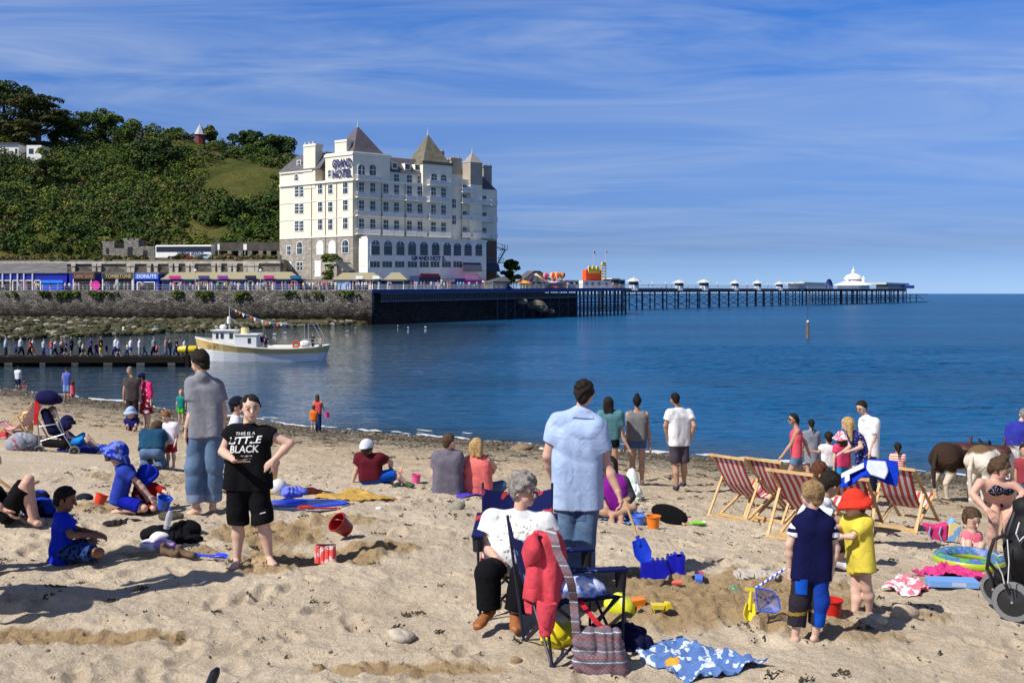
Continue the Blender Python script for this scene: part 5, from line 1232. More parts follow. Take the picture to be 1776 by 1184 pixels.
mb=MB();x0,x1=P(-60,600,JY).x,P(322,600,JY).x;mb.bx(x0,x1,JY-.3,JY+3,JD-.35,JD);mb.build('deck',TIMB,jet)
mb=MB();mb.bx(x0,x1,JY-.36,JY-.303,JD-.44,JD+.02);mb.build('side_beam',mat('dark_beam',(.012,.011,.009),.95,spec=.1),jet)
for px in (-30,33,90,147,206,262,315):
 mb=MB();x=P(px,600,JY).x;mb.bx(x-.5,x+.5,JY-.1,JY+2.6,-1.5,JD-.36);mb.build('leg',TIMB,jet)
t=emp('float', 'yellow cylindrical float with black band at the end of the jetty', 'float',P(325,609,JY-.4));c=P(325,606,JY-.2)
mb=MB();mb.lathe(c,[(.02,-.82),(.22,-.75),(.32,-.4),(.32,.7),(.28,.78)],14,(1,0,0));mb.build('body',cmat((235,200,30),kind='plastic'),t,smooth=True)
mb=MB();mb.lathe(c,[(.33,-.06),(.33,.14)],14,(1,0,0));mb.build('band',DKB,t);mb=MB();mb.bar(c-Vector((0,0,.4)),(c.x,c.y,-.3),.3);mb.build('chain',TIMB,t)
BY=93.0;bs=BY/F
boat=emp('boat', 'white and cream clinker pleasure boat with wheelhouse and bunting', 'boat',P(455,625,BY))
xs_=[338,342,349,360,375,395,420,450,480,510,535,555,566,571]
sheer=np.interp(xs_,[338,360,380,420,470,520,555,571],[583,587,591,597,601.5,601.5,599,597.5])
beam=np.interp(xs_,[338,342,349,360,375,395,420,450,510,535,555,566,571],[.03,.2,.5,.9,1.3,1.6,1.8,1.9,1.9,1.8,1.55,1.1,.5])
stemx=lambda x,f: x+(1-f)*max(0,349-x)*1.0-(1-f)*max(0,x-562)*.8
lev=[1.0,.93,.55,.50,.48,.40,.30,.2,.1,0.0,-.12]
V=[];
for i,x in enumerate(xs_):
 zs=HC-(sheer[i]-CY)*bs
 ring=[]
 for f in lev:
  w=beam[i]*(1 if f>.9 else (.72+.28*max(0,f)) if i>2 else (.25+.75*max(0,f)))*(1.03 if .93<=f<=1 else 1)
  px=stemx(x,max(0,f));ring.append((w,(px-CX)*bs*1.0,zs*f))
 for sgn in (-1,1):
  for (w,X,z) in ring: V.append((X,BY+sgn*w,z))
nl=len(lev);Fc=[];MI=[]
order=[0,1,1,0,0,2,2,2,2,3]
for i in range(len(xs_)-1):
 for s_ in (0,1):
  for j in range(nl-1):
   a=i*2*nl+s_*nl+j;b=a+2*nl
   Fc.append((a,b,b+1,a+1));MI.append([0,1,0,0,2,2,2,2,2,3][j])
e=(len(xs_)-1)*2*nl
for j in range(nl-1): Fc.append((e+j,e+nl+j,e+nl+j+1,e+j+1));MI.append([0,1,0,0,2,2,2,2,2,3][j])
def clinker(name,col):
 m=bpy.data.materials.new(name);m.use_nodes=True;t_=m.node_tree;b=t_.nodes['Principled BSDF'];b.inputs['Roughness'].default_value=.45
 co=nd(t_, 'ShaderNodeTexCoord');w=nd(t_, 'ShaderNodeTexWave',wave_type='BANDS',bands_direction='Z',wave_profile='SAW',Scale=1.35);mp_=nd(t_, 'ShaderNodeMapping');mp_.inputs['Rotation'].default_value=(0,R(3),0)
 t_.links.new(co.outputs['Object'],mp_.inputs[0]);t_.links.new(mp_.outputs[0],w.inputs['Vector'])
 rp=nd(t_, 'ShaderNodeValToRGB');el=rp.color_ramp.elements;el[0].position=.0;el[0].color=(col[0]*.35,col[1]*.35,col[2]*.4,1);el[1].position=.13;el[1].color=(*col,1);t_.links.new(w.outputs[0],rp.inputs[0]);t_.links.new(rp.outputs[0],b.inputs['Base Color'])
 return m
mk('hull',V,Fc,[WHT,clinker('cream_planks',(.66,.47,.19)),clinker('white_planks',(.72,.74,.78)),mat('boot_black',(.012,.012,.014),.5)],boat,mi=MI)
mb=MB();top=[(xs_[i],sheer[i],beam[i]) for i in range(len(xs_))]
pa=[((x-CX)*bs,BY-w*.97,HC-(y-CY)*bs-.25) for x,y,w in top];pb=[((x-CX)*bs,BY+w*.97,HC-(y-CY)*bs-.25) for x,y,w in top]
mb.add(pa+pb,[(i,i+1,len(top)+i+1,len(top)+i) for i in range(len(top)-1)]);mb.build('deck',mat('boat_deck',(.45,.44,.42),.7),boat)
def bz(y): return HC-(y-CY)*bs
def bX(x): return (x-CX)*bs
mb=MB();mb.prism([(bX(374),BY-1.0,bz(592)),(bX(412),BY-1.0,bz(597)),(bX(412),BY-1.0,bz(573)),(bX(374),BY-1.0,bz(573))],(0,2.0,0));wh=mb.build('wheelhouse',WHT,boat,bevel=.05)
mb=MB();mb.bx(bX(371),bX(414),BY-1.15,BY+1.15,bz(573),bz(572)+.02);mb.build('roof',WHT,wh)
for p0,p1 in ((380,384),(388,393),(403,409)):
 mb=MB();mb.bx(bX(p0),bX(p1),BY-1.03,BY-.98,bz(586),bz(577));mb.build('window',GLASS,wh)
mb=MB();mb.bx(bX(412),bX(450),BY-1.1,BY+1.1,bz(601),bz(580));cb=mb.build('cabin',mat('grey_white',(.62,.64,.66),.6),boat,bevel=.04)
mb=MB();mb.bx(bX(411.5),bX(452),BY-1.2,BY+1.2,bz(580),bz(579)+.03);mb.build('roof',WHT,cb);mb=MB();mb.bx(bX(435),bX(440),BY-1.14,BY-1.09,bz(594),bz(585));mb.build('window',GLASS,cb)
mb=MB();mb.lathe((bX(425),BY,bz(580)),[(.4,0),(.34,.62),(.28,.62)],14);mb.build('funnel',mat('cream_paint',(.68,.58,.26),.5),boat)
mb=MB();mb.tube([(bX(398),BY,bz(573)),(bX(398),BY,bz(531))],[.06,.03],6);mb.tube([(bX(398),BY,bz(550)),(bX(440),BY,bz(579))],.02,4);mb.tube([(bX(398),BY,bz(548)),(bX(384),BY,bz(572))],.02,4);mb.build('mast',GREYP,boat)
mb=MB();mb.lathe((bX(397),BY,bz(561)),[(.16,0),(.16,.55),(.1,.62)],10);mb.build('light_drum',WHT,boat)
mb=MB();mb.lathe((bX(387),BY,bz(571)),[(.1,0),(.3,.1),(.3,.3),(.15,.42)],12);mb.build('radar',WHT,boat,smooth=True)
mb=MB();mb.bx(bX(470),bX(512),BY-1.2,BY+1.2,bz(602),bz(599));mb.build('hatch',WHT,boat)
mb=MB()
for yo in (-.9,.9):
 mb.tube([(bX(532),BY+yo,bz(600)),(bX(531),BY+yo,bz(562)),(bX(547),BY+yo,bz(562)),(bX(559),BY+yo,bz(585))],.02,5)
for y in (587,593): mb.tube([(bX(530),BY-1.7,bz(y)),(bX(566),BY-1.2,bz(y-1))],.025,5)
for x in (532,541,550,558,565): mb.tube([(bX(x),BY-1.6+(x-532)*.012,bz(600)),(bX(x),BY-1.6+(x-532)*.012,bz(586))],.02,4)
mb.build('stern_rail',GREYP,boat)
mb=MB();mb.lathe((bX(521),BY-1.75,bz(595)),[(.32,-.08),(.36,0),(.32,.08),(.2,.06),(.2,-.06),(.32,-.08)],16,(0,1,0),cap=False);mb.build('lifebuoy',cmat((230,90,40),kind='plastic'),boat)
mb=MB();mb.ell((bX(532),BY-.6,bz(596)),(.55,.5,.35));mb.build('cover',WHT,boat,smooth=True)
text3('SEA JAY',Vector((bX(371),BY-1.36,bz(594.2))),Matrix.Rotation(R(-14),4, 'Z') @ Matrix.Rotation(R(90),4, 'X') @ Matrix.Rotation(R(-9),4, 'Z'),.42,mat('orange_letters',(.6,.3,.06),.6),boat)
A=Vector((bX(399),BY,bz(533)));B=Vector((bX(531),BY-.2,bz(563)))
fl=[]
mb=MB()
pts=[A.lerp(B,k/20)-Vector((0,0,.5*math.sin(math.pi*k/20))) for k in range(21)]
mb.tube(pts,.015,4);li=mb.build('bunting',GREYP,boat)
cc=[(240,240,240),(235,120,40),(235,235,235),(30,80,190),(225,90,40),(240,240,240),(30,80,200)]
for k in range(14):
 p=pts[1+k];q=pts[2+k];m0=p.lerp(q,.5)
 mb=MB();mb.prism([p.lerp(q,.1),p.lerp(q,.9),m0-Vector((0,0,.2+.08*(k % 3)))],(0,.02,0));mb.build('pennant',cmat(cc[k % 7],kind='paint'),li)
t=emp('marker_post', 'weathered marker post with a tall thin rod standing in the sea', 'post',P(1401,587,150)*1.0);Y=138.0;s=Y/F;c=P(1401,587,Y);t.location=(c.x,c.y,0)
mb=MB();mb.tube([(c.x,c.y,-1),(c.x,c.y,HC-(559-CY)*s)],[.24,.2],8);mb.bx(c.x-.34,c.x+.34,c.y-.2,c.y+.2,HC-(563-CY)*s,HC-(562-CY)*s);mb.bx(c.x-.34,c.x+.34,c.y-.2,c.y+.2,HC-(576-CY)*s,HC-(575-CY)*s);mb.build('post',mat('rust_post',(.17,.12,.085),.9,var=.3),t)
mb=MB();mb.tube([(c.x,c.y,HC-(559-CY)*s),(c.x,c.y,HC-(520-CY)*s)],.035,5);mb.build('rod',IRON,t);mb=MB();mb.ell((c.x,c.y,HC-(557.5-CY)*s),(.14,.3,.16));mb.build('cap',WHT,t)
def gull(px,y,Y,fly,lab,ang=0):
 c=P(px,y,Y);mb=MB();r=Matrix.Rotation(ang,3, 'Z')
 mb.ell(c,(.24,.09,.085),10,7,r);mb.ell(c+r @ Vector((.24,0,.07)),(.07,.055,.055),8,5)
 mb.add([c+r @ Vector(v) for v in ((-.2,.04,.02),(-.2,-.04,.02),(-.42,0,.0),(-.2,0,.05))],[(0,1,2),(0,2,3),(1,3,2)])
 mb.m=1;mb.add([c+r @ Vector(v) for v in ((.3,.01,.07),(.3,-.01,.07),(.37,0,.05))],[(0,1,2)])
 mb.m=2
 if fly:
  for s_ in (-1,1): mb.add([c+r @ Vector(v) for v in ((.1,s_*.06,.05),(-.1,s_*.06,.05),(-.02,s_*.38,.2),(.12,s_*.36,.2),(-.1,s_*.75,.12),(0,s_*.72,.12))],[(0,1,2,3),(3,2,4,5)])
 else:
  for s_ in (-1,1): mb.add([c+r @ Vector(v) for v in ((.1,s_*.09,.05),(-.3,s_*.04,.06),(-.1,s_*.1,-.02),(.1,s_*.095,-.02))],[(0,1,2,3)])
 o=mb.build('gull',[WHT,cmat((230,170,40),kind='paint'),mat('gull_grey',(.4,.42,.45),.7)]);tag(o,lab, 'gull', 'gulls on the water')
for k,(px,y,lab) in enumerate(((476,577, 'white gull on the water nearest the boat cabin'),(494,575, 'white gull on the water above the boat stern hatch'),(602,572, 'white gull floating at the foot of the sea wall, left one of the close pair'),(616,567, 'white gull floating at the foot of the sea wall, right one of the close pair'),(690,563, 'white gull on the dark water left of two others under the pier'),(708,566, 'white gull on the dark water, middle one under the pier'),(738,565, 'white gull on the dark water, right one under the pier'))):
 gull(px,y+2,HC*F/(y+3-CY),False,lab,.4*k)
gull(900,461,240,True, 'gull flying beside the round tree near the hotel',.6);gull(1147,404,300,True, 'tiny gull flying alone over the pier in the open sky',1.2)
# smooth bodies: rounded limbs blended into one surface
def snet(prims,h,fold=0.0,fs=1.0,seed=0):
 """mesh (verts, quads) of a smooth union of prims: ('c',a,b,ra,rb,k,cut) ('e',c,radii,M,k) ('s',...) subtracts."""
 lo=np.full(3,1e9);hi=-lo
 for p in prims:
  if p[0]=='c':
   for q,r in ((p[1],p[3]),(p[2],p[4])): lo=np.minimum(lo,np.array(q)-r);hi=np.maximum(hi,np.array(q)+r)
  elif p[0]=='e': r=max(p[2]);lo=np.minimum(lo,np.array(p[1])-r);hi=np.maximum(hi,np.array(p[1])+r)
 lo=lo-3.2*h;n=np.ceil((hi+3.2*h-lo)/h).astype(int)+1
 ax=[(lo[i]+h*np.arange(n[i])).astype(np.float32) for i in range(3)]
 val=np.full(n,0.3,dtype=np.float32);M_=0.045+2*h
 for p in prims:
  if p[0]=='c': a=np.array(p[1],np.float32);b=np.array(p[2],np.float32);r=max(p[3],p[4]);l0=np.minimum(a,b)-r-M_;h0=np.maximum(a,b)+r+M_
  else: a=np.array(p[1],np.float32);r=max(p[2]);l0=a-r-M_;h0=a+r+M_
  i0=np.clip(np.floor((l0-lo)/h).astype(int),0,n);i1=np.clip(np.ceil((h0-lo)/h).astype(int)+1,0,n)
  if (i1<=i0).any(): continue
  sl=tuple(slice(i0[k],i1[k]) for k in range(3))
  X=ax[0][sl[0]][:,None,None];Y=ax[1][sl[1]][None,:,None];Z=ax[2][sl[2]][None,None,:]
  if p[0]=='c':
   ba=b-a;L2=float(ba @ ba)+1e-12
   t0=((X-a[0])*ba[0]+(Y-a[1])*ba[1]+(Z-a[2])*ba[2])/L2;t=np.clip(t0,0,1)
   d=np.sqrt((X-a[0]-t*ba[0]) ** 2+(Y-a[1]-t*ba[1]) ** 2+(Z-a[2]-t*ba[2]) ** 2)-(p[3]+(p[4]-p[3])*t)
   if p[6]: d=np.maximum(d,(t0-1)*math.sqrt(L2))
   k=p[5]
  else:
   m=p[3];q=[X-a[0],Y-a[1],Z-a[2]]
   g=[(q[0]*m[0][i]+q[1]*m[1][i]+q[2]*m[2][i])/p[2][i] for i in range(3)]
   k0=np.sqrt(g[0] ** 2+g[1] ** 2+g[2] ** 2);k1=np.sqrt(sum((g[i]/p[2][i]) ** 2 for i in range(3)))+1e-9
   d=k0*(k0-1)/k1;k=p[4]
   if len(p)>5 and p[5] is not None:
    for nn,c in p[5]: d=np.maximum(d,nn[0]*X+nn[1]*Y+nn[2]*Z-c)
  v=val[sl]
  if p[0]=='s': val[sl]=np.maximum(v,-d);continue
  k=max(k,1e-4);hh=np.clip(.5+.5*(v-d)/k,0,1)
  val[sl]=v+(d-v)*hh-k*hh*(1-hh)
 if fold:
  X,Y,Z=ax[0][:,None,None]*fs,ax[1][:,None,None].reshape(1,-1,1)*fs,ax[2][None,None,:]*fs
  s_=seed*1.7
  a_=11*Z+7*X+3*Y+1.9*np.sin(6*X+3*Z+s_)+1.5*np.sin(5*Y+7*Z+2*s_)+s_
  b_=9*X-8*Z+6*Y+2.2*np.sin(5*Z+4*X+s_)+1.3*np.sin(8*X+s_)
  w=(1-2.2*np.abs(np.sin(a_)))*(.5+.5*np.sin(4*Z+5*X+s_))+(1-2.2*np.abs(np.sin(b_)))*(.5+.5*np.sin(5*Z-4*X+2*s_+1))
  val=val+fold*w.astype(np.float32)
 s=val<0
 c=np.zeros(n-1,np.int8)
 for i in (0,1):
  for j in (0,1):
   for k in (0,1): c+=s[i:n[0]-1+i,j:n[1]-1+j,k:n[2]-1+k]
 I=np.argwhere((c>0) & (c<8));idx=np.full(n-1,-1,np.int64);idx[I[:,0],I[:,1],I[:,2]]=np.arange(len(I))
 off=np.array([(i,j,k) for i in (0,1) for j in (0,1) for k in (0,1)])
 cv=np.stack([val[I[:,0]+o[0],I[:,1]+o[1],I[:,2]+o[2]] for o in off],1)
 acc=np.zeros((len(I),3));cnt=np.zeros(len(I))
 for a in range(8):
  for b in range(a+1,8):
   if np.abs(off[a]-off[b]).sum() != 1: continue
   m=(cv[:,a]<0) != (cv[:,b]<0);t=cv[:,a]/(cv[:,a]-cv[:,b]+1e-12)
   acc[m]+=(off[a]+t[:,None]*(off[b]-off[a]))[m];cnt[m]+=1
 V=lo+h*(I+acc/np.maximum(cnt,1)[:,None])
 Q=[]
 for d in range(3):
  e,f=(d+1) % 3,(d+2) % 3
  s0=[slice(None)]*3;s1=[slice(None)]*3;s0[d]=slice(0,-1);s1[d]=slice(1,None)
  A=s[tuple(s0)];E=np.argwhere(A != s[tuple(s1)])
  E=E[(E[:,e]>0) & (E[:,f]>0) & (E[:,e]<n[e]-1) & (E[:,f]<n[f]-1)]
  if not len(E): continue
  def cell(de,df):
   q=E.copy();q[:,e] -= de;q[:,f] -= df;return idx[q[:,0],q[:,1],q[:,2]]
  q=np.stack([cell(1,1),cell(0,1),cell(0,0),cell(1,0)],1)
  fl=~A[E[:,0],E[:,1],E[:,2]];q[fl]=q[fl][:,::-1];Q.append(q)
 Q=np.concatenate(Q);Q=Q[(Q>=0).all(1)]
 return V,Q
def blob(name,prims,h,m,parent=None,fold=0.0,fs=1.0,seed=0,extra=None,loc=None):
 V,Q=snet(prims,h,fold,fs,seed)
 if extra:
  for (v,q) in extra: Q=np.concatenate([Q,q+len(V)]);V=np.concatenate([V,v])
 return mk(name,V,Q,m,parent,loc,smooth=True)
def cap(a,b,ra,rb,k=.02,cut=False): return ('c',tuple(a),tuple(b),ra,rb,k,cut)
EYE3=((1,0,0),(0,1,0),(0,0,1))
def pmat(name,c1,c2,kind='stripe',sc=20.0,rot=(0,0,0),thr=.5,c3=None):
 """cloth with a woven pattern: stripe, dots, floral."""
 if name in MATS: return MATS[name]
 m=bpy.data.materials.new(name);m.use_nodes=True;t=m.node_tree;b=t.nodes['Principled BSDF'];b.inputs['Roughness'].default_value=.9;b.inputs['Specular IOR Level'].default_value=.15
 co=nd(t, 'ShaderNodeTexCoord');mp_=nd(t, 'ShaderNodeMapping');mp_.inputs['Rotation'].default_value=rot;t.links.new(co.outputs['Object'],mp_.inputs[0])
 if kind=='stripe':
  w=nd(t, 'ShaderNodeTexWave',bands_direction='X',Scale=sc);o=w.outputs[0]
 elif kind=='dots':
  w=nd(t, 'ShaderNodeTexVoronoi',Scale=sc);o=w.outputs['Distance']
 else:
  w=nd(t, 'ShaderNodeTexNoise',Scale=sc,Detail=2.0);o=w.outputs[0]
 t.links.new(mp_.outputs[0],w.inputs['Vector'])
 r=nd(t, 'ShaderNodeValToRGB');r.color_ramp.interpolation='CONSTANT' if not c3 else 'LINEAR';e=r.color_ramp.elements
 e[0].color=(*rgb(*c1,.85),1);e[1].position=thr;e[1].color=(*rgb(*c2,.85),1)
 if c3: k=e.new(min(1,thr+.12));k.color=(*rgb(*c3,.85),1)
 t.links.new(o,r.inputs[0]);t.links.new(r.outputs[0],b.inputs['Base Color']);MATS[name]=m;return m
SKIN={'fair': mat('skin_fair',(.56,.36,.275),.55,var=.06,vs=14,spec=.35), 'pink': mat('skin_pink',(.55,.32,.24),.55,var=.07,vs=14,spec=.35), 'tan': mat('skin_tan',(.40,.235,.155),.55,var=.07,vs=14,spec=.35),
  'olive': mat('skin_olive',(.44,.275,.18),.55,var=.06,vs=14,spec=.35), 'brown': mat('skin_brown',(.19,.09,.05),.5,var=.07,vs=14,spec=.4)}
HAIRC={'dark': (.018,.013,.01), 'black': (.009,.008,.008), 'brown': (.075,.045,.025), 'sandy': (.24,.155,.075), 'blond': (.42,.28,.12), 'grey': (.22,.20,.185), 'auburn': (.10,.04,.022), 'ginger': (.22,.09,.035), 'redbrown': (.07,.025,.015)}
def hairm(c): return mat('hair_'+c,HAIRC[c],.6,var=.5,vs=30,bump=.9,bs=70,spec=.15)
def stand(x,yt,yf,yaw=0,kid=False,wf=1.0,**ov):
 h = yf - yt; r = (math.cos(R(yaw)), -math.sin(R(yaw)))           # person's right: (picture x, depth)
 hh=.185 if kid else .132
 J={'H': (x,yt+h*hh*.52), 'hh': h*hh, 'nk': (x,yt+h*(hh+.03)), 'yaw': yaw, 'top': yt, 'foot': yf}
 def pr(key,fy,hw):
  for s_,c in ((-1, 'a'),(1, 'b')): J[key+c]=(x+s_*hw*h*wf*r[0],yt+h*fy,s_*hw*h*wf*r[1],1)
 sh=.205 if not kid else .25
 pr('s',sh,.105 if not kid else .098);pr('e',sh+.17,.135);pr('w',sh+.30,.14);pr('h',.515,.05);pr('k',.73,.052);pr('n',.955,.055)
 J.update(ov);return J
def hand(w,d,nrm,L_,curl=.5,thumb=1,k=.006):
 """palm, four fingers and a thumb as limb prims; w wrist, d pointing direction, nrm palm normal."""
 d=Vector(d).normalized();nrm=Vector(nrm);nrm=(nrm-d*nrm.dot(d)).normalized();s_=d.cross(nrm)*thumb
 w=Vector(w);pr=[]
 for i,(o,l) in enumerate(((-.36,.40),(-.12,.47),(.12,.44),(.36,.34))):
  b=w+d*L_*.5+s_*o*L_*.42*-1
  pr.append(cap(w+s_*o*L_*-.22,b,.085*L_,.075*L_,.02))
  p=b;a=0.15*curl
  for j in range(3):
   a+=curl*(.42+.2*j);q=p+(d*math.cos(a)+nrm*math.sin(a))*l*L_*(.42-.06*j)
   pr.append(cap(p,q,(.058-.006*j)*L_,(.052-.006*j)*L_,.004));p=q
 b=w+d*L_*.12+s_*L_*.17;m=b+(d*.6+s_*.55+nrm*.25)*L_*.28;e=m+(d*.85+s_*.12+nrm*.35)*L_*.24
 pr+=[cap(w,b,.07*L_,.085*L_,.02),cap(b,m,.078*L_,.062*L_,.008),cap(m,e,.06*L_,.045*L_,.004)]
 return pr
def person(label,J,g,clothes,skin='fair',hair=('dark', 'short'),S=None,fat=1.0,arm=1.0,leg=1.0,group=None,Y=None,feet=None,pitch=0,face=False,hands=None,h=None,hat=None,belly=0,tilt=0,shoes=None,sock=None,bare=True,z=None):
 """a person from joints given as (picture column, row, metres behind the base depth); returns the object and the 3-D joints."""
 Y=Y or gp(*g).y;s=Y/F
 S=S or (J['foot']-J['top'])*s
 h=h or max(.0075,.95*s*1.72)
 Q={}
 for k,v in J.items():
  if isinstance(v,tuple) and len(v)>=2:
   dy=v[2]*(s if len(v)>3 else 1) if len(v)>2 else 0
   Q[k]=P(v[0],v[1],Y+dy)
 yaw=R(J['yaw']);pt=R(pitch);tl=R(tilt)
 f=Vector((math.sin(yaw)*math.cos(pt),math.cos(yaw)*math.cos(pt),-math.sin(pt)));r=Vector((math.cos(yaw),-math.sin(yaw),0));u=r.cross(f)
 if tl: q_=Quaternion(f,tl);r=q_ @ r;u=q_ @ u
 bw=R(J.get('byaw',J['yaw']));bf=Vector((math.sin(bw),math.cos(bw),0))
 hh=J['hh']*s;Hc=Q['H'];m3=[[r[i],f[i],u[i]] for i in range(3)]
 hp=lambda a,b,c: Hc+(r*a+f*b+u*c)*hh
 B=[]
 def C(a,b,ra,rb,k=.02,cut=False,L_=None): (B if L_ is None else L_).append(cap(a,b,ra,rb,k,cut))
 tr=.055*S*fat
 sa,sb,ha,hb=Q['sa'],Q['sb'],Q['ha'],Q['hb']
 ma,mb_=sa.lerp(sb,.24),sb.lerp(sa,.24)
 hm=ha.lerp(hb,.5);smid=sa.lerp(sb,.5)
 ax_=(hm-smid).normalized()
 if 'belly' in Q: pass
 def torso(L_,i,b_a,b_b,cut=False,full=True):
  w_=tr*(.86 if fat<1.1 else .98)
  C(ma+ax_*tr*.86,b_a,tr*.97+i,w_+i,.03,cut,L_);C(mb_+ax_*tr*.86,b_b,tr*.97+i,w_+i,.03,cut,L_)
  C(smid+ax_*tr*.8,b_a.lerp(b_b,.5),tr+i,w_+i,.03,cut,L_)
  if full:
   C(sa+ax_*.012*S,sb+ax_*.012*S,.026*S+i,.026*S+i,.045,False,L_)
   nb=Q['nk']
   for q_ in (sa,sb): C(nb+ax_*.018*S,q_.lerp(nb,.12)+ax_*.006*S,.027*S+i*.8,.024*S+i,.04,False,L_)
  if belly: L_.append(('e',tuple(hm.lerp(smid,.36)+bf*belly*.42),(.095*S*fat+i+belly*.5,tr+belly*.55+i,.13*S),EYE3,.04))
 B_t=[];torso(B_t,-.006,ha,hb);B+=B_t
 C(Q['nk'],hp(0,-.10,-.12),.215*hh,.20*hh,.02)
 B.append(('e',tuple(hp(0,-.06,.10)),(.335*hh,.40*hh,.385*hh),m3,.01))
 C(hp(0,.10,-.08),hp(0,.20,-.32),.245*hh,.135*hh,.02*hh/.22)
 C(hp(.1,.16,-.2),hp(-.1,.16,-.2),.15*hh,.15*hh,.02)
 C(hp(0,.33,.06),hp(0,.43,-.09),.035*hh,.062*hh,.008)
 for e_ in (-1,1): B.append(('e',tuple(hp(.335*e_,-.02,-.02)),(.045*hh,.09*hh,.12*hh),m3,.004))
 ua,ea_,fa=.0265*S*arm,.0215*S*arm,.0155*S*arm ** .5
 xt=[]
 for c in 'ab':
  s0,e0,w0=Q['s'+c],Q['e'+c],Q['w'+c]
  C(s0,e0,ua*1.08,ea_,.02);C(e0,e0.lerp(w0,.35),ea_,ea_*1.02,.015);C(e0.lerp(w0,.35),w0,ea_*1.02,fa,.015)
  d=(w0-e0).normalized();hv=(hands or {}).get(c)
  HL=.105*S
  if hv is None and s<.0075: hv=(d+Vector((0,0,-.25)),bf*.3+(hm-w0)*.9,.45)
  if hv:
   hd,nr,cu=Vector(hv[0]),Vector(hv[1]),hv[2];th=1 if Vector(hd).cross(Vector(nr)).dot(hv[3] if len(hv)>3 else bf)>0 else -1
   pr=[cap(w0-d*.05,w0,fa*1.06,fa,.01)]+hand(w0,hd,nr,HL,cu,th);xt.append(snet(pr,max(.0042,min(h*.6,.0052))))
  else:
   C(w0,w0+d*HL*.5,fa*.9,fa*1.15,.01);C(w0+d*HL*.45,w0+d*HL*.95,fa*1.05,fa*.55,.01);C(w0+d*.02,w0+d*HL*.55+bf*.022*S,fa*.6,fa*.4,.006)
 th_,kn,cf,an=.047*S*leg,.031*S*leg,.033*S*leg,.0195*S*leg ** .5
 SH=[]
 for c in 'ab':
  if 'n'+c not in Q: continue
  h0,k0,n0=Q['h'+c],Q['k'+c],Q['n'+c]
  C(h0,k0,th_,kn,.03);bk=-bf*.012*S if abs((k0-n0).z)>.5*(k0-n0).length else Vector((0,0,0));m0=k0.lerp(n0,.32)+bk
  C(k0,m0,kn,cf,.02);C(m0,n0,cf,an,.02)
  t0=Q.get('t'+c)
  if t0 is None:
   ff=(feet or {}).get(c,bf);ff=Vector(ff).normalized();t0=n0+ff*.115*S-Vector((0,0,.028*S))
  dn=Vector((0,0,-.018*S));fd_=(t0-n0).normalized()
  L_=SH if shoes else B;q=1.22 if shoes else 1.0
  C(n0+dn*.4-fd_*.018*S,n0.lerp(t0,.55)+dn*.35,.0205*S*q,.0195*S*q,.012,False,L_);C(n0.lerp(t0,.5)+dn*.35,t0,.02*S*q,.0135*S*q,.012,False,L_)
  sd_=fd_.cross(Vector((0,0,1))).normalized()
  C(n0.lerp(t0,.6)+dn*.4+sd_*.012*S,t0+sd_*.012*S-fd_*.012*S,.015*S*q,.0115*S*q,.01,False,L_);C(n0.lerp(t0,.6)+dn*.4-sd_*.012*S,t0-sd_*.014*S-fd_*.006*S,.015*S*q,.0125*S*q,.01,False,L_)
  if shoes: C(n0,n0+dn*.4,an,an,.01)
 base=P(g[0],g[1],Y) if g else hm.copy()
 base.z=min(v[2] for v in Q.values()) if z is None else z
 ob=blob('person',B,h,SKIN[skin],extra=xt,loc=tuple(base))
 tag(ob,label, 'person',group)
 if shoes: blob('shoes',SH,max(h*.8,.006),shoes if not isinstance(shoes,tuple) else cmat(shoes,kind='plastic'),ob)
 sd_n=int(abs(Hc.x*100)) % 97
 for cl in clothes:
  kind,mm=cl[0],cl[1];mm=cmat(mm) if isinstance(mm,tuple) else mm
  o_=cl[2] if len(cl)>2 else {}
  L_=[];inf=o_.get('loose',1.0)
  if o_.get('only_sleeve'):
   for c in 'ab': s0,e0=Q['s'+c],Q['e'+c];blob('sleeve',[cap(s0.lerp(e0,.04),s0.lerp(e0,o_['only_sleeve']),ua*1.1+.008*S,ua*1.05+.012*S,.01,True)],h,mm,ob)
  elif kind in ('shirt', 'vest', 'dress'):
   hy=o_.get('hem',.08);i=.0085*S*inf
   ba,bb=ha+ax_*hy*S,hb+ax_*hy*S
   if o_.get('spread'): k_=o_['spread'];c_=ba.lerp(bb,.5);ba=c_+(ba-c_)*k_;bb=c_+(bb-c_)*k_
   torso(L_,i,ba,bb,True,kind != 'vest' or o_.get('full',False))
   if kind=='vest':
    for c,m_ in (('a',sa.lerp(sb,.2)),('b',sb.lerp(sa,.2))): C(m_,m_+ax_*.08*S,.03*S*fat+i*.8,.05*S*fat+i,.02,False,L_)
   sl=o_.get('sleeve',.5 if kind=='shirt' else 0)
   if sl:
    for c in 'ab':
     s0,e0,w0=Q['s'+c],Q['e'+c],Q['w'+c]
     if sl<=1: C(s0,s0.lerp(e0,sl),ua*1.08+i*.8,ua*(1.15-.2*sl)+i*1.2,.05,True,L_)
     else: C(s0,e0,ua*1.15+i,ea_*1.2+i,.025,False,L_);C(e0,e0.lerp(w0,sl-1),ea_*1.15+i,fa*1.25+i,.02,True,L_)
   if kind=='dress': c_=ha.lerp(hb,.5);e_=o_['to']*S;C(c_-ax_*.1*S,c_+Vector((0,0,-1))*e_,.08*S*fat,o_.get('flare',.12)*S,.04,True,L_)
  elif kind in ('shorts', 'trousers'):
   i=.0065*S*inf;fr=o_.get('to',.42)
   wst=-ax_*o_.get('rise',.07)*S
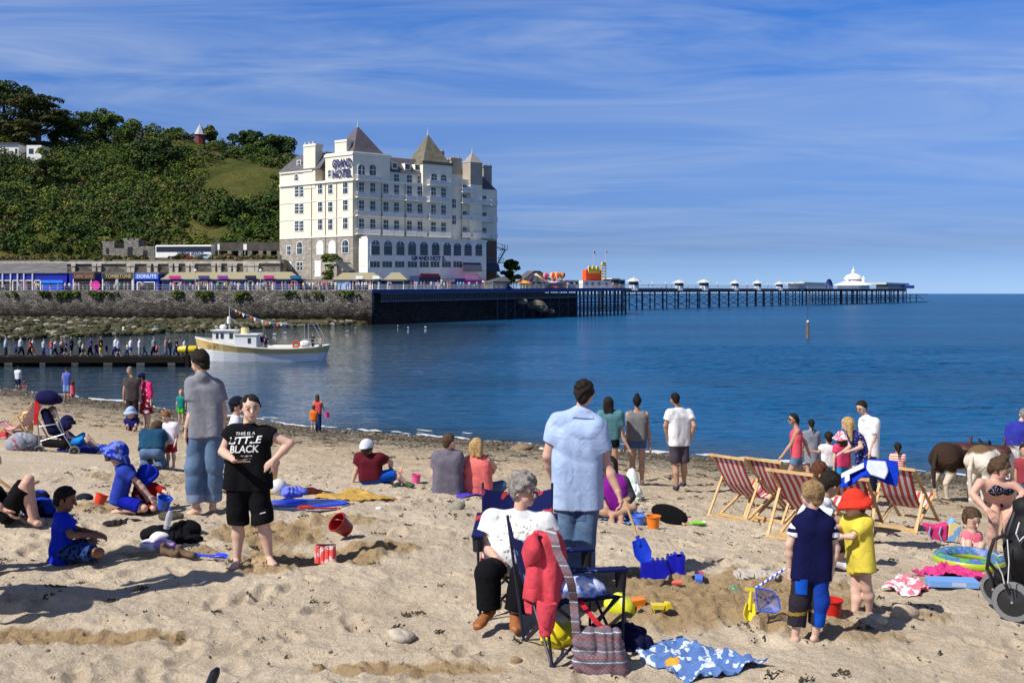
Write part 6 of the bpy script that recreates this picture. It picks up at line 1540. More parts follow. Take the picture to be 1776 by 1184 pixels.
   for c,hp_ in (('a',ha),('b',hb)):
    C(hp_+wst,hp_,.046*S*fat+.003*S,.050*S*fat+.004*S,.03,False,L_)
    h0,k0=hp_,Q['k'+c];n0=Q.get('n'+c,k0)
    t=fr/.5
    h1=h0.lerp(k0,min(.16,.5*t))
    if t<=1: C(h1,h0.lerp(k0,t),th_*.98+i*.7,th_*(1-.2*t)+i*1.4,.03,True,L_)
    else: C(h1,k0,th_*.98+i*.7,kn*1.1+i*o_.get('cuff',1.4),.02,False,L_);C(k0,k0.lerp(n0,min(1.05,t-1)),kn*1.1+i*o_.get('cuff',1.4),(cf if t<1.6 else an*1.5)+i*o_.get('cuff',1.4),.02,True,L_)
   C(ha,hb,.048*S*fat+.004*S,.048*S*fat+.004*S,.03,False,L_)
   if belly: L_.append(('e',tuple(hm+bf*belly*.2-ax_*.05*S),(.1*S*fat+i,tr+belly*.3+i,.06*S),EYE3,.03))
  elif kind=='skirt':
   C(hm-ax_*.06*S,hm+Vector((0,0,-1))*o_['to']*S,.085*S*fat,o_.get('flare',.1)*S,.03,True,L_)
  elif kind=='sock':
   for c in 'ab':
    if 'n'+c in Q: C(Q['n'+c]-Vector((0,0,.02*S)),Q['n'+c].lerp(Q['k'+c],o_.get('to',.25)),an*1.15,an*1.2,.01,True,L_)
  elif kind=='cuff':
   for c in 'ab': C(Q['k'+c].lerp(Q['n'+c],o_['at']-.13),Q['k'+c].lerp(Q['n'+c],o_['at']+.02),o_['r']*S,o_['r']*S,.01,True,L_)
  elif kind=='bra':
   ff=Vector((math.sin(bw),math.cos(bw),0));rr=Vector((math.cos(bw),-math.sin(bw),0));c_=smid.lerp(hm,.3)
   L_.append(('e',tuple(c_+ff*.004*S),(.108*S,.064*S,.030*S),EYE3,.015))
   for e_ in (-1,1): L_.append(('e',tuple(c_+rr*e_*.042*S+ff*.036*S),(.045*S,.034*S,.038*S),EYE3,.02));C(c_+rr*e_*.045*S+ff*.06*S,Q['nk']+ff*.012*S+rr*e_*.02*S,.010*S,.006*S,.006,False,L_)
  nm={'vest': 'vest', 'bra': 'bikini_top', 'sock': 'socks'}.get(kind,kind)
  if L_: blob(o_.get('name',nm),L_,h*(.9 if h<.012 else 1),mm,ob,fold=o_.get('fold',.0032)*S/1.7 if h<.03 else 0,fs=1.5/max(.6,S),seed=sd_n)
 if hair and hair[1] != 'bald':
  hc,st=hair;L_=[]
  pl=[(tuple(-(u*.80-f*.85)[i] for i in range(3)),-((u*.80-f*.85).dot(Hc)+(.02 if st != 'crop' else .05)*hh)),(tuple(-u[i] for i in range(3)),-(u.dot(Hc)+(-.36 if st != 'crop' else -.28)*hh))]
  k_=.045 if st != 'crop' else .018
  if st=='curly': k_=.10
  L_.append(('e',tuple(hp(0,-.08,.125)),((.335+k_)*hh,(.40+k_)*hh,(.385+k_)*hh),m3,.004,pl))
  L_.append(('e',tuple(hp(0,-.26,-.14)),(.24*hh,.19*hh,(.26 if st != 'crop' else .2)*hh),m3,.02))
  for e_ in (-1,1): C(hp(.31*e_,-.02,.12),hp(.325*e_,.03,-.06 if st != 'crop' else 0),.05*hh,.03*hh,.02,False,L_)
  if st in ('long', 'bob', 'xlong'):
   dwn={'long': 1.15, 'bob': .55, 'xlong': 2.1}.get(st,1.2)
   for a in (-.26,-.1,.1,.26): C(hp(a,-.22,.1),hp(a*1.25,-.28,0)+Vector((0,0,-dwn*hh*(1-.3*abs(a)))),.19*hh,.10*hh,.02,False,L_)
   for e_ in (-1,1): C(hp(.30*e_,-.05,.1),hp(.36*e_,-.1,-.1)+Vector((0,0,-dwn*.55*hh)),.12*hh,.09*hh,.02,False,L_)
  elif st=='bun': L_.append(('e',tuple(hp(0,-.12,.58)),(.2*hh,.2*hh,.2*hh),m3,.01))
  elif st in ('pony', 'plait'):
   e=hp(0,-.5,-.05);C(hp(0,-.4,.1),e,.12*hh,.13*hh,.01,False,L_);C(e,e+Vector((0,0,-1.0*hh))-bf*.08*hh+r*(.3*hh if st=='pony' else 0),.13*hh,.05*hh,.01,False,L_)
  elif st=='curly':
   g_2=np.random.default_rng(8)
   for k in range(70):
    v=Vector(g_2.normal(size=3)).normalized();p_=hp(v.x*.40,-.1+v.y*.46,.15+v.z*.42);q_=p_-Hc
    if q_.dot(u)*.8-q_.dot(f)*.85<-.02*hh or q_.dot(u)<-.42*hh: continue
    L_.append(('e',tuple(p_),(.10*hh,.10*hh,.10*hh),m3,.008))
  blob('hair',L_,min(h,.009) if s<.0075 else h,hairm(hc),ob,fold=.026*hh if s<.0075 else 0,fs=2.8,seed=3)
 if hat:
  hm_,st=hat[0],hat[1];hm_=cmat(hm_) if isinstance(hm_,tuple) else hm_;L_=[]
  pl=[(tuple(-u[i] for i in range(3)),-(u.dot(Hc)+.12*hh))]
  L_.append(('e',tuple(hp(0,-.07,.13)),(.425*hh,.50*hh,.50*hh),m3,.01,pl))
  if st=='cap': L_.append(('e',tuple(hp(0,.45,.16)),(.26*hh,.34*hh,.05*hh),m3,.02))
  elif st=='capback': L_.append(('e',tuple(hp(0,-.5,.1)),(.26*hh,.3*hh,.05*hh),m3,.02))
  else:
   for k in range(24):
    a=2*math.pi*k/24;b_=2*math.pi*(k+1)/24;q=hat[2] if len(hat)>2 else .6;w_=.04*math.sin(3*a)
    C(hp(math.cos(a)*.40,-.07+math.sin(a)*.46,.12),hp(math.cos(a)*q,-.07+math.sin(a)*(q+.05),-.02+w_),.05*hh,.04*hh,.02,False,L_);C(hp(math.cos(a)*q,-.07+math.sin(a)*(q+.05),-.02+w_),hp(math.cos(b_)*q,-.07+math.sin(b_)*(q+.05),-.02+.04*math.sin(3*b_)),.04*hh,.04*hh,.03,False,L_);C(hp(math.cos(a)*(q+.42)/2,-.07+math.sin(a)*(q+.5)/2,.05+w_/2),hp(math.cos(b_)*(q+.42)/2,-.07+math.sin(b_)*(q+.5)/2,.05+.02*math.sin(3*b_)),.045*hh,.045*hh,.03,False,L_)
  blob('hat',L_,min(h,.010),hm_,ob)
 if face:
  dk=mat('eye_dark',(.02,.015,.012),.3)
  for e_ in (-1,1):
   mb=MB();mb.ell(hp(.145*e_,.335,.02),(.045*hh,.035*hh,.026*hh),10,6);mb.build('eye',dk,ob,smooth=True)
   mb=MB();mb.tube([hp(.05*e_,.365,.105),hp(.14*e_,.36,.135),hp(.22*e_,.31,.10)],[.014*hh,.02*hh,.01*hh],5);mb.build('eyebrow',hairm(hair[0] if hair else 'brown'),ob)
  mb=MB();mb.ell(hp(0,.345,-.235),(.10*hh,.03*hh,.028*hh),12,6,Matrix(m3));mb.build('mouth',mat('lips',(.30,.09,.075),.5),ob,smooth=True)
  if 'glasses' in str(face):
   mb=MB()
   for e_ in (-1,1):
    pts=[hp(.145*e_+.11*math.cos(a),.41,.02+.085*math.sin(a)) for a in np.linspace(0,2*math.pi,13)];mb.tube(pts,.011*hh,5)
    mb.tube([hp(.255*e_,.41,.03),hp(.35*e_,.2,.04),hp(.35*e_,-.05,.03)],.011*hh,5)
   mb.tube([hp(-.035,.42,.03),hp(.035,.42,.03)],.011*hh,5);mb.build('glasses',mat('glasses_metal',(.12,.10,.09),.35,metal=.6),ob)
  if 'shades' in str(face):
   mb=MB()
   for e_ in (-1,1): mb.ell(hp(.15*e_,.38,.02),(.13*hh,.05*hh,.10*hh),10,6,Matrix(m3));mb.tube([hp(.25*e_,.38,.03),hp(.35*e_,-.02,.03)],.014*hh,5)
   mb.build('sunglasses',mat('shade_black',(.01,.01,.012),.2),ob,smooth=True)
 return ob,Q,(r,f,u,Hc,hh)
# the people on the beach, nearest first
DENIM=mat('denim',(.05,.10,.20),.9,col2=(.13,.21,.33),vs=3.5,bump=.4,bs=300,wrk=6);DENIMD=mat('denim_dark',(.03,.06,.15),.9,col2=(.07,.12,.24),vs=4,bump=.4,bs=300,wrk=6)
BLACKC=mat('black_cloth',(.006,.006,.008),.95,spec=.1,bump=.3,bs=200,wrk=6);WHITEC=cmat((238,238,240));NAVYC=cmat((14,18,66))
def J_(yaw,hh,**k): d=dict(yaw=yaw,hh=hh);d.update(k);return d
CUFF=cmat((128,142,168));POLO=cmat((178,200,238));GREYT=cmat((140,142,152))
blue_man=person('stout man from behind in pale blue polo shirt and baggy jeans, holding a toy spade',
 J_(18,45,byaw=14,H=(1014,682),nk=(1008,708),sa=(967,732),sb=(1036,740,-.03),ea=(950,790,.02),wa=(960,832,.16),eb=(1052,806,-.02),wb=(1072,852,-.08),ha=(981,868),hb=(1022,868),ka=(983,938),kb=(1010,938,-.02),na=(986,998),nb=(1008,1000),top=657,foot=1010),
 (1000,1010),[('trousers',DENIM,{'to': .93, 'loose': 2.4, 'cuff': 1.9, 'rise': .03, 'fold': .009}),('cuff',CUFF,{'at': .84, 'r': .056}),('shirt',POLO,{'hem': .035, 'sleeve': .62, 'loose': 1.5, 'spread': .98, 'fold': .006})], 'pink',('dark', 'short'),fat=1.12,arm=1.2,
 hands={'b': ((.3,-.2,-1),(-1,.2,-.2),.75), 'a': ((.1,.3,-1),(1,.2,0),.4)})
old_woman=person('seated grey-haired woman in glasses and white leaf-print top with black trousers',
 J_(128,54,byaw=176,H=(910,851),nk=(902,888),sa=(947,903,0),sb=(853,899,0),ea=(962,940,-.04),wa=(945,972,-.22),eb=(837,940,-.05),wb=(860,968,-.24),ha=(925,978),hb=(868,978),ka=(907,998,-.40),kb=(846,994,-.42),na=(893,1066,-.44),nb=(848,1060,-.42),ta=(895,1092,-.60),tb=(826,1086,-.56),top=819,foot=1175),
 (895,1075),[('trousers',BLACKC,{'to': .95, 'loose': 1.8, 'cuff': 2.2, 'rise': .02}),('shirt',WHITEC,{'hem': .0, 'sleeve': .62, 'loose': 1.3, 'spread': 1.25, 'fold': .0035})], 'pink',('grey', 'curly'),S=1.60,fat=1.25,arm=1.35,leg=1.05,Y=8.2,face='glasses',belly=.12,
 hands={'b': ((.35,-.2,-1),(.2,.6,-.3),.35)},shoes=mat('tan_leather',(.27,.095,.03),.5,var=.2,vs=9),pitch=4)
black_woman=person('short-haired woman in black lettered T-shirt and black shorts, one hand on her hip',
 J_(160,47,byaw=176,H=(435,709),nk=(431,737),sa=(462,752,0),sb=(402,749,0),ea=(503,769,.0),wa=(473,800,-.06),eb=(386,783,-.02),wb=(405,797,-.22),ha=(448,845),hb=(412,845),ka=(456,906,-.02),kb=(413,908),na=(467,966),nb=(411,970),ta=(474,980,-.16),tb=(405,985,-.16),top=686,foot=983),
 (437,983),[('shorts',BLACKC,{'to': .5, 'loose': 2.6, 'fold': .006}),('shirt',BLACKC,{'hem': .01, 'sleeve': .30, 'loose': 1.5, 'spread': 1.25, 'fold': .005})], 'fair',('dark', 'crop'),fat=1.1,arm=1.15,leg=1.1,face='y',
 hands={'a': ((-.75,-.25,-.6),(-.3,.8,-.5),.35), 'b': ((.9,-.35,-.05),(.2,-.1,1),.55)})
grey_man=person('tall dark-haired man from behind in grey T-shirt and rolled jeans, looking left',
 J_(296,40,byaw=335,H=(346,628),nk=(350,649),sa=(333,665),sb=(376,669,.08),ea=(334,712,-.05),wa=(323,744,-.06),eb=(388,712,.06),wb=(384,742,.12),ha=(343,748),hb=(368,748),ka=(338,810),kb=(371,810,.05),na=(340,884,0),nb=(369,880,.12),ta=(318,895,.05),tb=(374,889,.28),top=610,foot=896),
 (345,896),[('trousers',DENIM,{'to': .9, 'loose': 2.0, 'cuff': 1.7, 'rise': .03, 'fold': .006}),('cuff',CUFF,{'at': .79, 'r': .054}),('shirt',GREYT,{'hem': .035, 'sleeve': .6, 'loose': 1.4, 'spread': 1.1, 'fold': .005})], 'fair',('dark', 'short'),pitch=18,arm=1.05,
 hands={'a': ((-.05,0,-1),(1,.1,0),.3), 'b': ((0,.1,-1),(-1,0,0),.3)})
seat_boy=person('boy with cropped hair in royal blue T-shirt sitting cross-legged on the sand',
 J_(82,44,H=(114,866),nk=(107,890),sa=(109,903,.14),sb=(112,905,-.13),ea=(134,918,.16),wa=(166,924,.1),eb=(123,928,-.2),wb=(161,928,-.12),ha=(105,958,.08),hb=(102,958,-.1),ka=(160,940,.24),kb=(172,958,-.22),na=(140,966,.05),nb=(160,968,.08),ta=(128,968,-.06),tb=(172,968,.2),top=843,foot=1087),
 (120,970),[('shorts',pmat('navy_floral_shorts',(10,14,40),(40,70,130), 'dots',30,thr=.45),{'to': .43, 'loose': 2.2}),('shirt',cmat((18,50,205)),{'hem': .07, 'sleeve': .66, 'loose': 2.2, 'fold': .005})], 'brown',('black', 'crop'),S=1.32,pitch=16,leg=1.05,face='y',
 hands={'b': ((1,.25,-.1),(.2,.6,-.7),.5), 'a': ((1,-.1,-.3),(0,-.3,-1),.5)})
kneel_boy=person('kneeling child in blue patterned sun hat, blue T-shirt and blue shorts reaching down',
 J_(78,40,H=(203,790),nk=(211,807),sa=(222,814,.13),sb=(216,818,-.12),ea=(236,838,.12),wa=(254,862,.1),eb=(240,836,-.12),wb=(262,862,-.1),ha=(206,866,.09),hb=(203,866,-.09),ka=(246,880,.08),kb=(250,881,-.12),na=(206,884,.1),nb=(205,886,-.1),ta=(196,887,.1),tb=(195,888,-.1),top=772,foot=970),
 (225,889),[('shorts',cmat((16,30,170)),{'to': .42, 'loose': 2.4}),('shirt',cmat((48,70,175)),{'hem': .04, 'sleeve': .62, 'loose': 2.4, 'fold': .005})], 'fair',('brown', 'short'),S=1.28,pitch=30,hat=(pmat('blue_hat_print',(30,50,170),(110,130,210), 'noise',16), 'bucket',.6),arm=1.05)
person('small child in blue sun hat and red top kneeling beside the boy in blue',
 J_(185,34,H=(253,826),nk=(254,838),sa=(268,844),sb=(240,844),ea=(281,850,-.05),wa=(290,855,-.18),eb=(235,857,-.05),wb=(243,869,-.15),ha=(261,872),hb=(247,872),ka=(266,882,-.2),kb=(244,882,-.2),na=(264,884,.05),nb=(245,884,.05),top=808,foot=960),
 (254,885),[('shorts',cmat((170,30,35)),{'to': .4, 'loose': 2}),('shirt',cmat((160,28,32)),{'hem': .05, 'sleeve': 1.3, 'loose': 2})], 'fair',('brown', 'short'),S=1.02,pitch=35,hat=(cmat((20,50,190)), 'bucket',.55))
navy_boy=person('sandy-haired boy from behind in navy T-shirt with striped sleeves and blue-black cropped trousers',
 J_(325,47,byaw=2,H=(1407,858),nk=(1410,884),sa=(1385,905),sb=(1437,905),ea=(1369,944,.0),wa=(1370,988,.03),eb=(1450,950,0),wb=(1442,990,-.02),ha=(1392,990),hb=(1422,990),ka=(1386,1044),kb=(1420,1044),na=(1378,1108),nb=(1413,1107),ta=(1360,1120,.06),tb=(1430,1117,.08),top=834,foot=1122),
 (1395,1122),[('trousers',cmat((20,62,160)),{'to': .80, 'loose': 2.0, 'cuff': 1.7, 'fold': .008, 'rise': .04}),('shirt',NAVYC,{'hem': .05, 'sleeve': 0, 'loose': 1.7, 'spread': 1.2, 'fold': .005}),('vest',cmat((235,236,240)),{'name': 'sleeve', 'only_sleeve': .62})], 'fair',('sandy', 'short'),S=1.17,pitch=10,fat=1.0,arm=1.1,leg=1.05,
 hands={'a': ((-.05,.1,-1),(1,.2,0),.3), 'b': ((-.15,.05,-1),(-1,.2,0),.4)})
toddler=person('toddler in red sun hat and long yellow T-shirt, facing left',
 J_(286,44,byaw=300,H=(1480,874),nk=(1489,893),sa=(1500,905,-.06),sb=(1474,902,.10),ea=(1478,930,-.12),wa=(1459,930,-.08),eb=(1465,920,.10),wb=(1455,914,.06),ha=(1498,978,-.05),hb=(1489,978,.06),ka=(1503,1018,-.02),kb=(1484,1024,.05),na=(1507,1062,.03),nb=(1481,1068,.0),ta=(1520,1070,-.02),tb=(1466,1073,.04),top=846,foot=1076),
 (1492,1076),[('shorts',cmat((30,40,120)),{'to': .12, 'loose': 2}),('shirt',cmat((226,206,78)),{'hem': .06, 'sleeve': .8, 'loose': 2.4, 'spread': 1.3, 'fold': .008})], 'fair',('brown', 'short'),S=1.0,hat=(cmat((225,62,44)), 'bucket',.56),fat=1.15,leg=1.2,pitch=12)
person('man in white T-shirt and dark shorts crouching behind the boy in navy',
 J_(70,44,H=(1441,840),nk=(1430,866),sa=(1420,868,.2),sb=(1408,884,-.15),ea=(1450,905,.2),wa=(1468,918,.12),eb=(1460,904,-.2),wb=(1462,926,-.1),ha=(1392,948,.1),hb=(1386,950,-.1),ka=(1458,932,.2),kb=(1462,940,-.12),na=(1447,972,.15),nb=(1455,974,-.1),ta=(1470,979,.15),tb=(1476,981,-.1),top=815,foot=1150),
 (1430,984),[('shorts',cmat((52,44,40)),{'to': .5, 'loose': 2}),('shirt',WHITEC,{'hem': .06, 'sleeve': .6, 'loose': 1.6})], 'tan',('dark', 'short'),S=1.74,pitch=25,shoes=(225,225,225))
bikini=person('woman in dark spotted bikini stooping with hands on her knees',
 J_(128,40,byaw=165,H=(1734,814),nk=(1728,835,.02),sa=(1755,838,0),sb=(1700,836,0),ea=(1776,855,-.06),wa=(1755,885,-.24),eb=(1686,856,-.06),wb=(1712,884,-.24),ha=(1748,872,.16),hb=(1722,872,.16),ka=(1748,908,-.06),kb=(1724,908,-.06),na=(1750,968,.02),nb=(1722,968,.02),top=740,foot=977),
 (1735,977),[('bra',pmat('spotted_navy',(215,215,225),(18,16,40), 'dots',75,thr=.25)),('shorts',pmat('spotted_navy',(215,215,225),(18,16,40)),{'to': .09, 'loose': 1.6, 'name': 'bikini_bottom', 'rise': .02})], 'pink',('brown', 'bun'),S=1.58,pitch=30,face='y',
 hands={'b': ((.5,-.35,-.75),(.1,1,-.2),.3), 'a': ((-.5,-.35,-.75),(-.1,1,-.2),.3)})
person('baby with wispy brown hair in pink top sitting on the sand behind the inflatable ring',
 J_(168,38,H=(1686,900),nk=(1686,921),sa=(1698,927),sb=(1673,927),ea=(1705,941,-.03),wa=(1706,953,-.1),eb=(1670,941,-.03),wb=(1687,944,-.13),ha=(1694,951),hb=(1679,951),ka=(1702,944,-.15),kb=(1680,940,-.15),na=(1699,957,-.2),nb=(1682,957,-.2),top=880,foot=1020),
 (1686,957),[('shorts',pmat('pink_print',(235,215,220),(200,130,150), 'noise',30),{'to': .3, 'loose': 3}),('vest',cmat((232,120,140)),{'hem': .05, 'loose': 1.8, 'full': True})], 'fair',('brown', 'short'),S=.78,pitch=22,face='y',fat=1.25,leg=1.3,arm=1.3)
person('person in maroon T-shirt, bright blue shorts and back-to-front cap sitting leaning on one arm',
 J_(20,29,byaw=35,H=(637,778),nk=(638,790),sa=(623,792),sb=(659,792),ea=(619,812,0),wa=(613,832,.05),eb=(678,802,.1),wb=(677,816,.2),ha=(634,830),hb=(652,828),ka=(678,832,.2),kb=(686,822,.1),na=(690,838,-.02),nb=(704,837,.1),ta=(683,843,-.2),tb=(716,842,0),top=763,foot=1000),
 (645,841),[('shorts',cmat((18,88,200)),{'to': .47, 'loose': 2.2}),('shirt',cmat((98,26,40)),{'hem': .02, 'sleeve': .6, 'loose': 1.6})], 'fair',('brown', 'short'),S=1.66,hat=(cmat((215,218,232)), 'capback'),shoes=(60,80,50))
person('dark-haired bearded man in grey T-shirt sitting on the sand beside a blonde woman',
 J_(52,30,byaw=8,H=(780,766),nk=(777,781),sa=(758,790),sb=(795,790),ea=(752,822,.05),wa=(764,836,.25),eb=(799,816,.05),wb=(800,812,.3),ha=(766,848),hb=(788,848),ka=(762,838,.45),kb=(790,838,.45),na=(762,854,.5),nb=(792,854,.5),top=753,foot=990),(775,857),
 [('trousers',cmat((40,40,46)),{'to': .9}),('shirt',cmat((112,108,122)),{'hem': .05, 'sleeve': .6, 'loose': 1.6, 'spread': 1.15})], 'fair',('brown', 'crop'),S=1.76,fat=1.12)
person('blonde woman in coral strappy top and jeans sitting on a purple towel',
 J_(28,29,byaw=12,H=(828,774),nk=(826,788),sa=(810,797),sb=(845,797),ea=(801,818,.04),wa=(806,832,.25),eb=(857,810,.06),wb=(848,826,.25),ha=(812,848),hb=(840,848),ka=(804,842,.42),kb=(870,842,.12),na=(820,856,.42),nb=(858,856,.35),top=762,foot=985),(825,858),
 [('trousers',DENIMD,{'to': .95, 'loose': 1.6}),('vest',cmat((242,124,118)),{'hem': .06, 'loose': 1.5, 'fold': .005})], 'pink',('blond', 'bob'),S=1.64,fat=1.3,arm=1.25)
person('woman in purple top and grey cardigan sitting on a blue rug',
 J_(205,28,byaw=190,H=(1058,806),nk=(1060,822),sa=(1082,834),sb=(1046,832),ea=(1093,860,0),wa=(1080,882,-.2),eb=(1040,858,0),wb=(1052,880,-.2),ha=(1076,886),hb=(1052,886),ka=(1098,880,-.2),kb=(1034,884,-.25),na=(1062,894,-.35),nb=(1078,896,-.32),top=790,foot=1020),(1065,899),
 [('shorts',DENIMD,{'to': .3}),('shirt',cmat((72,70,82)),{'hem': .04, 'sleeve': 1.5, 'loose': 1.8, 'name': 'cardigan'}),('vest',cmat((140,30,150)),{'hem': .03, 'loose': 2.2, 'full': True})], 'tan',('dark', 'bob'),S=1.6)
person('long-haired young woman from behind in teal blouse and black shorts',stand(1058,686,841,0,H=(1055,698),eb=(1079,756,-.02),wb=(1090,776,-.05),top=686,foot=841,wa=(1046,768,.2)),(1058,841),[('shorts',BLACKC,{'to': .14, 'loose': 1.2}),('shirt',cmat((84,132,140)),{'hem': -.03, 'sleeve': .55, 'loose': 1.8})], 'tan',('dark', 'xlong'))
person('young woman with hair in a top bun, grey vest and denim shorts, seen from behind',stand(1105,686,841,8,wa=(1085,770,.0),ea=(1089,742),wb=(1127,772),eb=(1124,743)),(1105,841),[('shorts',DENIMD,{'to': .16, 'loose': 1.2}),('vest',cmat((120,120,122)),{'hem': -.02, 'loose': 1.6})], 'tan',('black', 'bun'))
person('young man from behind in white T-shirt and grey shorts walking, hands in pockets',stand(1178,681,851,335,byaw=0,H=(1170,692),wa=(1158,760,.06),wb=(1198,760,.06),ea=(1154,738,-.05),eb=(1204,738,-.05),nb=(1186,838,.3),ka=(1171,805),na=(1174,845)),(1178,851),[('shorts',cmat((78,70,80)),{'to': .45, 'loose': 2}),('shirt',WHITEC,{'hem': .02, 'sleeve': .55, 'loose': 1.8})], 'tan',('black', 'crop'),shoes=(30,36,60))
person('woman in coral vest, denim shorts and sunglasses with long dark ponytail, facing left',stand(1381,716,866,262,wf=1,H=(1375,727),ea=(1372,770,-.1),wa=(1359,787,-.1),eb=(1396,766,.1),wb=(1401,780,.1),ka=(1368,822,-.05),kb=(1392,822,.05),na=(1352,856,-.05),nb=(1398,860,.05)),(1381,866),[('shorts',DENIM,{'to': .22, 'loose': 1.5}),('vest',cmat((228,92,110)),{'hem': .0, 'loose': 1.4})], 'tan',('dark', 'pony'),face='shades')
person('girl from behind in a short grey sleeveless dress',stand(1407,727,842,0),(1407,842),[('dress',cmat((135,138,150)),{'to': .14, 'flare': .11, 'loose': 1.2})], 'tan',('black', 'plait'))
person('boy from behind in white T-shirt stretching one arm out to the left',stand(1437,748,858,0,True,ea=(1419,784,0),wa=(1402,781,0)),(1437,858),[('shorts',cmat((40,130,190)),{'to': .42, 'loose': 2}),('shirt',WHITEC,{'hem': .03, 'loose': 1.8})], 'tan',('dark', 'short'))
person('little girl in floral sun hat, pink T-shirt and blue leggings, seen from behind',stand(1461,746,862,335,True,H=(1458,760)),(1461,862),[('trousers',cmat((50,150,210)),{'to': .8, 'loose': 1.5}),('shirt',cmat((232,70,120)),{'hem': .03, 'loose': 1.8})], 'fair',('brown', 'bob'),hat=(pmat('floral_hat',(240,225,225),(200,110,130), 'noise',22), 'bucket',.62))
person('long-haired blonde woman in navy spotted dress leaning forward',J_(290,26,byaw=300,H=(1470,737),nk=(1480,748),sa=(1488,756,-.13),sb=(1476,754,.13),ea=(1494,775,-.18),wa=(1479,780,-.2),eb=(1474,775,.1),wb=(1462,783,.05),ha=(1508,797,-.08),hb=(1500,797,.08),ka=(1505,832,-.08),kb=(1496,832,.08),na=(1506,862,-.08),nb=(1498,862,.08),top=725,foot=880),(1500,872),[('dress',pmat('spotted_blue',(215,220,235),(38,40,105), 'dots',26,thr=.22),{'to': .18, 'flare': .13, 'loose': 1.6, 'hem': .02})], 'fair',('blond', 'long'),S=1.62,pitch=25)
person('tall man in glasses and untucked white shirt looking down to the left',stand(1508,695,873,238,byaw=300,H=(1494,707),nk=(1501,721),sa=(1519,731,-.12),sb=(1497,729,.1),ea=(1517,757,-.14),wa=(1511,778,-.12),eb=(1493,757,.1),wb=(1492,778,.1),ha=(1514,790,-.05),hb=(1505,790,.06)),(1508,873),[('trousers',cmat((24,26,48)),{'to': .95, 'loose': 1.4}),('shirt',WHITEC,{'hem': .03, 'sleeve': .8, 'loose': 1.1})], 'fair',('dark', 'short'),pitch=18,face='glasses')
person('small girl with a dark plait in red and white striped top, seen from behind',stand(1557,767,862,12,True),(1557,862),[('shorts',cmat((60,70,110)),{'to': .4}),('shirt',pmat('red_stripe_top',(240,225,220),(225,110,100), 'stripe',7,(0,R(90),0)),{'hem': .04, 'loose': 1.8})], 'tan',('dark', 'plait'))
person('grey-haired man in blue sweater and jeans from behind, beside the donkeys',stand(1770,706,872,10,H=(1776,719)),(1770,872),[('trousers',DENIM,{'to': .98, 'loose': 1.6}),('shirt',cmat((52,58,160)),{'hem': .03, 'sleeve': 1.95, 'loose': 2.2, 'spread': 1.15})], 'fair',('grey', 'crop'),fat=1.2,shoes=(40,36,34))
person('dark-haired child half out of the picture behind the stooping woman',stand(1777,770,890,200,True),(1777,890),[('shorts',DENIM,{'to': .45}),('shirt',cmat((150,60,70)),{'hem': .04, 'loose': 1.5})], 'tan',('dark', 'short'))
person('auburn-haired woman sitting in front of the folded-back deckchair',J_(10,32,H=(1421,815),nk=(1421,833),sa=(1401,845),sb=(1441,845),ea=(1394,872,.05),wa=(1400,892,.2),eb=(1449,872,.05),wb=(1444,892,.2),ha=(1409,900),hb=(1433,900),ka=(1404,888,.4),kb=(1438,888,.4),na=(1406,905,.45),nb=(1436,905,.45),top=800,foot=1040),(1421,918),[('shorts',cmat((50,60,130)),{'to': .3}),('shirt',cmat((225,228,238)),{'hem': .04, 'loose': 1.6})], 'fair',('auburn', 'bob'),S=1.62)
person('man stooping away from us in dark teal T-shirt and jeans on his knees',J_(25,28,H=(272,744,.35),nk=(268,748,.28),sa=(250,752,.2),sb=(280,752,.22),ea=(248,772,.3),wa=(258,790,.35),eb=(287,770,.3),wb=(285,780,.38),ha=(252,785),hb=(272,785),ka=(254,803,.28),kb=(280,803,.28),na=(250,808,-.12),nb=(272,810,-.12),top=744,foot=950),(262,814),[('trousers',DENIM,{'to': .95, 'loose': 1.6, 'rise': .0}),('shirt',cmat((30,74,104)),{'hem': -.02, 'sleeve': .6, 'loose': 1.8, 'spread': 1.2})], 'fair',('brown', 'short'),S=1.75,pitch=50,shoes=(60,58,56))
person('ginger-haired child in white T-shirt and red shorts looking down',stand(296,712,813,205,True,H=(288,723),eb=(278,750),wb=(280,757,-.1),ea=(308,755),wa=(304,768,-.1)),(296,813),[('shorts',cmat((165,45,50)),{'to': .45, 'loose': 2.6}),('shirt',cmat((228,222,236)),{'hem': .05, 'sleeve': .65, 'loose': 2})], 'fair',('ginger', 'short'),pitch=35,face='y')
person('man in navy cap and white T-shirt sitting in a camp chair in yellow boots',J_(95,30,H=(413,705),nk=(409,722),sa=(409,733,.17),sb=(407,735,-.17),ea=(420,765,.18),wa=(445,785,.15),eb=(418,768,-.2),wb=(442,790,-.16),ha=(407,802,.1),hb=(405,802,-.1),ka=(478,802,.12),kb=(476,805,-.12),na=(474,846,.1),nb=(472,848,-.1),ta=(492,852,.1),tb=(490,854,-.1),top=690,foot=930),(440,854),[('shorts',cmat((60,62,70)),{'to': .42}),('shirt',WHITEC,{'hem': .04}),('sock',cmat((236,200,40),kind='plastic'),{'to': .72, 'name': 'boots'})], 'pink',('dark', 'short'),S=1.72,hat=(cmat((20,24,44)), 'cap'),shoes=(236,200,40))
person('grey-haired man in brown T-shirt with yellow print, looking down',stand(229,637,744,165,H=(225,643)),(229,744),[('trousers',cmat((62,46,42)),{'to': .98, 'loose': 1.5}),('shirt',cmat((84,76,76)),{'hem': .03})], 'tan',('grey', 'crop'),pitch=30,shoes=(40,36,34))
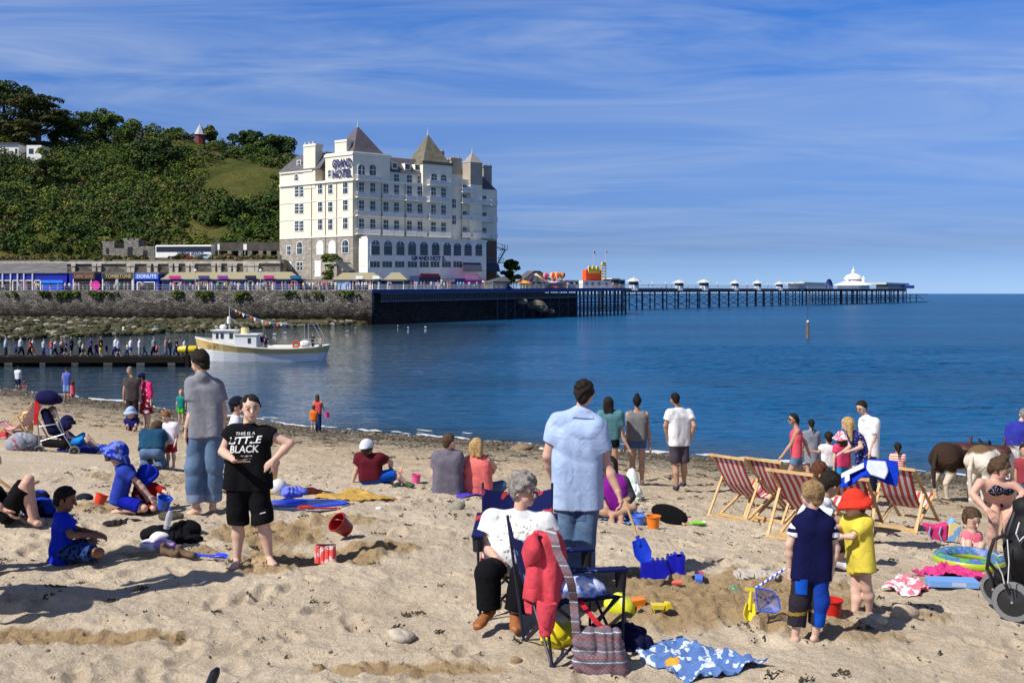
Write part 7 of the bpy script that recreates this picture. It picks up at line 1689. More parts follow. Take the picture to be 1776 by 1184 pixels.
person('woman in navy cap, pink cardigan and floral dress looking down',stand(254,647,745,235,H=(246,654)),(254,745),[('dress',pmat('floral_dress',(150,24,50),(235,225,225), 'noise',7,thr=.58),{'to': .2, 'flare': .12, 'loose': 1.5}),('shirt',cmat((226,50,120)),{'hem': .0, 'sleeve': 1.6, 'loose': 1.5, 'name': 'cardigan'})], 'fair',('dark', 'bob'),pitch=30,hat=(cmat((24,34,80)), 'cap'),fat=1.1)
person('crouching child in navy top and pale sun hat at the feet of the standing couple',J_(200,19,H=(226,716),nk=(228,724),sa=(238,728),sb=(219,728),ea=(240,737),wa=(232,742,-.1),eb=(216,736),wb=(212,743,-.1),ha=(234,742),hb=(223,742),ka=(236,736,-.2),kb=(221,737,-.2),na=(234,745,-.1),nb=(223,745,-.1),top=706,foot=790),(228,748),[('shorts',cmat((30,34,110)),{'to': .4}),('shirt',cmat((30,34,104)),{'hem': .06, 'sleeve': .7, 'loose': 2.5})], 'fair',('blond', 'short'),S=1.0,hat=(cmat((170,190,225)), 'bucket',.55))
person('fair-haired child in teal T-shirt and bright green shorts at the water',stand(314,675,734,190,True),(314,734),[('shorts',cmat((70,200,60)),{'to': .42, 'loose': 2}),('shirt',cmat((30,130,125)),{'hem': .04, 'loose': 1.8})], 'fair',('blond', 'short'))
person('child in dark top half hidden beside the child in green shorts',stand(322,674,730,180,True),(322,730),[('shorts',cmat((40,44,60)),{'to': .42}),('shirt',cmat((36,34,50)),{'hem': .04})], 'tan',('brown', 'short'))
person('woman with long brown hair, coral vest and navy trousers, carrying a pink bucket',stand(551,683,750,20,wb=(564,714),eb=(560,706)),(551,750),[('trousers',cmat((24,40,84)),{'to': .99, 'loose': 1.6}),('vest',cmat((214,84,84)),{'hem': .0})], 'tan',('brown', 'long'))
person('small child in orange T-shirt standing close to the woman with the pink bucket',stand(544,702,751,0,True),(544,751),[('shorts',cmat((150,155,175)),{'to': .42}),('shirt',cmat((240,120,40)),{'hem': .05, 'loose': 2})], 'fair',('brown', 'short'))
person('man in blue vest and pale blue shorts standing at the water edge from behind',stand(116,636,697,350),(116,697),[('shorts',cmat((130,165,220)),{'to': .48, 'loose': 2.4}),('vest',cmat((100,120,215)),{'hem': .02, 'full': True})], 'tan',('dark', 'crop'),shoes=(40,40,44))
person('little girl in coral dress beside the man in the blue vest',stand(126,660,698,330,True),(126,698),[('dress',cmat((226,92,110)),{'to': .12, 'flare': .13})], 'tan',('brown', 'bob'))
person('man in white T-shirt and navy shorts at the far left water edge',stand(31,634,679,20),(31,679),[('shorts',cmat((30,34,66)),{'to': .48, 'loose': 2}),('shirt',cmat((220,228,240)),{'hem': .03})], 'tan',('dark', 'short'))
person('small child in red shorts paddling beside the man in white',stand(42,655,681,10,True),(42,681),[('shorts',cmat((220,50,50)),{'to': .45}),('shirt',cmat((70,70,90)),{'hem': .03})], 'tan',('dark', 'short'))
person('person in navy hat and bright blue shorts lying back behind the pushchair',J_(80,22,H=(118,733),nk=(110,742),sa=(106,746,.15),sb=(104,750,-.15),ea=(100,760,.15),wa=(110,766,.1),eb=(98,764,-.15),wb=(108,770,-.1),ha=(130,766,.1),hb=(129,768,-.1),ka=(150,756,.1),kb=(149,762,-.1),na=(168,772,.1),nb=(166,776,-.1),ta=(176,774,.1),tb=(172,780,-.1),top=722,foot=900),(125,778),[('shorts',cmat((30,140,215)),{'to': .46, 'loose': 2.6}),('shirt',cmat((28,34,92)),{'hem': .03})], 'fair',('dark', 'short'),S=1.6,hat=(cmat((24,26,70)), 'bucket',.55),shoes=(60,100,170))
person('sunbather lying on the sand at the far left edge, legs towards the sea',J_(300,20,H=(-34,752),nk=(-24,755),sa=(-20,754,-.15),sb=(-20,752,.15),ea=(-12,760,-.25),wa=(0,760,-.2),eb=(-12,752,.25),wb=(0,752,.2),ha=(8,757,-.08),hb=(8,755,.08),ka=(30,752,-.08),kb=(32,750,.08),na=(50,755,-.08),nb=(52,753,.08),top=745,foot=900),(10,760),[('shorts',cmat((190,70,80)),{'to': .2})], 'pink',('brown', 'short'),S=1.65)
person('person reclining in the deckchair at the left edge, bare knees raised',J_(85,38,H=(-30,820),nk=(-22,838),sa=(-18,846,.16),sb=(-20,850,-.16),ea=(-5,870,.2),wa=(10,878,.16),eb=(-6,875,-.2),wb=(8,884,-.18),ha=(14,888,.1),hb=(12,892,-.1),ka=(50,832,.1),kb=(46,838,-.1),na=(62,898,.1),nb=(58,902,-.1),ta=(74,903,.1),tb=(70,908,-.1),top=800,foot=1000),(30,912),[('shorts',BLACKC,{'to': .42, 'loose': 2.2}),('shirt',BLACKC,{'hem': .03})], 'pink',('dark', 'short'),S=1.74)
# people on the jetty
G_='people walking along the jetty'
jp=[(10,584,90,(170,200,215),(30,34,44), 'hooded pale jacket and dark trousers, first from the left on the jetty', 'grey',1),(28,595,90,(30,70,200),(30,34,50), 'blue top, walking behind the tall man in white shirt', 'dark',0),(36,583,90,(205,210,216),(24,28,48), 'white shirt and navy trousers, tall, near the left end of the jetty', 'grey',1),(52,587,90,(150,60,70),(40,36,40), 'dark red top, half hidden behind the orange shorts', 'dark',1),(57,586,95,(210,205,215),(240,160,50), 'pale shirt and orange shorts', 'brown',0),(76,587,90,(190,200,215),(70,110,190), 'pale top, blue jeans and navy bag', 'sandy',1),(89,587,90,(220,80,90),(120,150,165), 'coral red top and grey trousers', 'sandy',1),(96,588,100,(225,230,240),(30,40,70), 'white T-shirt and navy trousers, next to the coral red top', 'dark',1),(107,587,90,(190,160,140),(40,30,40), 'beige top beside the dark navy short dress', 'blond',1),(114,590,90,(40,42,90),(40,42,84), 'dark navy top and shorts with a shoulder bag', 'sandy',0),(124,584,100,(44,30,64),(40,30,60), 'dark purple dress and blond hair', 'blond',0),(139,585,80,(140,140,138),(30,30,32), 'grey shirt and black trousers, arm stretched out', 'grey',1),(144,592,90,(185,180,178),(40,40,44), 'small, beige top and dark shorts in front of the grey shirt', 'brown',0),(157,584,90,(66,58,140),(24,24,34), 'purple top and black trousers, broad', 'dark',1),(167,591,90,(110,50,110),(30,50,110), 'magenta top and rucksack', 'dark',1),(175,583,90,(24,24,26),(245,215,30), 'black T-shirt and bright yellow shorts', 'sandy',0),(185,594,90,(90,50,140),(60,60,90), 'small, violet top beside the yellow shorts', 'dark',0),(201,583,90,(220,224,236),(60,80,150), 'white top, half hidden, bald', 'grey',1),(205,587,90,(205,218,240),(30,36,70), 'pale blue shirt and navy shorts', 'grey',0),(221,593,90,(225,210,200),(90,110,170), 'small, pale top, held by the hand', 'sandy',1),(227,585,90,(225,230,240),(40,100,220), 'white shirt and bright blue shorts', 'sandy',0),(242,585,90,(232,232,238),(175,170,172), 'white shirt and pale grey trousers', 'grey',1),(250,595,90,(120,130,150),(60,80,120), 'small, grey blue clothes behind the white shirt', 'dark',1),(267,583,90,(130,150,155),(30,36,44), 'grey jumper, leaning forward with a pale green bag', 'grey',1),(272,596,90,(225,80,80),(40,40,56), 'small, red top with white rucksack', 'brown',0),(288,584,90,(160,130,125),(120,140,170), 'bare brown top and grey blue jeans', 'sandy',1),(295,586,90,(120,130,140),(60,80,110), 'grey blue shirt beside the brown top', 'dark',1),(306,586,90,(40,36,52),(40,60,110), 'black top and blue jeans near the boat end', 'dark',1),(320,587,90,(190,205,215),(40,44,60), 'pale top with dark trousers beside the yellow float', 'dark',1)]
for i,(x,y,yw,c1,c2,lab,hc,long_) in enumerate(jp):
 yy=JY+.8+(i % 3)*.5;yf=CY+(HC-JD)/yy*F;sp=(.5,1.9,1.1,.2,1.5)[i*3 % 5]*(-1 if i % 2 else 1)
 kid=y>590
 p_,_,_=person(('child in ' if kid else 'walker in ')+lab,stand(x,y,yf,yw,kid,na=(x-3*sp,yf-1.5,.1),nb=(x+3*sp,yf-1.5,-.1),wa=(x+2*sp,y+(yf-y)*.48,.15),wb=(x-2*sp,y+(yf-y)*.48,-.18),ka=(x-.5*sp,y+(yf-y)*.74,.1),kb=(x+2*sp,y+(yf-y)*.73,-.1)),(x,yf),[('trousers' if long_ else 'shorts',cmat(c2),{'to': .97 if long_ else .45, 'loose': 1.8}),('shirt',cmat(c1),{'hem': .03, 'sleeve': 1.7 if i % 4==0 else .6, 'loose': 2})],('fair', 'tan', 'olive')[i % 3],(hc, 'short' if hc != 'blond' else 'bob'),Y=yy,h=.05,group=G_,z=JD,fat=1.3+.25*(i % 3),arm=1.3,leg=1.25)
for x,y,yf,Y,lab,c1,c2 in ((214,564,580,156, 'person in white shirt bending down on the weedy rocks',(225,228,235),(130,135,150)),(269,562,579,158, 'person in blue clothes standing on the weedy rocks',(60,140,190),(50,110,160)),(22,571,586,152, 'person in pale clothes on the weedy rocks at the far left',(200,215,215),(90,110,110))):
 person(lab,stand(x,y,yf,30),(x,yf),[('trousers',cmat(c2),{'to': .95}),('shirt',cmat(c1),{'hem': .03})], 'fair',('dark', 'short'),Y=Y,h=.06)
for x,y,lab,c1,c2,dy in ((455,578, 'passenger in dark top standing behind the boat cabin',(40,30,44),(190,170,180),-.6),(461,581, 'passenger in navy and pink standing behind the boat cabin, nearest the stern',(40,44,90),(170,140,150),-.2),(543,579, 'person in black standing at the boat stern',(20,20,26),(24,24,30),.2),(556,584, 'person in beige leaning on the boat stern rail',(170,150,130),(90,80,76),-.7)):
 Y=BY+dy;yf=y+30 if y<583 else y+26
 person(lab,stand(x,y,yf,200),(x,yf),[('trousers',cmat(c2),{'to': .95}),('shirt',cmat(c1),{'hem': .03})], 'fair',('dark', 'short'),Y=Y,h=.045)
# prints that lie on clothes
def conform(tgt,polys,m,name,Y,off=.004,parent=None):
 """flat print polygons (photo pixels) laid onto a garment from its front."""
 w0=wloc(tgt);bv=BVHTree.FromPolygons([v.co+w0 for v in tgt.data.vertices],[tuple(p.vertices) for p in tgt.data.polygons])
 V=[];Fc=[]
 for poly in polys:
  ids=[]
  for x,y in poly:
   p=P(x,y,Y);h=bv.ray_cast(Vector((p.x,p.y-1.2,p.z)),Vector((0,1,0)))
   if h[0] is None: ids=None;break
   q=h[0]+Vector((0,-off,0));V.append(tuple(q));ids.append(len(V)-1)
  if ids: Fc.append(ids)
 if Fc: return mk(name,V,Fc,m,parent or tgt)
def grid4(q,n=5):
 b=lambda u,v: tuple((q[0][k]*(1-u)+q[1][k]*u)*(1-v)+(q[3][k]*(1-u)+q[2][k]*u)*v for k in (0,1))
 return [[b(i/n,j/n),b((i+1)/n,j/n),b((i+1)/n,(j+1)/n),b(i/n,(j+1)/n)] for i in range(n) for j in range(n)]
def kid_of(o,n):
 return [c for c in o.children if c.name.split('.')[0]==n][0]
def text_polys(txt,cx,cy,wpx,hpx,bold=.03,shear=0,rot=0):
 V,Fc=text_mesh(txt,1.0,bold,shear)
 x0,x1=min(v.x for v in V),max(v.x for v in V);y0,y1=min(v.y for v in V),max(v.y for v in V)
 def tr(v): X=((v.x-x0)/(x1-x0)-.5)*wpx;Y_=((v.y-y0)/(y1-y0)-.5)*hpx;return (cx+X*math.cos(rot)+Y_*math.sin(rot),cy-Y_*math.cos(rot)+X*-math.sin(rot))
 return [[tr(V[i]) for i in f] for f in Fc]
bw_=black_woman[0];PRW=mat('white_print',(.72,.72,.72),.8)
tp=text_polys('THIS IS A',430,749,33,5,.0,0,.03)+text_polys('LITTLE',430,760,58,12,.02,.2,.05)+text_polys('BLACK',429,775,50,13,.02,.12,.03)+text_polys('-SHIRT',432,789,22,6,.01)+text_polys('(WHITE)',434,797,11,3,.0)
conform(kid_of(bw_, 'shirt'),tp,PRW, 'lettering',black_woman[1]['H'].y)
t=kid_of(bw_, 'shorts');conform(t,[[(456,885),(465,883),(465,884.5),(456,886.5)]],PRW, 'logo',black_woman[1]['H'].y)
ow=kid_of(old_woman[0], 'shirt');g_=np.random.default_rng(4)
for nm,c,n in (('leaf_print',(150,152,140),60),('leaf_print',(205,205,150),40)):
 pl=[]
 for k in range(n):
  a=g_.uniform(0,6.3);cx,cy=g_.normal(900,17),g_.normal(926,13);l=g_.uniform(2,4.2);w=l*.32;d=(math.cos(a),math.sin(a))
  pl.append([(cx-d[0]*l,cy-d[1]*l),(cx-d[1]*w,cy+d[0]*w),(cx+d[0]*l,cy+d[1]*l),(cx+d[1]*w,cy-d[0]*w)])
 conform(ow,pl,cmat(c,kind='print'),nm,8.2)
nt_=kid_of(navy_boy[0], 'trousers');me=nt_.data;me.materials.append(cmat((44,40,50)));me.materials.append(cmat((10,80,190)));me.materials.append(cmat((150,120,50)))
bx_=P(1408,1000,navy_boy[1]['H'].y).x;zz_=lambda y: P(0,y,navy_boy[1]['H'].y).z;wl=wloc(nt_)
for p_ in me.polygons:
 c=p_.center+wl
 if c.x<bx_: p_.material_index=3 if abs(c.z-zz_(1056)-(c.x-bx_)*.15)<.012 else 1
 if c.x>bx_+.01 and c.z<zz_(1058): p_.material_index=2
conform(nt_,grid4([(1376,1000),(1396,999),(1395,1026),(1376,1025)]),cmat((16,84,195)), 'pocket',navy_boy[1]['H'].y,.008)
for c in navy_boy[0].children:
 if c.name.startswith('sleeve'): c.data.materials[0]=pmat('sleeve_stripe',(16,18,66),(235,236,240), 'stripe',5.2,(0,R(90),0),.42)
conform(kid_of(blue_man[0], 'trousers'),grid4([(986,878),(1014,877),(1014,898),(987,899)]),DENIMD, 'pocket',blue_man[1]['ha'].y,.006)
conform(kid_of(blue_man[0], 'shirt'),grid4([(994,713),(1026,716),(1028,723),(991,721)]),POLO, 'collar',blue_man[1]['ha'].y,.012)
hl=grey_man[1]['wa'];mb=MB();mb.lathe(hl,[(.036,-.018),(.036,.018)],12);mb.build('watch',BLACKC,grey_man[0])
t=emp('phone', 'dark phone held in the hand of the woman in black', 'phone',black_woman[1]['wb']+Vector((.1,-.06,.02)));mb=MB();mb.box(black_woman[1]['wb']+Vector((.1,-.06,.03)),(.14,.075,.012),Matrix.Rotation(.3,3, 'Z'));mb.build('case',BLACKC,t)
# shared builders
NAVF=cmat((20,22,60));REDF=cmat((200,40,60));TUBEM=mat('dark_tube',(.015,.014,.035),.45);WOOD=mat('beech',(.52,.34,.15),.6,var=.18,vs=8);GREYM=mat('grey_metal',(.35,.36,.38),.4,metal=.7)
def L2W(c,yaw): return Matrix.Translation(c) @ Matrix.Rotation(yaw,4, 'Z')
def camp_chair(label,c,yaw,seat,armc,cup=True,back=True,cat='chair'):
 """folding camp chair; local +Y is where the sitter faces."""
 t=emp('camp_chair',label,cat,c);T=L2W(Vector(c),yaw)
 for nm,pts in (('leg',((-.27,.26,0),(.25,.22,.42))),('leg',((.27,.26,0),(-.25,.22,.42))),('leg',((-.27,-.26,0),(.25,-.24,.42))),('leg',((.27,-.26,0),(-.25,-.24,.42))),('leg',((-.27,.26,0),(-.26,-.25,.42))),('leg',((-.27,-.26,0),(-.26,.24,.42))),('leg',((.27,.26,0),(.26,-.25,.42))),('leg',((.27,-.26,0),(.26,.24,.42)))):
  mb=MB(T);mb.tube(pts,.011,7);mb.build(nm,TUBEM,t)
 mb=MB(T)
 for s in (-1,1):
  mb.tube([(s*.27,.26,0),(s*.29,.27,.63)],.011,7)
  if back: mb.tube([(s*.27,-.26,0),(s*.29,-.38,.92)],.011,7)
  for y in (-.26,.26): mb.ell((s*.27,y,.012),(.025,.025,.014),8,5)
 mb.build('frame',TUBEM,t,smooth=True)
 def sheet(mb,f,nu=8,nv=8,th=.008):
  vs=[f(i/nu,j/nv) for i in range(nu+1) for j in range(nv+1)];n=len(vs)
  fs=[(i*(nv+1)+j,i*(nv+1)+j+1,(i+1)*(nv+1)+j+1,(i+1)*(nv+1)+j) for i in range(nu) for j in range(nv)]
  mb.add(vs,fs)
 mb=MB(T);sheet(mb,lambda u,v: ((u-.5)*.54,(v-.5)*.52,.43-.06*math.sin(math.pi*u)*(.6+.4*math.sin(math.pi*v))));o=mb.build('seat',seat,t);o.modifiers.new('s', 'SOLIDIFY').thickness=.012
 if back:
  mb=MB(T);sheet(mb,lambda u,v: ((u-.5)*.58,-.27-.10*v-.07*math.sin(math.pi*u),.46+.46*v-.05*math.sin(math.pi*u)*v-.05*v));o=mb.build('backrest',armc,t);o.modifiers.new('s', 'SOLIDIFY').thickness=.012
 for s in (-1,1):
  mb=MB(T);sheet(mb,lambda u,v: (s*.29+(u-.5)*.09,.29-v*.62,.63+(.05*v if back else 0)-.01*math.sin(math.pi*v)),3,6);o=mb.build('armrest',armc,t);o.modifiers.new('s', 'SOLIDIFY').thickness=.015
  if cup: mb=MB(T);mb.lathe((s*.29,.24,.50),[(.036,0),(.044,.12)],12);mb.build('cup_holder',mat('mesh_black',(.01,.01,.014),.8),t)
 return t
DKS=pmat('deck_stripe',(208,203,205),(184,78,72), 'stripe',3.5,(0,0,0),.46)
def deckchair(label,c,yaw,m=DKS,low=0.0,group='striped deckchairs on the sand'):
 """striped deckchair; local +X is where the sitter faces, origin between the rear feet."""
 t=emp('deckchair',label, 'deckchair',c,group);t.rotation_euler=(0,0,yaw);t.scale=(.9,.9,.9)
 w=.29;top=(-.10-low*.35,.93-low*.25)
 def part(nm,fn,mt,**k):
  mb=MB();fn(mb);o=mb.build(nm,mt,None,loc=(0,0,0),**k);o.parent=t;return o
 def A(mb):
  for s in (-1,1): mb.bar((top[0],s*w,top[1]),(.98,s*w,.03),.024,.042,(0,1,0))
  mb.bar((top[0],-w-.03,top[1]),(top[0],w+.03,top[1]),.035);mb.bar((.96,-w,.05),(.96,w,.05),.03)
 part('back_frame',A,WOOD)
 def B(mb):
  for s in (-1,1): mb.bar((.02,s*(w-.04),.02),(.92,s*(w-.04),.44),.022,.04,(0,1,0))
  mb.bar((.9,-w,.44),(.9,w,.44),.032);mb.bar((.04,-w,.05),(.04,w,.05),.035)
 part('seat_frame',B,WOOD)
 def Cc(mb):
  q=.34
  for s in (-1,1): mb.bar((top[0]+(.98-top[0])*.33,s*(w+.035),top[1]*.67),(-.12,s*(w+.035),.02),.021,.036,(0,1,0))
  mb.bar((-.11,-w-.05,.04),(-.11,w+.05,.04),.03)
 part('prop_frame',Cc,WOOD)
 pr=[(top[0],top[1]+.02),(.04,.70-low*.1),(.2,.47),(.38,.32),(.56,.27),(.74,.32),(.90,.46)]
 V=[];nu=6
 for i in range(19):
  q=i/18*6;k=min(5,int(q));f=q-k;x=pr[k][0]+(pr[k+1][0]-pr[k][0])*f;z=pr[k][1]+(pr[k+1][1]-pr[k][1])*f
  for j in range(nu+1): V.append((x,(j/nu-.5)*2*(w-.045),z-.012*math.sin(math.pi*j/nu)))
 o=mk('sling',V,[(i*7+j,i*7+j+1,i*7+j+8,i*7+j+7) for i in range(18) for j in range(nu)],m,None,(0,0,0),True);o.parent=t;o.modifiers.new('s', 'SOLIDIFY').thickness=.006
 return t
DKS.node_tree.nodes['Mapping'].inputs['Rotation'].default_value=(0,0,R(90))
def towel(name,label,cat,quad,m,wr=.03,n=26,seed=1,lift=.015,parent=None,sc=7):
 """cloth lying on the sand between four ground points (picture corners in order)."""
 q=[gp(*p) for p in quad];V=[]
 for i in range(n+1):
  for j in range(n+1):
   u,v=i/n,j/n;p=(q[0]*(1-u)+q[1]*u)*(1-v)+(q[3]*(1-u)+q[2]*u)*v
   e=.05*fbm(np.array([u*5+seed]),np.array([v*5.0]),2)[0];V.append((p.x+e,p.y+e*.7,0))
 A=np.array(V);z=ground(A[:,0],A[:,1]);w=fbm(A[:,0]*sc+seed*3,A[:,1]*sc*1.4,3);A[:,2]=z+lift+wr*(1-2*np.abs(w)*1.6).clip(0,1)
 o=mk(name,A,np.array([(i*(n+1)+j,(i+1)*(n+1)+j,(i+1)*(n+1)+j+1,i*(n+1)+j+1) for i in range(n) for j in range(n)]),m,parent,None,True)
 o.modifiers.new('s', 'SOLIDIFY').thickness=.008
 return tag(o,label,cat)
def heap(name,label,cat,prims,m,h=.008,fold=.008,fs=2.2,Y=None,seed=0):
 """soft crumpled thing: ellipsoids (px, row, rx, ry, rz) resting on the sand."""
 L_=[]
 for px,y,rx,ry,rz in prims:
  p=gp(px,y);L_.append(('e',(p.x,p.y,p.z+rz*.55),(rx,ry,rz),EYE3,.03))
 return tag(blob(name,L_,h,m,None,fold,fs,seed),label,cat)
def bucket(label,px,y,r,h,m,tilt=None,rim=1.0,handle=None,name='bucket'):
 c=gp(px,y);t=emp(name,label, 'bucket',c);ax=tilt or (0,0,1)
 if tilt: c=c+Vector((0,0,r*.75))
 mb=MB();mb.lathe(c,[(r*.74,0),(r,h),(r*1.1,h),(r*1.1,h*.93),(r*.99,h*.92),(r*.9,h*.95),(r*.68,h*.06),(0,h*.05)],18,ax);mb.build('pail',m,t,smooth=True)
 d,s,u=frame(ax);mb=MB();top=c+d*h
 mb.tube([top+s*r*math.cos(a)+(u*.45-d*.5)*r*math.sin(a)*(1 if handle is None else handle) for a in np.linspace(0,math.pi,10)],.006,6);mb.build('handle',m,t)
 return t
def spade(label,c,d,up,L_,m,hm=None,bl=.17,bw=.12,grip=True):
 c=Vector(c);d,s,u=frame(d,up);t=emp('toy_spade',label, 'spade',c)
 mb=MB();mb.tube([c,c+d*L_],.011,8)
 if grip: mb.bar(c-s*.045,c+s*.045,.02)
 mb.build('shaft',hm or m,t)
 b=c+d*L_;V=[]
 for i in range(6):
  f=i/5;wd=bw*(.75+.25*min(1,f*2))*(1 if f<.7 else 1-(f-.7)*1.6)
  for j in range(5): g=j/4-.5;V.append(b+d*(bl*f-.03)+s*wd*g+u*(.03*(abs(g)*2) ** 2-.01))
 mb=MB();mb.add(V,[(i*5+j,i*5+j+1,i*5+j+6,i*5+j+5) for i in range(5) for j in range(4)]);mb.tube([b-d*.06,b+d*.02],.016,8);o=mb.build('blade',m,t);o.modifiers.new('s', 'SOLIDIFY').thickness=.006
 return t
PL=lambda *c: cmat(c,kind='plastic')
# chairs
oc=P(895,1040,8.2);oc.y=8.28;oc.z=float(ground(np.array([oc.x]),np.array([oc.y]))[0])
camp_chair('camp chair in navy and red under the grey-haired woman',oc,R(178),REDF,pmat('camp_red_blue',(24,30,84),(190,60,60), 'noise',7,thr=.58))
fy=gp(992,1122)
camp_chair('navy folding camp chair in front, hung with a coral jacket and a woven bag',fy,R(-70),NAVF,pmat('camp_blue_tie',(18,24,74),(90,120,180), 'noise',9,thr=.58))
camp_chair('dark green camp chair behind the grey T-shirt man',gp(400,853)+Vector((0,.05,0)),R(-85),cmat((20,60,34)),cmat((24,74,44)),False)
for lab,px,y,yw,low in (('striped deckchair, leftmost of the row by the donkeys',1268,902,41,0),('striped deckchair second from the left in the row',1330,905,41,0),('striped deckchair folded further back, in front of the auburn-haired woman',1380,938,48,.2),('striped deckchair, rightmost, with a blue towel over its top',1553,921,50,0),('striped deckchair mostly hidden under the blue towel',1470,930,62,.45)):
 p=gp(px,y);deckchair('red and white '+lab,p,R(yw),DKS,low)
deckchair('orange-red deckchair cut off by the left edge, under the person with bare knees',gp(-82,905),R(6),cmat((190,50,34)),.1,None);deckchair('pale pink striped deckchair behind the pushchair',gp(62,766),R(172),pmat('pink_deck',(238,225,225),(225,130,130), 'stripe',2.9,(0,0,R(90)),.5),0,None)
def drape(name,label,cat,rows,m,th=.012,par=None,wrn=.012):
 """hanging cloth: rows of points given as (column, row, distance)."""
 A=np.array([[tuple(P(*q)) for q in r_] for r_ in rows])
 def up(A,m_):
  k=A.shape[0];t_=np.linspace(0,k-1,(k-1)*m_+1);i=np.minimum(t_.astype(int),k-2);f=(t_-i)[:,None,None]
  g=lambda j: A[np.clip(j,0,k-1)];p0,p1,p2,p3=g(i-1),g(i),g(i+1),g(i+2)
  return .5*(2*p1+(p2-p0)*f+(2*p0-5*p1+4*p2-p3)*f ** 2+(3*p1-p0-3*p2+p3)*f ** 3)
 A=up(A,7);A=up(A.transpose(1,0,2),7).transpose(1,0,2);a_,n=A.shape[:2];V=A.reshape(-1,3)
 V[:,1]+=wrn*(1-4*np.abs(fbm(V[:,0]*16+V[:,2]*5,V[:,2]*4,2)))
 ii=np.arange((a_-1)*n).reshape(a_-1,n)[:,:-1].ravel()
 o=mk(name,V,np.stack([ii,ii+1,ii+1+n,ii+n],1),m,par,None,True);o.modifiers.new('s', 'SOLIDIFY').thickness=th
 if label: tag(o,label,cat)
 return o
tw=emp('beach_towel', 'bright blue towel with white lettering blocks draped over two deckchairs', 'towel',P(1505,850,11.4))
drape('cloth',None,None,[[(1447,838,11.5),(1470,820,11.5),(1500,801,11.5),(1512,797,11.6),(1540,799,11.6),(1557,802,11.6)],[(1449,848,11.3),(1472,834,11.3),(1500,812,11.3),(1514,812,11.3),(1540,815,11.3),(1558,820,11.3)],[(1450,845,11.2),(1475,842,11.2),(1498,826,11.2),(1514,827,11.2),(1536,838,11.2),(1556,843,11.2)]],cmat((12,60,200)),par=tw)
for r in ([[(1460,822,11.47),(1499,803,11.45)],[(1460,829,11.3),(1499,811,11.26)]],[[(1466,828,11.3),(1474,823,11.3)],[(1466,838,11.18),(1474,833,11.18)]],[[(1505,799,11.5),(1536,801,11.5)],[(1503,812,11.23),(1540,818,11.23)],[(1510,823,11.14),(1534,831,11.12)]]): drape('white_block',None,None,[[(a,b,c-.04) for a,b,c in q] for q in r],cmat((225,232,245)),par=tw,wrn=.0)
jm=mat('coral_knit',rgb(222,72,88,.82),.95,var=.15,vs=10,bump=.6,bs=160,wrk=9)
fyY=fy.y-.36
jk=emp('jacket', 'coral pink jacket hanging over the back of the front camp chair', 'jacket',P(940,990,fyY))
D=fyY
jr=[[(915,945,D+.12),(930,921,D+.08),(948,926,D+.06),(962,922,D+.06),(972,930,D+.12)],[(917,968,D+.02),(928,945,D-.02),(945,935,D-.05),(962,940,D-.03),(979,950,D+.06)],[(912,1005,D-.02),(926,1000,D-.07),(944,1000,D-.06),(962,1000,D-.08),(981,975,D+.04)],[(908,1038,D-.02),(924,1044,D-.08),(940,1050,D-.05),(958,1052,D-.08),(976,1030,D+.02)]]
drape('body',None,None,jr,jm,par=jk)
drape('sleeve',None,None,[[(936,1040,D-.09),(950,1046,D-.12),(962,1042,D-.09)],[(937,1070,D-.09),(948,1072,D-.13),(958,1068,D-.09)],[(943,1098,D-.07),(948,1100,D-.1),(954,1084,D-.08)]],jm,.03,par=jk)
drape('sleeve',None,None,[[(911,958,D+.02),(920,930,D-.06),(934,922,D-.04)],[(914,970,D+.0),(924,956,D-.1),(935,946,D-.08)],[(916,984,D+.02),(926,972,D-.06),(934,962,D-.06)]],jm,.03,par=jk)
drape('cuff',None,None,[[(912,1040,D),(926,1046,D-.04)],[(914,1062,D),(924,1064,D-.03)]],jm,.02,par=jk)
def weave():
 m=bpy.data.materials.new('woven_bag');m.use_nodes=True;t_=m.node_tree;b=t_.nodes['Principled BSDF'];b.inputs['Roughness'].default_value=.95;co=nd(t_, 'ShaderNodeTexCoord');sp=nd(t_, 'ShaderNodeSeparateXYZ');t_.links.new(co.outputs['Object'],sp.inputs[0])
 ml_=nd(t_, 'ShaderNodeMath',operation='MULTIPLY');ml_.inputs[1].default_value=5.2;t_.links.new(sp.outputs[2],ml_.inputs[0]);fr=nd(t_, 'ShaderNodeMath',operation='FRACT');t_.links.new(ml_.outputs[0],fr.inputs[0])
 r=nd(t_, 'ShaderNodeValToRGB');r.color_ramp.interpolation='CONSTANT';e=r.color_ramp.elements;e[0].color=(.19,.14,.17,1);e[1].position=.14;e[1].color=(.28,.11,.12,1)
 for p_,c in ((.24,(.14,.12,.16)),(.36,(.55,.52,.52)),(.40,(.16,.13,.17)),(.52,(.30,.13,.14)),(.6,(.20,.16,.20)),(.74,(.5,.47,.48)),(.78,(.15,.12,.16)),(.9,(.22,.16,.2))): k=e.new(p_);k.color=(*c,1)
 t_.links.new(fr.outputs[0],r.inputs[0])
 vo=nd(t_, 'ShaderNodeTexChecker',Scale=70.0);t_.links.new(co.outputs['Object'],vo.inputs['Vector']);mx_=nd(t_, 'ShaderNodeMix',data_type='RGBA',blend_type='MULTIPLY');mx_.inputs[0].default_value=.45;t_.links.new(r.outputs[0],mx_.inputs[6]);t_.links.new(vo.outputs[0],mx_.inputs[7]);t_.links.new(mx_.outputs[2],b.inputs['Base Color']);return m
WV=weave();bp=gp(1045,1160);BD=bp.y
bag=emp('shoulder_bag', 'woven striped cotton shoulder bag standing on the sand, strap over the chair', 'bag',bp)
L_=[]
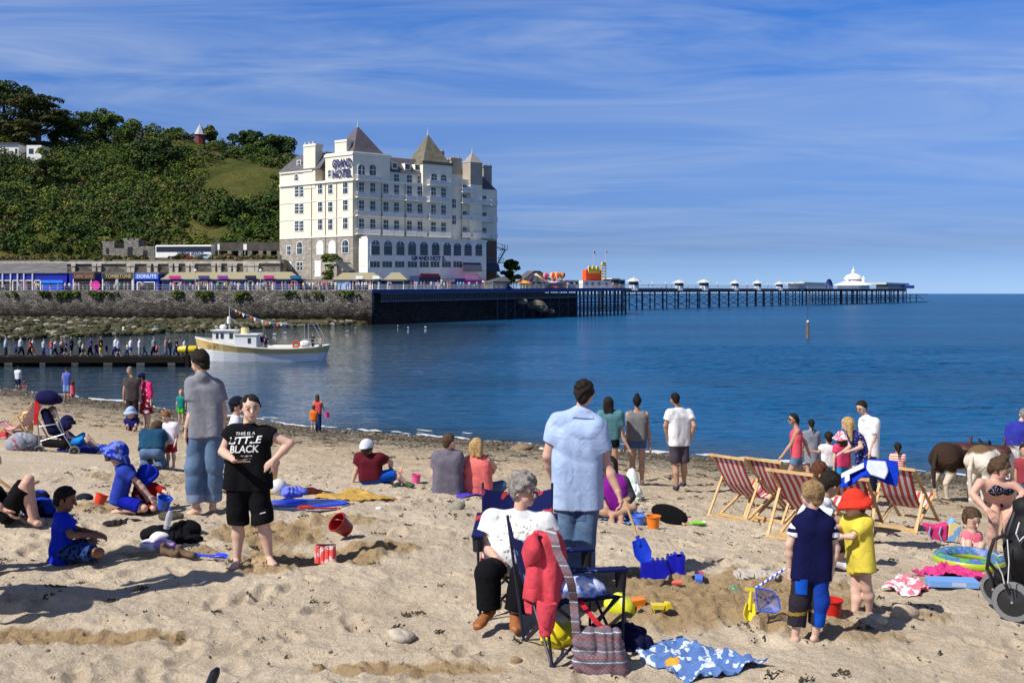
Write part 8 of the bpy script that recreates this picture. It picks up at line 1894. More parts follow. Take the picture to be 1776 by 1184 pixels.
for (x0,y0),(x1,y1),r in (((1003,1105),(1008,1158),.05),((1022,1098),(1030,1160),.062),((1048,1098),(1052,1160),.068),((1066,1102),(1076,1160),.058)): L_.append(cap(P(x0,y0,BD),P(x1,y1,BD),r*.8,r,.04))
blob('pouch',L_,.009,WV,bag,fold=.006,fs=2.4)
pts=[(1000,1105,BD),(998,1075,BD-.02),(995,1040,D-.06),(990,1010,D-.14),(981,985,D-.15),(968,958,D-.12),(962,935,D-.1),(953,918,D+.02)]
drape('strap',None,None,[[(x-7,y+2,d_) for x,y,d_ in pts],[(x+7,y-2,d_-.01) for x,y,d_ in pts]],WV,.012,par=bag,wrn=0)
drape('strap',None,None,[[(1003,1045,D),(1030,1080,BD),(1052,1100,BD)],[(1008,1040,D),(1037,1074,BD),(1062,1098,BD)]],REDF,.012,par=bag)
L_=[('e',tuple(P(990,1016,D+.05)),(.15,.10,.075),EYE3,.03),('e',tuple(P(1015,1018,D+.1)),(.14,.1,.06),EYE3,.03)]
tag(blob('wrapped_cloth',L_,.008,pmat('blue_white_tie',(40,90,210),(210,220,245), 'noise',9,thr=.5,c3=(90,130,220)),None,.008,2.4), 'crumpled blue and white cloth on the arm of the front camp chair', 'cloth')
heap('carrier_bag', 'crumpled yellow carrier bag under the front camp chair', 'bag',[(962,1112,.10,.08,.11),(985,1108,.09,.08,.10)],mat('yellow_film',rgb(225,205,30,.85),.35,var=.1),seed=3);heap('carrier_bag', 'yellow-green bag of toys beside the low stool', 'bag',[(1072,1062,.11,.08,.10),(1085,1064,.08,.07,.08)],mat('lime_film',rgb(215,220,50,.85),.35,var=.15),seed=5)
heap('dark_bag', 'dark navy holdall on the sand behind the woven bag', 'bag',[(1085,1120,.16,.1,.12),(1100,1128,.12,.1,.09)],NAVF,seed=6)
# towels and mats
TOW=pmat('fish_towel',(88,120,178),(196,208,228), 'noise',13,thr=.55)
tt=towel('beach_towel', 'blue towel printed with white and orange fish, rumpled on the sand in front', 'towel',[(1098,1138),(1190,1176),(1335,1166),(1165,1108)],TOW,.05,40,3)
a_=np.array([v.co for v in tt.data.vertices]);tt.data.materials.append(cmat((235,160,50)));
for p_ in tt.data.polygons:
 c=p_.center;n_=float(fbm(np.array([c.x*6+2]),np.array([c.y*6.]),2)[0])
 if n_>.47: p_.material_index=1
towel('beach_towel', 'purple towel under the seated couple', 'towel',[(782,858),(800,862),(876,860),(862,848)],cmat((90,70,190)),.015);towel('beach_rug', 'blue striped rug under the woman in the purple top', 'rug',[(1040,902),(1096,908),(1118,890),(1060,880)],pmat('rug_stripe',(70,110,170),(170,185,210), 'stripe',6),.015)
towel('beach_mat', 'sandy yellow mat lying beyond the blue bodyboard', 'mat',[(545,862),(610,872),(690,864),(610,850)],cmat((205,165,85)),.02);towel('beach_towel', 'rumpled bright pink towel on the sand, at the right by the inflatable ring', 'towel',[(1582,995),(1640,1000),(1715,1006),(1665,976)],cmat((225,70,140)),.06);towel('wrap', 'pink and white patterned cloth lying left of the pale blue box', 'cloth',[(1530,1020),(1590,1032),(1612,1014),(1560,1000)],pmat('pink_white_cloth',(240,225,228),(232,120,140), 'noise',14),.05)
towel('beach_towel', 'dark blue blanket under the person behind the pushchair', 'towel',[(100,782),(165,786),(185,776),(120,768)],cmat((26,40,120)),.04)
bb=gp(540,880);t=emp('bodyboard', 'blue and white bodyboard lying on the sand', 'bodyboard',bb);mb=MB();pr=[(-.53,-.1),(-.5,.12),(-.2,.2),(.2,.18),(.42,.08),(.46,0),(.4,-.1),(.15,-.2),(-.3,-.2)]
mb.prism([bb+Vector((x,y*1.1,.03)) for x,y in pr],(0,0,.05));mb.build('core',cmat((205,215,235),kind='plastic'),t,bevel=.015);mb=MB();mb.prism([bb+Vector((x,y*1.1,.081)) for x,y in pr],(0,0,.012));mb.build('deck',PL(20,60,205),t,bevel=.005)
c=gp(483,870)+Vector((0,0,.16));mb=MB();mb.ell(c,(.105,.105,.105),20,12);t=mb.build('ball',PL(225,225,220),smooth=True);tag(t, 'white ball resting by the blue bodyboard', 'ball')
L_=[('e',tuple(gp(507,872)+Vector((dx,dy,.13))),(rx,.09,rz),EYE3,.03) for dx,dy,rx,rz in ((0,0,.12,.07),(.09,.02,.1,.05),(-.03,-.03,.09,.06))];tag(blob('towel',L_,.008,cmat((110,125,225)),None,.012,2.6), 'crumpled lilac-blue towel on the bodyboard', 'towel')
heap('bag', 'dark maroon bag on the sand behind the bodyboard', 'bag',[(537,857,.14,.08,.07),(550,858,.08,.06,.04)],cmat((70,26,22)))
heap('clothes', 'pile of black clothing with a dark bag on the sand near the seated boy', 'clothes',[(272,936,.17,.12,.09),(300,940,.2,.12,.08),(322,934,.16,.1,.1),(338,942,.08,.06,.05)],BLACKC,seed=2);heap('clothes', 'white and lilac clothes in front of the black pile', 'clothes',[(262,948,.11,.08,.06),(283,954,.14,.08,.07),(276,944,.1,.06,.09)],pmat('lilac_white',(225,225,228),(190,150,205), 'noise',8),seed=4)
c=gp(289,938)+Vector((0,0,.13));t=emp('water_bottle', 'clear plastic bottle with blue cap on the clothes pile', 'bottle',c);mb=MB();mb.lathe(c,[(.032,0),(.034,.1),(.03,.15),(.012,.19)],12,(.2,0,1));mb.build('body',mat('clear_plastic',(.55,.58,.62),.15,alpha=.6),t,smooth=True);mb=MB();mb.lathe(c+Vector((.037,0,.186)),[(.015,0),(.015,.022)],10);mb.build('cap',PL(40,80,220),t)
for px,lab in ((296, 'left'),(324, 'right')):
 p=gp(px,968);tag(blob('trainer',[cap(p+Vector((-.06,.02,.035)),p+Vector((.06,-.03,.03)),.036,.03,.02),cap(p+Vector((-.07,.02,.04)),p+Vector((-.08,.02,.085)),.04,.033,.02),('s',tuple(p+Vector((-.085,.02,.125))),(.03,.03,.03),EYE3,0)],.008,mat('shoe_brown',(.12,.075,.045),.8,var=.4,vs=20),None,.006,3), 'brown trainer beside the clothes pile, the %s one of the pair' % lab, 'shoe')
heap('clothes', 'heap of blue and navy clothes by the left deckchair', 'clothes',[(70,892,.2,.15,.12),(88,898,.14,.1,.12),(66,880,.14,.1,.14)],pmat('blue_heap',(24,60,170),(14,20,50), 'noise',5),seed=7);heap('clothes', 'flat dark cloth on the sand in front of the kneeling child', 'clothes',[(205,908,.16,.07,.03),(228,906,.14,.06,.035)],cmat((40,38,40)));heap('clothes', 'grey-green cloth lying by the blue bucket', 'clothes',[(296,903,.14,.08,.05)],cmat((84,80,68)));heap('cap', 'dark cap on the sand behind the seated boy', 'cap',[(147,866,.1,.08,.06)],cmat((34,36,50)))
heap('rucksack', 'pale rucksack with a pink stripe by the pushchair wheels', 'rucksack',[(40,778,.3,.18,.2),(28,780,.2,.15,.16)],pmat('rucksack_stripe',(150,152,165),(170,90,100), 'noise',4,thr=.62));heap('bag', 'cream and white towel bag hanging on the pale pink deckchair', 'bag',[(46,755,.14,.1,.4)],pmat('cream_towel',(225,205,165),(190,150,100), 'noise',6))
bucket('dark red bucket tipped on its side on the dug sand',603,936,.10,.175,PL(150,22,26),(-.5,-.45,.55));bucket('bright pink bucket standing by the lime trainers',722,838,.075,.15,PL(240,90,160));bucket('orange bucket on the rug beside the black bag',1133,914,.085,.16,PL(240,130,30));bucket('pale blue bucket with dark base beside the orange bucket',1107,906,.085,.12,PL(90,130,235));bucket('blue bucket beside the kneeling child',282,894,.08,.135,PL(24,80,190),(.3,-.2,.9));bucket('round orange bucket lying on the sand behind the seated boy',171,884,.075,.12,PL(235,70,40),(.25,.2,.8));bucket('pink bucket carried by the woman at the water edge',567,752,.11,.2,PL(240,80,150)).location
for o in [x for x in COL.objects if x.get('label')=='pink bucket carried by the woman at the water edge']: o.location=P(567,724,gp(551,750).y)
bucket('red bucket with a blue carry handle between the navy boy and the toddler',1444,1082,.075,.14,PL(205,40,30),handle=1.2)
for k,ang in ((0,0),):
 c=gp(564,975);t=emp('sand_mould', 'pink and white marbled castle mould standing upside down', 'toy',c);mb=MB()
 for i in range(4):
  for j in range(2): mb.lathe(c+Vector((-.066+.044*i,.03*j,0)),[(.036,0),(.028,.125),(.028,.16),(.018,.16),(.018,.14),(0,.14)],10)
 mb.build('mould',pmat('marble_pink',(235,90,85),(240,200,200), 'noise',16,thr=.52),t)
c=gp(456,983);tag(blob('sandcastle',[cap(c,c+Vector((0,0,.08)),.115,.095,.02,True),('s',tuple(c+Vector((.05,-.1,.1))),(.03,.03,.03),EYE3,0),('e',tuple(c+Vector((.02,-.02,0))),(.2,.15,.035),EYE3,.03)],.008,mat('wet_sand',(.36,.26,.145),.95,var=.2,vs=20,bump=.8,bs=60),None,.008,5), 'small bucket-shaped sandcastle by the foot of the woman in black', 'sandcastle')
CB=PL(14,24,190);cw=gp(1148,1006)+Vector((0,0,.05));t=emp('castle_mould', 'deep blue plastic castle wall mould standing in the sand', 'toy',cw);mb=MB();s=cw.y/F
for x0,x1,h in ((-37,-14,24),(-14,8,24),(8,20,31),(20,38,34)): mb.bx(cw.x+x0*s,cw.x+x1*s-.002,cw.y-.045,cw.y+.045,cw.z-.12,cw.z+h*s)
for x,h in ((-34,24),(-25,24),(-16,24),(-7,24),(2,24),(11,31),(17.5,31),(23,34),(35,34)): mb.bx(cw.x+(x-2)*s,cw.x+(x+2)*s,cw.y-.044,cw.y+.044,cw.z+h*s,cw.z+(h+4.5)*s)
mb.lathe((cw.x+30*s,cw.y,cw.z-.03),[(.055,0),(.055,34*s+.03)],12);mb.build('wall',CB,t)
def truck(label,px,y,k,cab,bed,yw,wh):
 c=gp(px,y);T=L2W(c,yw) @ Matrix.Scale(k,4);t=emp('toy_truck',label, 'toy truck',c)
 mb=MB(T);mb.prism([(.02,-.06,.05),(.12,-.06,.05),(.12,-.06,.09),(.09,-.06,.15),(.03,-.06,.15),(.02,-.06,.1)],(0,.12,0));mb.bx(-.13,.12,-.045,.045,.03,.05);mb.build('cab',cab,t,bevel=.004)
 mb=MB(T);mb.prism([(-.15,-.065,.07),(0,-.065,.06),(.015,-.065,.13),(-.17,-.065,.14)],(0,.13,0));mb.build('tipper',bed,t,bevel=.004)
 for x in (-.09,.08):
  for s_ in (-1,1): mb=MB(T);mb.lathe((x,s_*.062,.035),[(.04,-.014),(.042,0),(.04,.014),(.018,.017)],12,(0,s_,0));mb.build('wheel',wh,t)
truck('yellow toy dumper truck on the dug sand',1150,1077,.56,PL(235,205,40),PL(240,215,60),R(8),MATS['tyre']);truck('blue, red and yellow toy truck beside the blue castle mould',1212,1005,.58,PL(70,110,220),PL(220,60,50),R(-100),MATS['tyre']);truck('yellow and orange toy digger by the low stool',1092,1062,.75,PL(230,210,60),PL(240,140,30),R(200),PL(225,120,30))
c=gp(1300,1086);spade('small yellow toy spade stuck upright in the dug sand',c+Vector((.02,.03,.24)),(-.12,-.1,-1),(0,-1,.2),.13,PL(240,220,50),bl=.13,bw=.095)
hp_=blue_man[1]['wb']+Vector((.055,-.03,-.065));tp_=P(1112,951,hp_.y-.1);spade('blue-bladed toy spade with wooden shaft held by the man in the polo shirt',hp_,tp_-hp_,(0,-1,.1),(tp_-hp_).length*.88,PL(20,60,205),WOOD,.20,.15)
c=gp(520,912)+Vector((0,0,.11));spade('orange-red toy spade lying on the heap of dug sand',gp(585,904)+Vector((0,0,.13)),c-gp(585,904)-Vector((0,0,.1)),(0,0,1),.36,PL(235,75,45));c=gp(400,980)+Vector((0,0,.03));spade('royal blue toy spade lying by the foot of the woman in black',gp(335,967)+Vector((0,0,.03)),c-gp(335,967),(0,0,1),.30,PL(30,60,220));spade('lime green toy spade lying right of the black bag',gp(1185,908)+Vector((0,0,.02)),(1,.02,0),(0,0,1),.14,PL(130,210,60),WOOD);spade('pink toy spade sticking up beside the pink bucket',gp(694,824)+Vector((.06,0,.22)),(-.35,0,-1),(0,-1,0),.18,PL(230,150,140),WOOD,.1,.07)
h0=P(1363,985,7.75);h1=P(1311,1019,7.75);t=emp('fishing_net', 'blue child fishing net on a striped stick leaning on the dug sand', 'net',h1);mb=MB();mb.tube([h0,h1],.009,8);mb.build('handle',pmat('net_stick',(235,240,250),(60,90,220), 'stripe',9),t)
rim=[(1311,1019),(1325,1021),(1340,1025),(1350,1038),(1353,1055),(1345,1062),(1330,1060),(1315,1058),(1312,1038)];mb=MB();R3=[P(x,y,7.72) for x,y in rim];mb.tube(R3+[R3[0]],.007,6);mb.build('rim',PL(70,100,220),t)
mb=MB();cc_=sum(R3,Vector())/9;V=[tuple(v) for v in R3]+[tuple(v.lerp(cc_,.5)+Vector((0,.06,-.01))) for v in R3]+[tuple(cc_+Vector((0,.09,-.02)))];mb.add(V,[(i,(i+1) % 9,9+(i+1) % 9,9+i) for i in range(9)]+[(9+i,9+(i+1) % 9,18) for i in range(9)]);mb.build('netting',mat('net_blue',(.10,.17,.5),.8,alpha=.55),t)
heap('toy_rake', 'small teal toy rake head on the dug sand', 'toy',[(1272,1026,.03,.03,.05),(1280,1028,.03,.025,.02)],PL(40,150,120),h=.006,fold=0);mb=MB();p=gp(1172,1018);mb.lathe(p+Vector((-.04,0,.025)),[(.018,0),(.026,.09)],10,(1,.1,0));tag(mb.build('toy_cup',PL(235,110,100)), 'small coral toy cup lying near the blue castle mould', 'toy');heap('netting', 'tangle of white netting at the edge of the dug sand', 'net',[(1310,1000,.22,.12,.04),(1330,1003,.1,.08,.03)],cmat((190,180,170)),fold=.014,fs=5)
heap('shopping_bag', 'white and lime green shopping bag on the sand', 'bag',[(1096,866,.11,.08,.3),(1100,868,.12,.08,.16)],pmat('lime_white',(225,232,225),(130,210,50), 'noise',3,thr=.55),seed=3);heap('bag', 'bright blue plastic bag leaning on the shopping bag', 'bag',[(1086,876,.08,.06,.18)],mat('blue_film',rgb(40,130,225,.85),.3),seed=4);p=gp(1162,906);mb=MB();mb.ell(p+Vector((0,.04,.11)),(.235,.035,.12),24,10,Matrix.Rotation(R(-24),3, 'X') @ Matrix.Rotation(R(18),3, 'Y'));tag(mb.build('sun_shade',BLACKC,smooth=True), 'black folded disc-shaped sun shade propped on the sand behind the buckets', 'sun shade')
bY=gp(1640,942).y;bg_=emp('beach_bag', 'pink and blue canvas beach bag lying near the baby', 'bag',gp(1640,942));q_=lambda pts,d: [P(x,y,bY+d) for x,y in pts]
mb=MB();mb.prism(q_([(1600,910),(1622,914),(1645,909),(1642,938),(1621,941)],0),(.03,.14,.01));mb.build('pouch',cmat((222,66,128)),bg_,bevel=.012);mb=MB();mb.prism(q_([(1646,909),(1655,900),(1668,914),(1661,941),(1643,939)],.01),(.02,.12,.01));mb.build('side_panel',pmat('bag_print',(130,175,225),(235,215,150), 'noise',6),bg_,bevel=.012)
for x0 in (1614,1632): mb=MB();mb.tube(q_([(x0,913),(x0-3,925),(x0+2,938),(x0+12,944)],-.02),.009,6);mb.build('handle',cmat((150,170,220)),bg_)
c=gp(1685,981);t=emp('inflatable_ring', 'lime green inflatable ring with pictures, lying in front of the baby', 'inflatable',c);V=[];n1,n2=36,12
for i in range(n1):
 a=2*math.pi*i/n1
 for j in range(n2): b_=2*math.pi*j/n2;r_=.27+.075*math.cos(b_);V.append((c.x+math.cos(a)*r_,c.y+.05+math.sin(a)*r_,c.z+.07+.065*math.sin(b_)))
fc_=[(i*n2+j,((i+1) % n1)*n2+j,((i+1) % n1)*n2+(j+1) % n2,i*n2+(j+1) % n2) for i in range(n1) for j in range(n2)];mk('tube',V,fc_,[PL(180,200,50),pmat('ring_print',(225,225,225),(60,100,170), 'noise',9,thr=.5,c3=(90,160,90))],t,smooth=True,mi=[1 if 1<=j<6 else 0 for i in range(n1) for j in range(n2)])
p=gp(1655,1018);t=emp('box', 'pale blue cardboard box lying flat by the pink towel', 'box',p);mb=MB();mb.box(p+Vector((0,.05,.05)),(.42,.16,.06),Matrix.Rotation(-.12,3, 'Z'));mb.build('carton',cmat((120,170,235),kind='paint'),t,bevel=.004);mb=MB();mb.box(p+Vector((.03,-.0335,.05)),(.12,.004,.035),Matrix.Rotation(-.12,3, 'Z'));mb.build('print',cmat((190,200,220),kind='paint'),t)
for nm,px,y,r,c_,lab in (('shell_toy',1687,986,.035,(240,130,40), 'small orange toy shell on the sand by the pink towel'),('toy',1704,1002,.04,(110,50,190), 'purple toy at the end of the pink towel'),('toy',1710,1012,.025,(240,200,60), 'small yellow toy beside the pram wheel'),('toy',1499,1008,.02,(240,140,40), 'tiny orange toy left of the toddler')): heap(nm,lab, 'toy',[(px,y,r,r,r*.7)],PL(*c_),h=.006,fold=.004,fs=6)
# pushchairs
def wheel(mb_par,c,r,ax,m=None,w=.03):
 mb=MB();mb.lathe(c,[(r*.72,-w),(r*.95,-w),(r,-w*.5),(r,w*.5),(r*.95,w),(r*.72,w),(r*.72,-w)],20,ax,cap=False);o=mb.build('wheel',m or mat('grey_tyre',(.16,.16,.165),.8),mb_par,smooth=True)
 mb=MB();mb.lathe(c,[(r*.74,-w*.6),(r*.74,w*.6),(r*.2,w*.9),(r*.1,w*1.2)],20,ax);mb.build('rim',mat('black_plastic',(.02,.02,.022),.45),o,smooth=True);mb=MB();mb.ell(Vector(c)+Vector(ax).normalized()*w*1.25,(.012,.012,.012),8,5);mb.build('hub',GREYM,o)
pc=gp(1757,1076);ps=pc.y/F;t=emp('pram', 'black three-wheel pram with grey piping cut off by the right edge', 'pram',pc)
pz=lambda x,y,d=0: P(x,y,pc.y+d)
wheel(t,pz(1757,1043),.155,(-.62,-.78,0));wheel(t,pz(1727,1021,.42),.13,(-.85,-.5,0));wheel(t,pz(1840,1030,.5),.155,(-.62,-.78,0))
BK=mat('pram_black',(.008,.008,.01),.7,spec=.25)
blob('body',[cap(pz(1765,960),pz(1775,1000,.1),.10,.10,.04),cap(pz(1790,930,.1),pz(1790,985,.2),.2,.18,.05),cap(pz(1775,880,.1),pz(1800,930,.2),.08,.2,.05),cap(pz(1740,1000,.2),pz(1790,1000,.3),.07,.1,.04)],.01,BK,t,fold=.004)
mb=MB()
for o_ in (0,.4): mb.tube([pz(1725,1018,.42-o_*.2),pz(1712,985,o_),pz(1716,960,o_),pz(1724,935,o_),pz(1742,928,o_),pz(1752,935,o_)],.014,8)
mb.tube([pz(1757,1043,.02),pz(1752,1000,.05),pz(1742,945,.05),pz(1760,890,.1),pz(1785,850,.2)],.016,8);mb.tube([pz(1716,975),pz(1740,1005),pz(1757,1040)],.014,8);mb.build('frame',mat('black_tube',(.012,.012,.014),.4),t,smooth=True)
mb=MB()
for q in ([(1747,935),(1750,975),(1748,1010)],[(1728,975),(1738,995),(1742,1012)],[(1768,905),(1762,925),(1768,938),(1776,930)],[(1722,958),(1730,964),(1738,962)]): mb.tube([pz(x,y,-.11) for x,y in q],.005,5)
mb.build('piping',mat('silver_piping',(.6,.6,.62),.4),t)
hc=gp(372,1183);t=emp('handle_grip', 'black rounded handle grip poking up at the bottom edge', 'handle',hc);mb=MB();mb.tube([P(352,1215,6.2),P(364,1188,6.2),P(373,1166,6.22),P(377,1160,6.25)],[.03,.03,.03,.018],12);mb.build('grip',mat('black_rubber',(.01,.01,.014),.3),t,smooth=True)
sc_=gp(85,783);st=emp('pushchair', 'navy pushchair with red side panel and raised hood', 'pushchair',sc_);Q_=lambda x,y,d=0: P(x,y,sc_.y+d)
for x,y,d in ((68,781,0),(60,776,.5),(129,782,-.05),(124,778,.45)):
 for e in (-.05,.05): wheel(st,Q_(x,y,d+e),.10,(.25,-1,0),None,.018)
mb=MB()
for d in (0,.48):
 mb.tube([Q_(68,775,d),Q_(66,735,d),Q_(60,695,d),Q_(54,686,d),Q_(58,681,d)],.014,7);mb.tube([Q_(66,740,d),Q_(98,735,d),Q_(126,778,d)],.013,7);mb.tube([Q_(95,710,d),Q_(112,752,d),Q_(70,765,d)],.012,7)
mb.tube([Q_(68,775,0),Q_(68,775,.48)],.012,6);mb.build('frame',GREYM,st,smooth=True)
blob('hood',[cap(Q_(72,690,.02),Q_(72,690,.46),.10,.10,.03),cap(Q_(82,688,.0),Q_(82,688,.48),.115,.115,.12),cap(Q_(93,691,.0),Q_(93,691,.48),.11,.11,.12),cap(Q_(104,694,.02),Q_(104,694,.46),.05,.05,.08)],.016,cmat((22,20,72)),st,fold=.004);blob('seat',[cap(Q_(78,715,.1),Q_(92,745,.1),.08,.1,.04),cap(Q_(78,715,.38),Q_(92,745,.38),.08,.1,.04),cap(Q_(92,748,.1),Q_(118,740,.1),.07,.06,.04),cap(Q_(92,748,.38),Q_(118,740,.38),.07,.06,.04)],.016,cmat((18,20,58)),st,fold=.004)
mb=MB();mb.prism([Q_(60,694,-.03),Q_(69,696,-.03),Q_(64,737,-.03),Q_(58,737,-.03)],(0,.02,0));mb.build('side_panel',cmat((205,45,40)),st);blob('basket',[cap(Q_(80,768,.05),Q_(112,770,.05),.08,.08,.04),cap(Q_(80,768,.4),Q_(112,770,.4),.08,.08,.04)],.018,cmat((24,22,26)),st)
person('small child sitting in the navy pushchair',J_(95,20,H=(92,715,.22),nk=(90,725,.22),sa=(89,729,.32),sb=(89,730,.12),ea=(97,738,.34),wa=(105,738,.3),eb=(97,739,.1),wb=(105,740,.14),ha=(92,746,.28),hb=(92,747,.16),ka=(114,740,.28),kb=(114,741,.16),na=(118,756,.28),nb=(118,757,.16),top=700,foot=830),(92,783),[('shorts',cmat((40,60,120)),{'to': .45}),('shirt',cmat((215,180,150)),{'hem': .03})], 'fair',('sandy', 'short'),S=.95,Y=sc_.y)
# donkeys
DKB2=mat('donkey_dark',(.03,.018,.012),.95,bump=.6,bs=90);
def donkey(label,px,y,k,yaw,m,tailm,leglight,saddle=True):
 c=gp(px,y);T=L2W(c,yaw) @ Matrix.Scale(k,4);W_=lambda *v: tuple(T @ Vector(v))
 L_=[('e',W_(-.38,0,.88),tuple(q*k for q in (.27,.27,.26)),EYE3,.08),cap(W_(-.35,0,.84),W_(.4,0,.82),.24*k,.25*k,.06),cap(W_(.42,0,.88),W_(.82,0,.92),.18*k,.12*k,.06),cap(W_(.82,0,.92),W_(1.08,0,.62),.11*k,.07*k,.04)]
 for s in (-1,1):
  L_+=[cap(W_(-.46,s*.14,.8),W_(-.40,s*.14,.58),.15*k,.085*k,.05),cap(W_(-.40,s*.14,.58),W_(-.54,s*.13,.40),.08*k,.05*k,.03),cap(W_(-.54,s*.13,.40),W_(-.50,s*.13,.09),.047*k,.036*k,.02),cap(W_(-.50,s*.13,.09),W_(-.46,s*.13,.0),.045*k,.055*k,.02),
   cap(W_(.42,s*.13,.72),W_(.44,s*.13,.40),.09*k,.052*k,.04),cap(W_(.44,s*.13,.40),W_(.44,s*.13,.08),.046*k,.034*k,.02),cap(W_(.44,s*.13,.08),W_(.48,s*.13,0),.042*k,.05*k,.02),cap(W_(.8,s*.06,.98),W_(.70,s*.12,1.12),.04*k,.015*k,.02)]
 o=tag(blob('donkey',L_,.014,m,None,.004,3,loc=tuple(c)),label, 'donkey');blob('tail',[cap(W_(-.64,0,.92),W_(-.72,0,.7),.04*k,.035*k,.02),cap(W_(-.72,0,.7),W_(-.70,0,.32),.045*k,.03*k,.02)],.014,tailm,o,.006,4)
 if saddle: blob('saddle',[cap(W_(.0,-.12,1.02),W_(.0,.12,1.02),.07*k,.07*k,.05),cap(W_(.25,-.1,1.02),W_(.25,.1,1.02),.06*k,.06*k,.05),('e',W_(.12,0,1.0),(.22*k,.3*k,.10*k),EYE3,.03),cap(W_(.3,0,1.08),W_(.34,0,1.2),.03*k,.025*k,.02)],.014,mat('saddle_leather',(.06,.02,.015),.6),o)
 return o
def patchy(name,c1,c2,zsplit,thr,k=1.0,sc=2.2):
 m=bpy.data.materials.new(name);m.use_nodes=True;t_=m.node_tree;b=t_.nodes['Principled BSDF'];b.inputs['Roughness'].default_value=.9;b.inputs['Specular IOR Level'].default_value=.15;co=nd(t_, 'ShaderNodeTexCoord');sp=nd(t_, 'ShaderNodeSeparateXYZ');t_.links.new(co.outputs['Object'],sp.inputs[0]);n=nd(t_, 'ShaderNodeTexNoise',Scale=sc,Detail=3.0);t_.links.new(co.outputs['Object'],n.inputs['Vector'])
 a=nd(t_, 'ShaderNodeMath',operation='MULTIPLY_ADD');t_.links.new(n.outputs[0],a.inputs[0]);a.inputs[1].default_value=thr;t_.links.new(sp.outputs[2],a.inputs[2]);r=nd(t_, 'ShaderNodeMapRange');r.inputs[1].default_value=zsplit;r.inputs[2].default_value=zsplit+.05;t_.links.new(a.outputs[0],r.inputs[0]);mx_=nd(t_, 'ShaderNodeMix',data_type='RGBA');t_.links.new(r.outputs[0],mx_.inputs[0]);mx_.inputs[6].default_value=(*c1,1);mx_.inputs[7].default_value=(*c2,1);t_.links.new(mx_.outputs[2],b.inputs['Base Color']);return m
donkey('dark brown donkey with pale legs, seen from behind, left of the group',1664,866,1.0,R(28),patchy('donkey_brown_pale',(.50,.42,.34),(.035,.02,.014),.72,.3),DKB2,True)
donkey('white and brown patched donkey in the middle of the group',1724,872,.98,R(30),patchy('donkey_white_brown',(.62,.57,.5),(.13,.08,.045),1.22,.5,sc=1.6),mat('donkey_cream',(.55,.48,.4),.95),True)
donkey('white donkey partly hidden beside the man in the blue sweater',1760,866,.98,R(32),mat('donkey_white',(.66,.62,.56),.95,var=.08),MATS['donkey_cream'],True)
# stones, weed, shells
def stone(label,px,y,rx,ry,rz,col,seed):
 p=gp(px,y);v,f=rock_mesh((p.x,p.y,p.z+rz*.35),(rx,ry,rz),seed,20,12);tag(mk('stone',v,f,mat('stone_%d' % seed,col,.9,var=.2,vs=14,bump=.5,bs=60),smooth=True),label, 'stone')
for a in (('pale grey angular stone lying alone on the sand in front',698,1102,.105,.08,.06,(.42,.37,.30),1),('small brown stone in front of the camp chair',895,1142,.04,.03,.025,(.27,.19,.11),2),('large tan stone beside the toddler, right one of two',1566,1080,.10,.07,.055,(.40,.32,.23),3),('rounded grey stone beside the toddler, left one of two',1516,1093,.075,.06,.05,(.38,.34,.28),4),('green-grey angular stone on the sand left of the camp chair',790,884,.13,.1,.08,(.24,.23,.18),5),('small white stone on the sand right of the bodyboard',658,882,.035,.03,.025,(.7,.7,.68),6),('brown rock on the shingle behind the polo shirt man',906,782,.35,.25,.18,(.2,.15,.09),7),('dark rock on the shingle at the water edge, left of the polo shirt man',875,778,.2,.15,.1,(.13,.1,.07),8)): stone(*a)
g_=np.random.default_rng(15);V=[];Fc=[];TN=[]
def addm(v,f,c):
 o=len(V);V.extend(v);Fc.extend([[i+o for i in q] for q in f]);TN.extend([c]*len(v))
for k in range(4600):
 near=k<500;X=g_.uniform(-7,8) if near else g_.uniform(-34,20);Y=g_.uniform(6.3,20) if near else float(edge(X))-abs(g_.normal())*3.6-.1
 r=g_.uniform(.006,.018) if near else g_.uniform(.018,.05)*(1 if g_.random()>.04 else 2.2)
 z=float(ground(np.array([X]),np.array([Y]))[0]);v,f=rock_mesh((X,Y,z+r*.3),(r*1.3,r,r*.7),k,7,5);q=g_.uniform(.4,1.3);addm(v,f,((.26*q,.22*q,.17*q) if near else (.135*q,.11*q,.08*q)) if g_.random()>.012 else (.5,.48,.44))
tag(mk('pebbles',V,Fc,mat('pebble',(.2,.2,.2),.85,attr=True),loc=(0,0,0),tint=np.array(TN),smooth=True), 'pebbles and shell bits scattered on the sand and along the waterline', 'pebbles',kind='stuff')
V=[];Fc=[]
for k in range(1900):
 near=k<1300;tiny=near and k>260;X=g_.uniform(-6.5,8) if near else g_.uniform(-26,18);Y=g_.uniform(6.3,17) if near else float(edge(X))-g_.uniform(4,20)
 n=1 if tiny else int(g_.integers(3,8));L0=(.012+.02*g_.random() ** 2 if tiny else .045) if near else .16;a0=g_.uniform(0,6.3)
 for j in range(n):
  a=a0+g_.normal()*.8;l=L0*g_.uniform(.5,1.6);w=l*(.2 if tiny else .09);x,y=X+g_.normal()*L0*.7,Y+g_.normal()*L0*.5;z=float(ground(np.array([x]),np.array([y]))[0])+.008;o=len(V);d=(math.cos(a),math.sin(a));b=g_.normal()*.3
  for q in range(4): f_=q/3-.5;cx,cy=x+d[0]*l*f_-d[1]*l*b*f_*f_,y+d[1]*l*f_+d[0]*l*b*f_*f_;zz=z+.02*l/L0*(q % 2)*.5;V+=[(cx-d[1]*w,cy+d[0]*w,zz),(cx+d[1]*w,cy-d[0]*w,zz+.012)]
  for q in range(3): Fc.append((o+2*q,o+2*q+2,o+2*q+3,o+2*q+1))
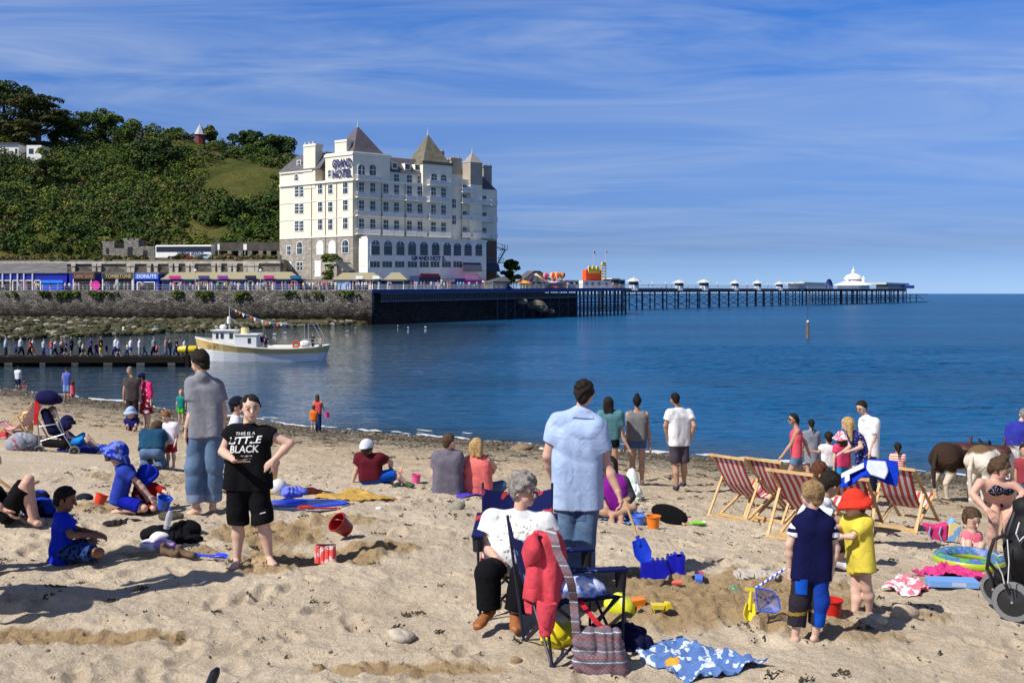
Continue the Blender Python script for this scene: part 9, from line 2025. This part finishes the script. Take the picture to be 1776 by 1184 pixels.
tag(mk('seaweed',V,Fc,mat('dry_weed',(.045,.036,.016),.9,var=.4,vs=3),loc=(0,0,0)), 'dark dried seaweed scraps scattered over the sand', 'seaweed',kind='stuff')
person('person standing just beyond the left edge of the picture',stand(-72,560,1000,30),(-72,1000),[('trousers',DENIM,{'to': .95}),('shirt',WHITEC,{'hem': .03})], 'fair',('dark', 'short'),h=.02)
pf=Vector((-4.62,7.85,float(ground(np.array([-4.62]),np.array([7.85]))[0])));t=emp('platform', 'unseen wooden platform on four legs, added to raise a shadow-casting figure', 'platform',pf);mb=MB();mb.bx(pf.x-.45,pf.x+.45,pf.y-.4,pf.y+.4,pf.z+1.12,pf.z+1.2);mb.build('top',WOOD,t)  # unseen stand, added to lift the figure that shadows the sand
for sx in (-.4,.4):
 for sy_ in (-.35,.35): mb=MB();mb.bx(pf.x+sx-.04,pf.x+sx+.04,pf.y+sy_-.04,pf.y+sy_+.04,pf.z-.1,pf.z+1.118);mb.build('leg',WOOD,t)
yf=CY+(HC-pf.z-1.22)/7.85*F;person('unseen person in red shirt on the raised platform, added to cast a shadow',stand(CX+pf.x/7.85*F,yf-400,yf,30),(CX+pf.x/7.85*F,yf),[('trousers',DENIM,{'to': .95}),('shirt',cmat((190,40,40)),{'hem': .03})], 'fair',('dark', 'short'),h=.02,Y=7.85)  # unseen figure, added so its shadow streaks across the near sand
# the promenade crowd
crowd=[];TC=[(240,240,240),(90,110,180),(235,150,150),(170,200,235),(60,60,70),(240,220,190),(220,90,110),(245,245,245),(130,190,160),(215,195,225)];BC=[(70,76,100),(130,150,190),(225,220,210),(90,84,80),(200,180,160)]
for k in range(10):
 mb=MB();mb.m=0
 for s in (-1,1): mb.tube([(s*.09,.06*s,0),(s*.09,0,.45),(s*.08,0,.88)],[.055,.065,.085],6)
 mb.m=1;mb.tube([(0,0,.84),(0,0,1.1),(0,0,1.38),(0,0,1.46)],[.15,.16,.18,.08],8)
 for s in (-1,1): mb.tube([(s*.2,0,1.4),(s*.25,.02,1.15)],[.06,.05],6);mb.m=2;mb.tube([(s*.25,.02,1.16),(s*.22,.12,.92)],[.04,.035],5);mb.m=1
 mb.m=2;mb.ell((0,0,1.6),(.085,.10,.12),8,6);mb.m=3;mb.ell((0,-.02,1.635),(.095,.105,.105),8,6)
 o=mb.build('person',[cmat(BC[k % 5]),cmat(TC[k]),SKIN[('fair', 'tan', 'pink')[k % 3]],hairm(('dark', 'brown', 'blond', 'grey')[k % 4])],None,loc=(0,0,0));tag(o, 'person in the summer crowd on the promenade or pier', 'person', 'crowd on the promenade and pier');crowd.append(o)
g_=np.random.default_rng(23);k=0
def put(loc):
 global k
 b=crowd[k % 10] if k>=10 else None
 if b is None: crowd[k].location=loc;crowd[k].rotation_euler=(0,0,g_.uniform(0,6))
 else: o=b.copy();COL.objects.link(o);o.location=loc;o.rotation_euler=(0,0,g_.uniform(0,6));q=g_.choice([1,1,1,.94,.7]);o.scale=(q,q,q)
 k+=1
for px in list(g_.uniform(0,290,40))+list(g_.uniform(290,645,128)): q=WALL.xy(px,-g_.uniform(.9,5));put((q.x,q.y,PROM))
for px in list(g_.uniform(655,880,50))+list(g_.uniform(880,1080,36)): q=FP.xy(px,-g_.uniform(.8,5));put((q.x,q.y,dz(px)))
for px in g_.uniform(1100,1560,  30): q=PP.xy(px,-g_.uniform(1,8));put((q.x,q.y,qz(px)))
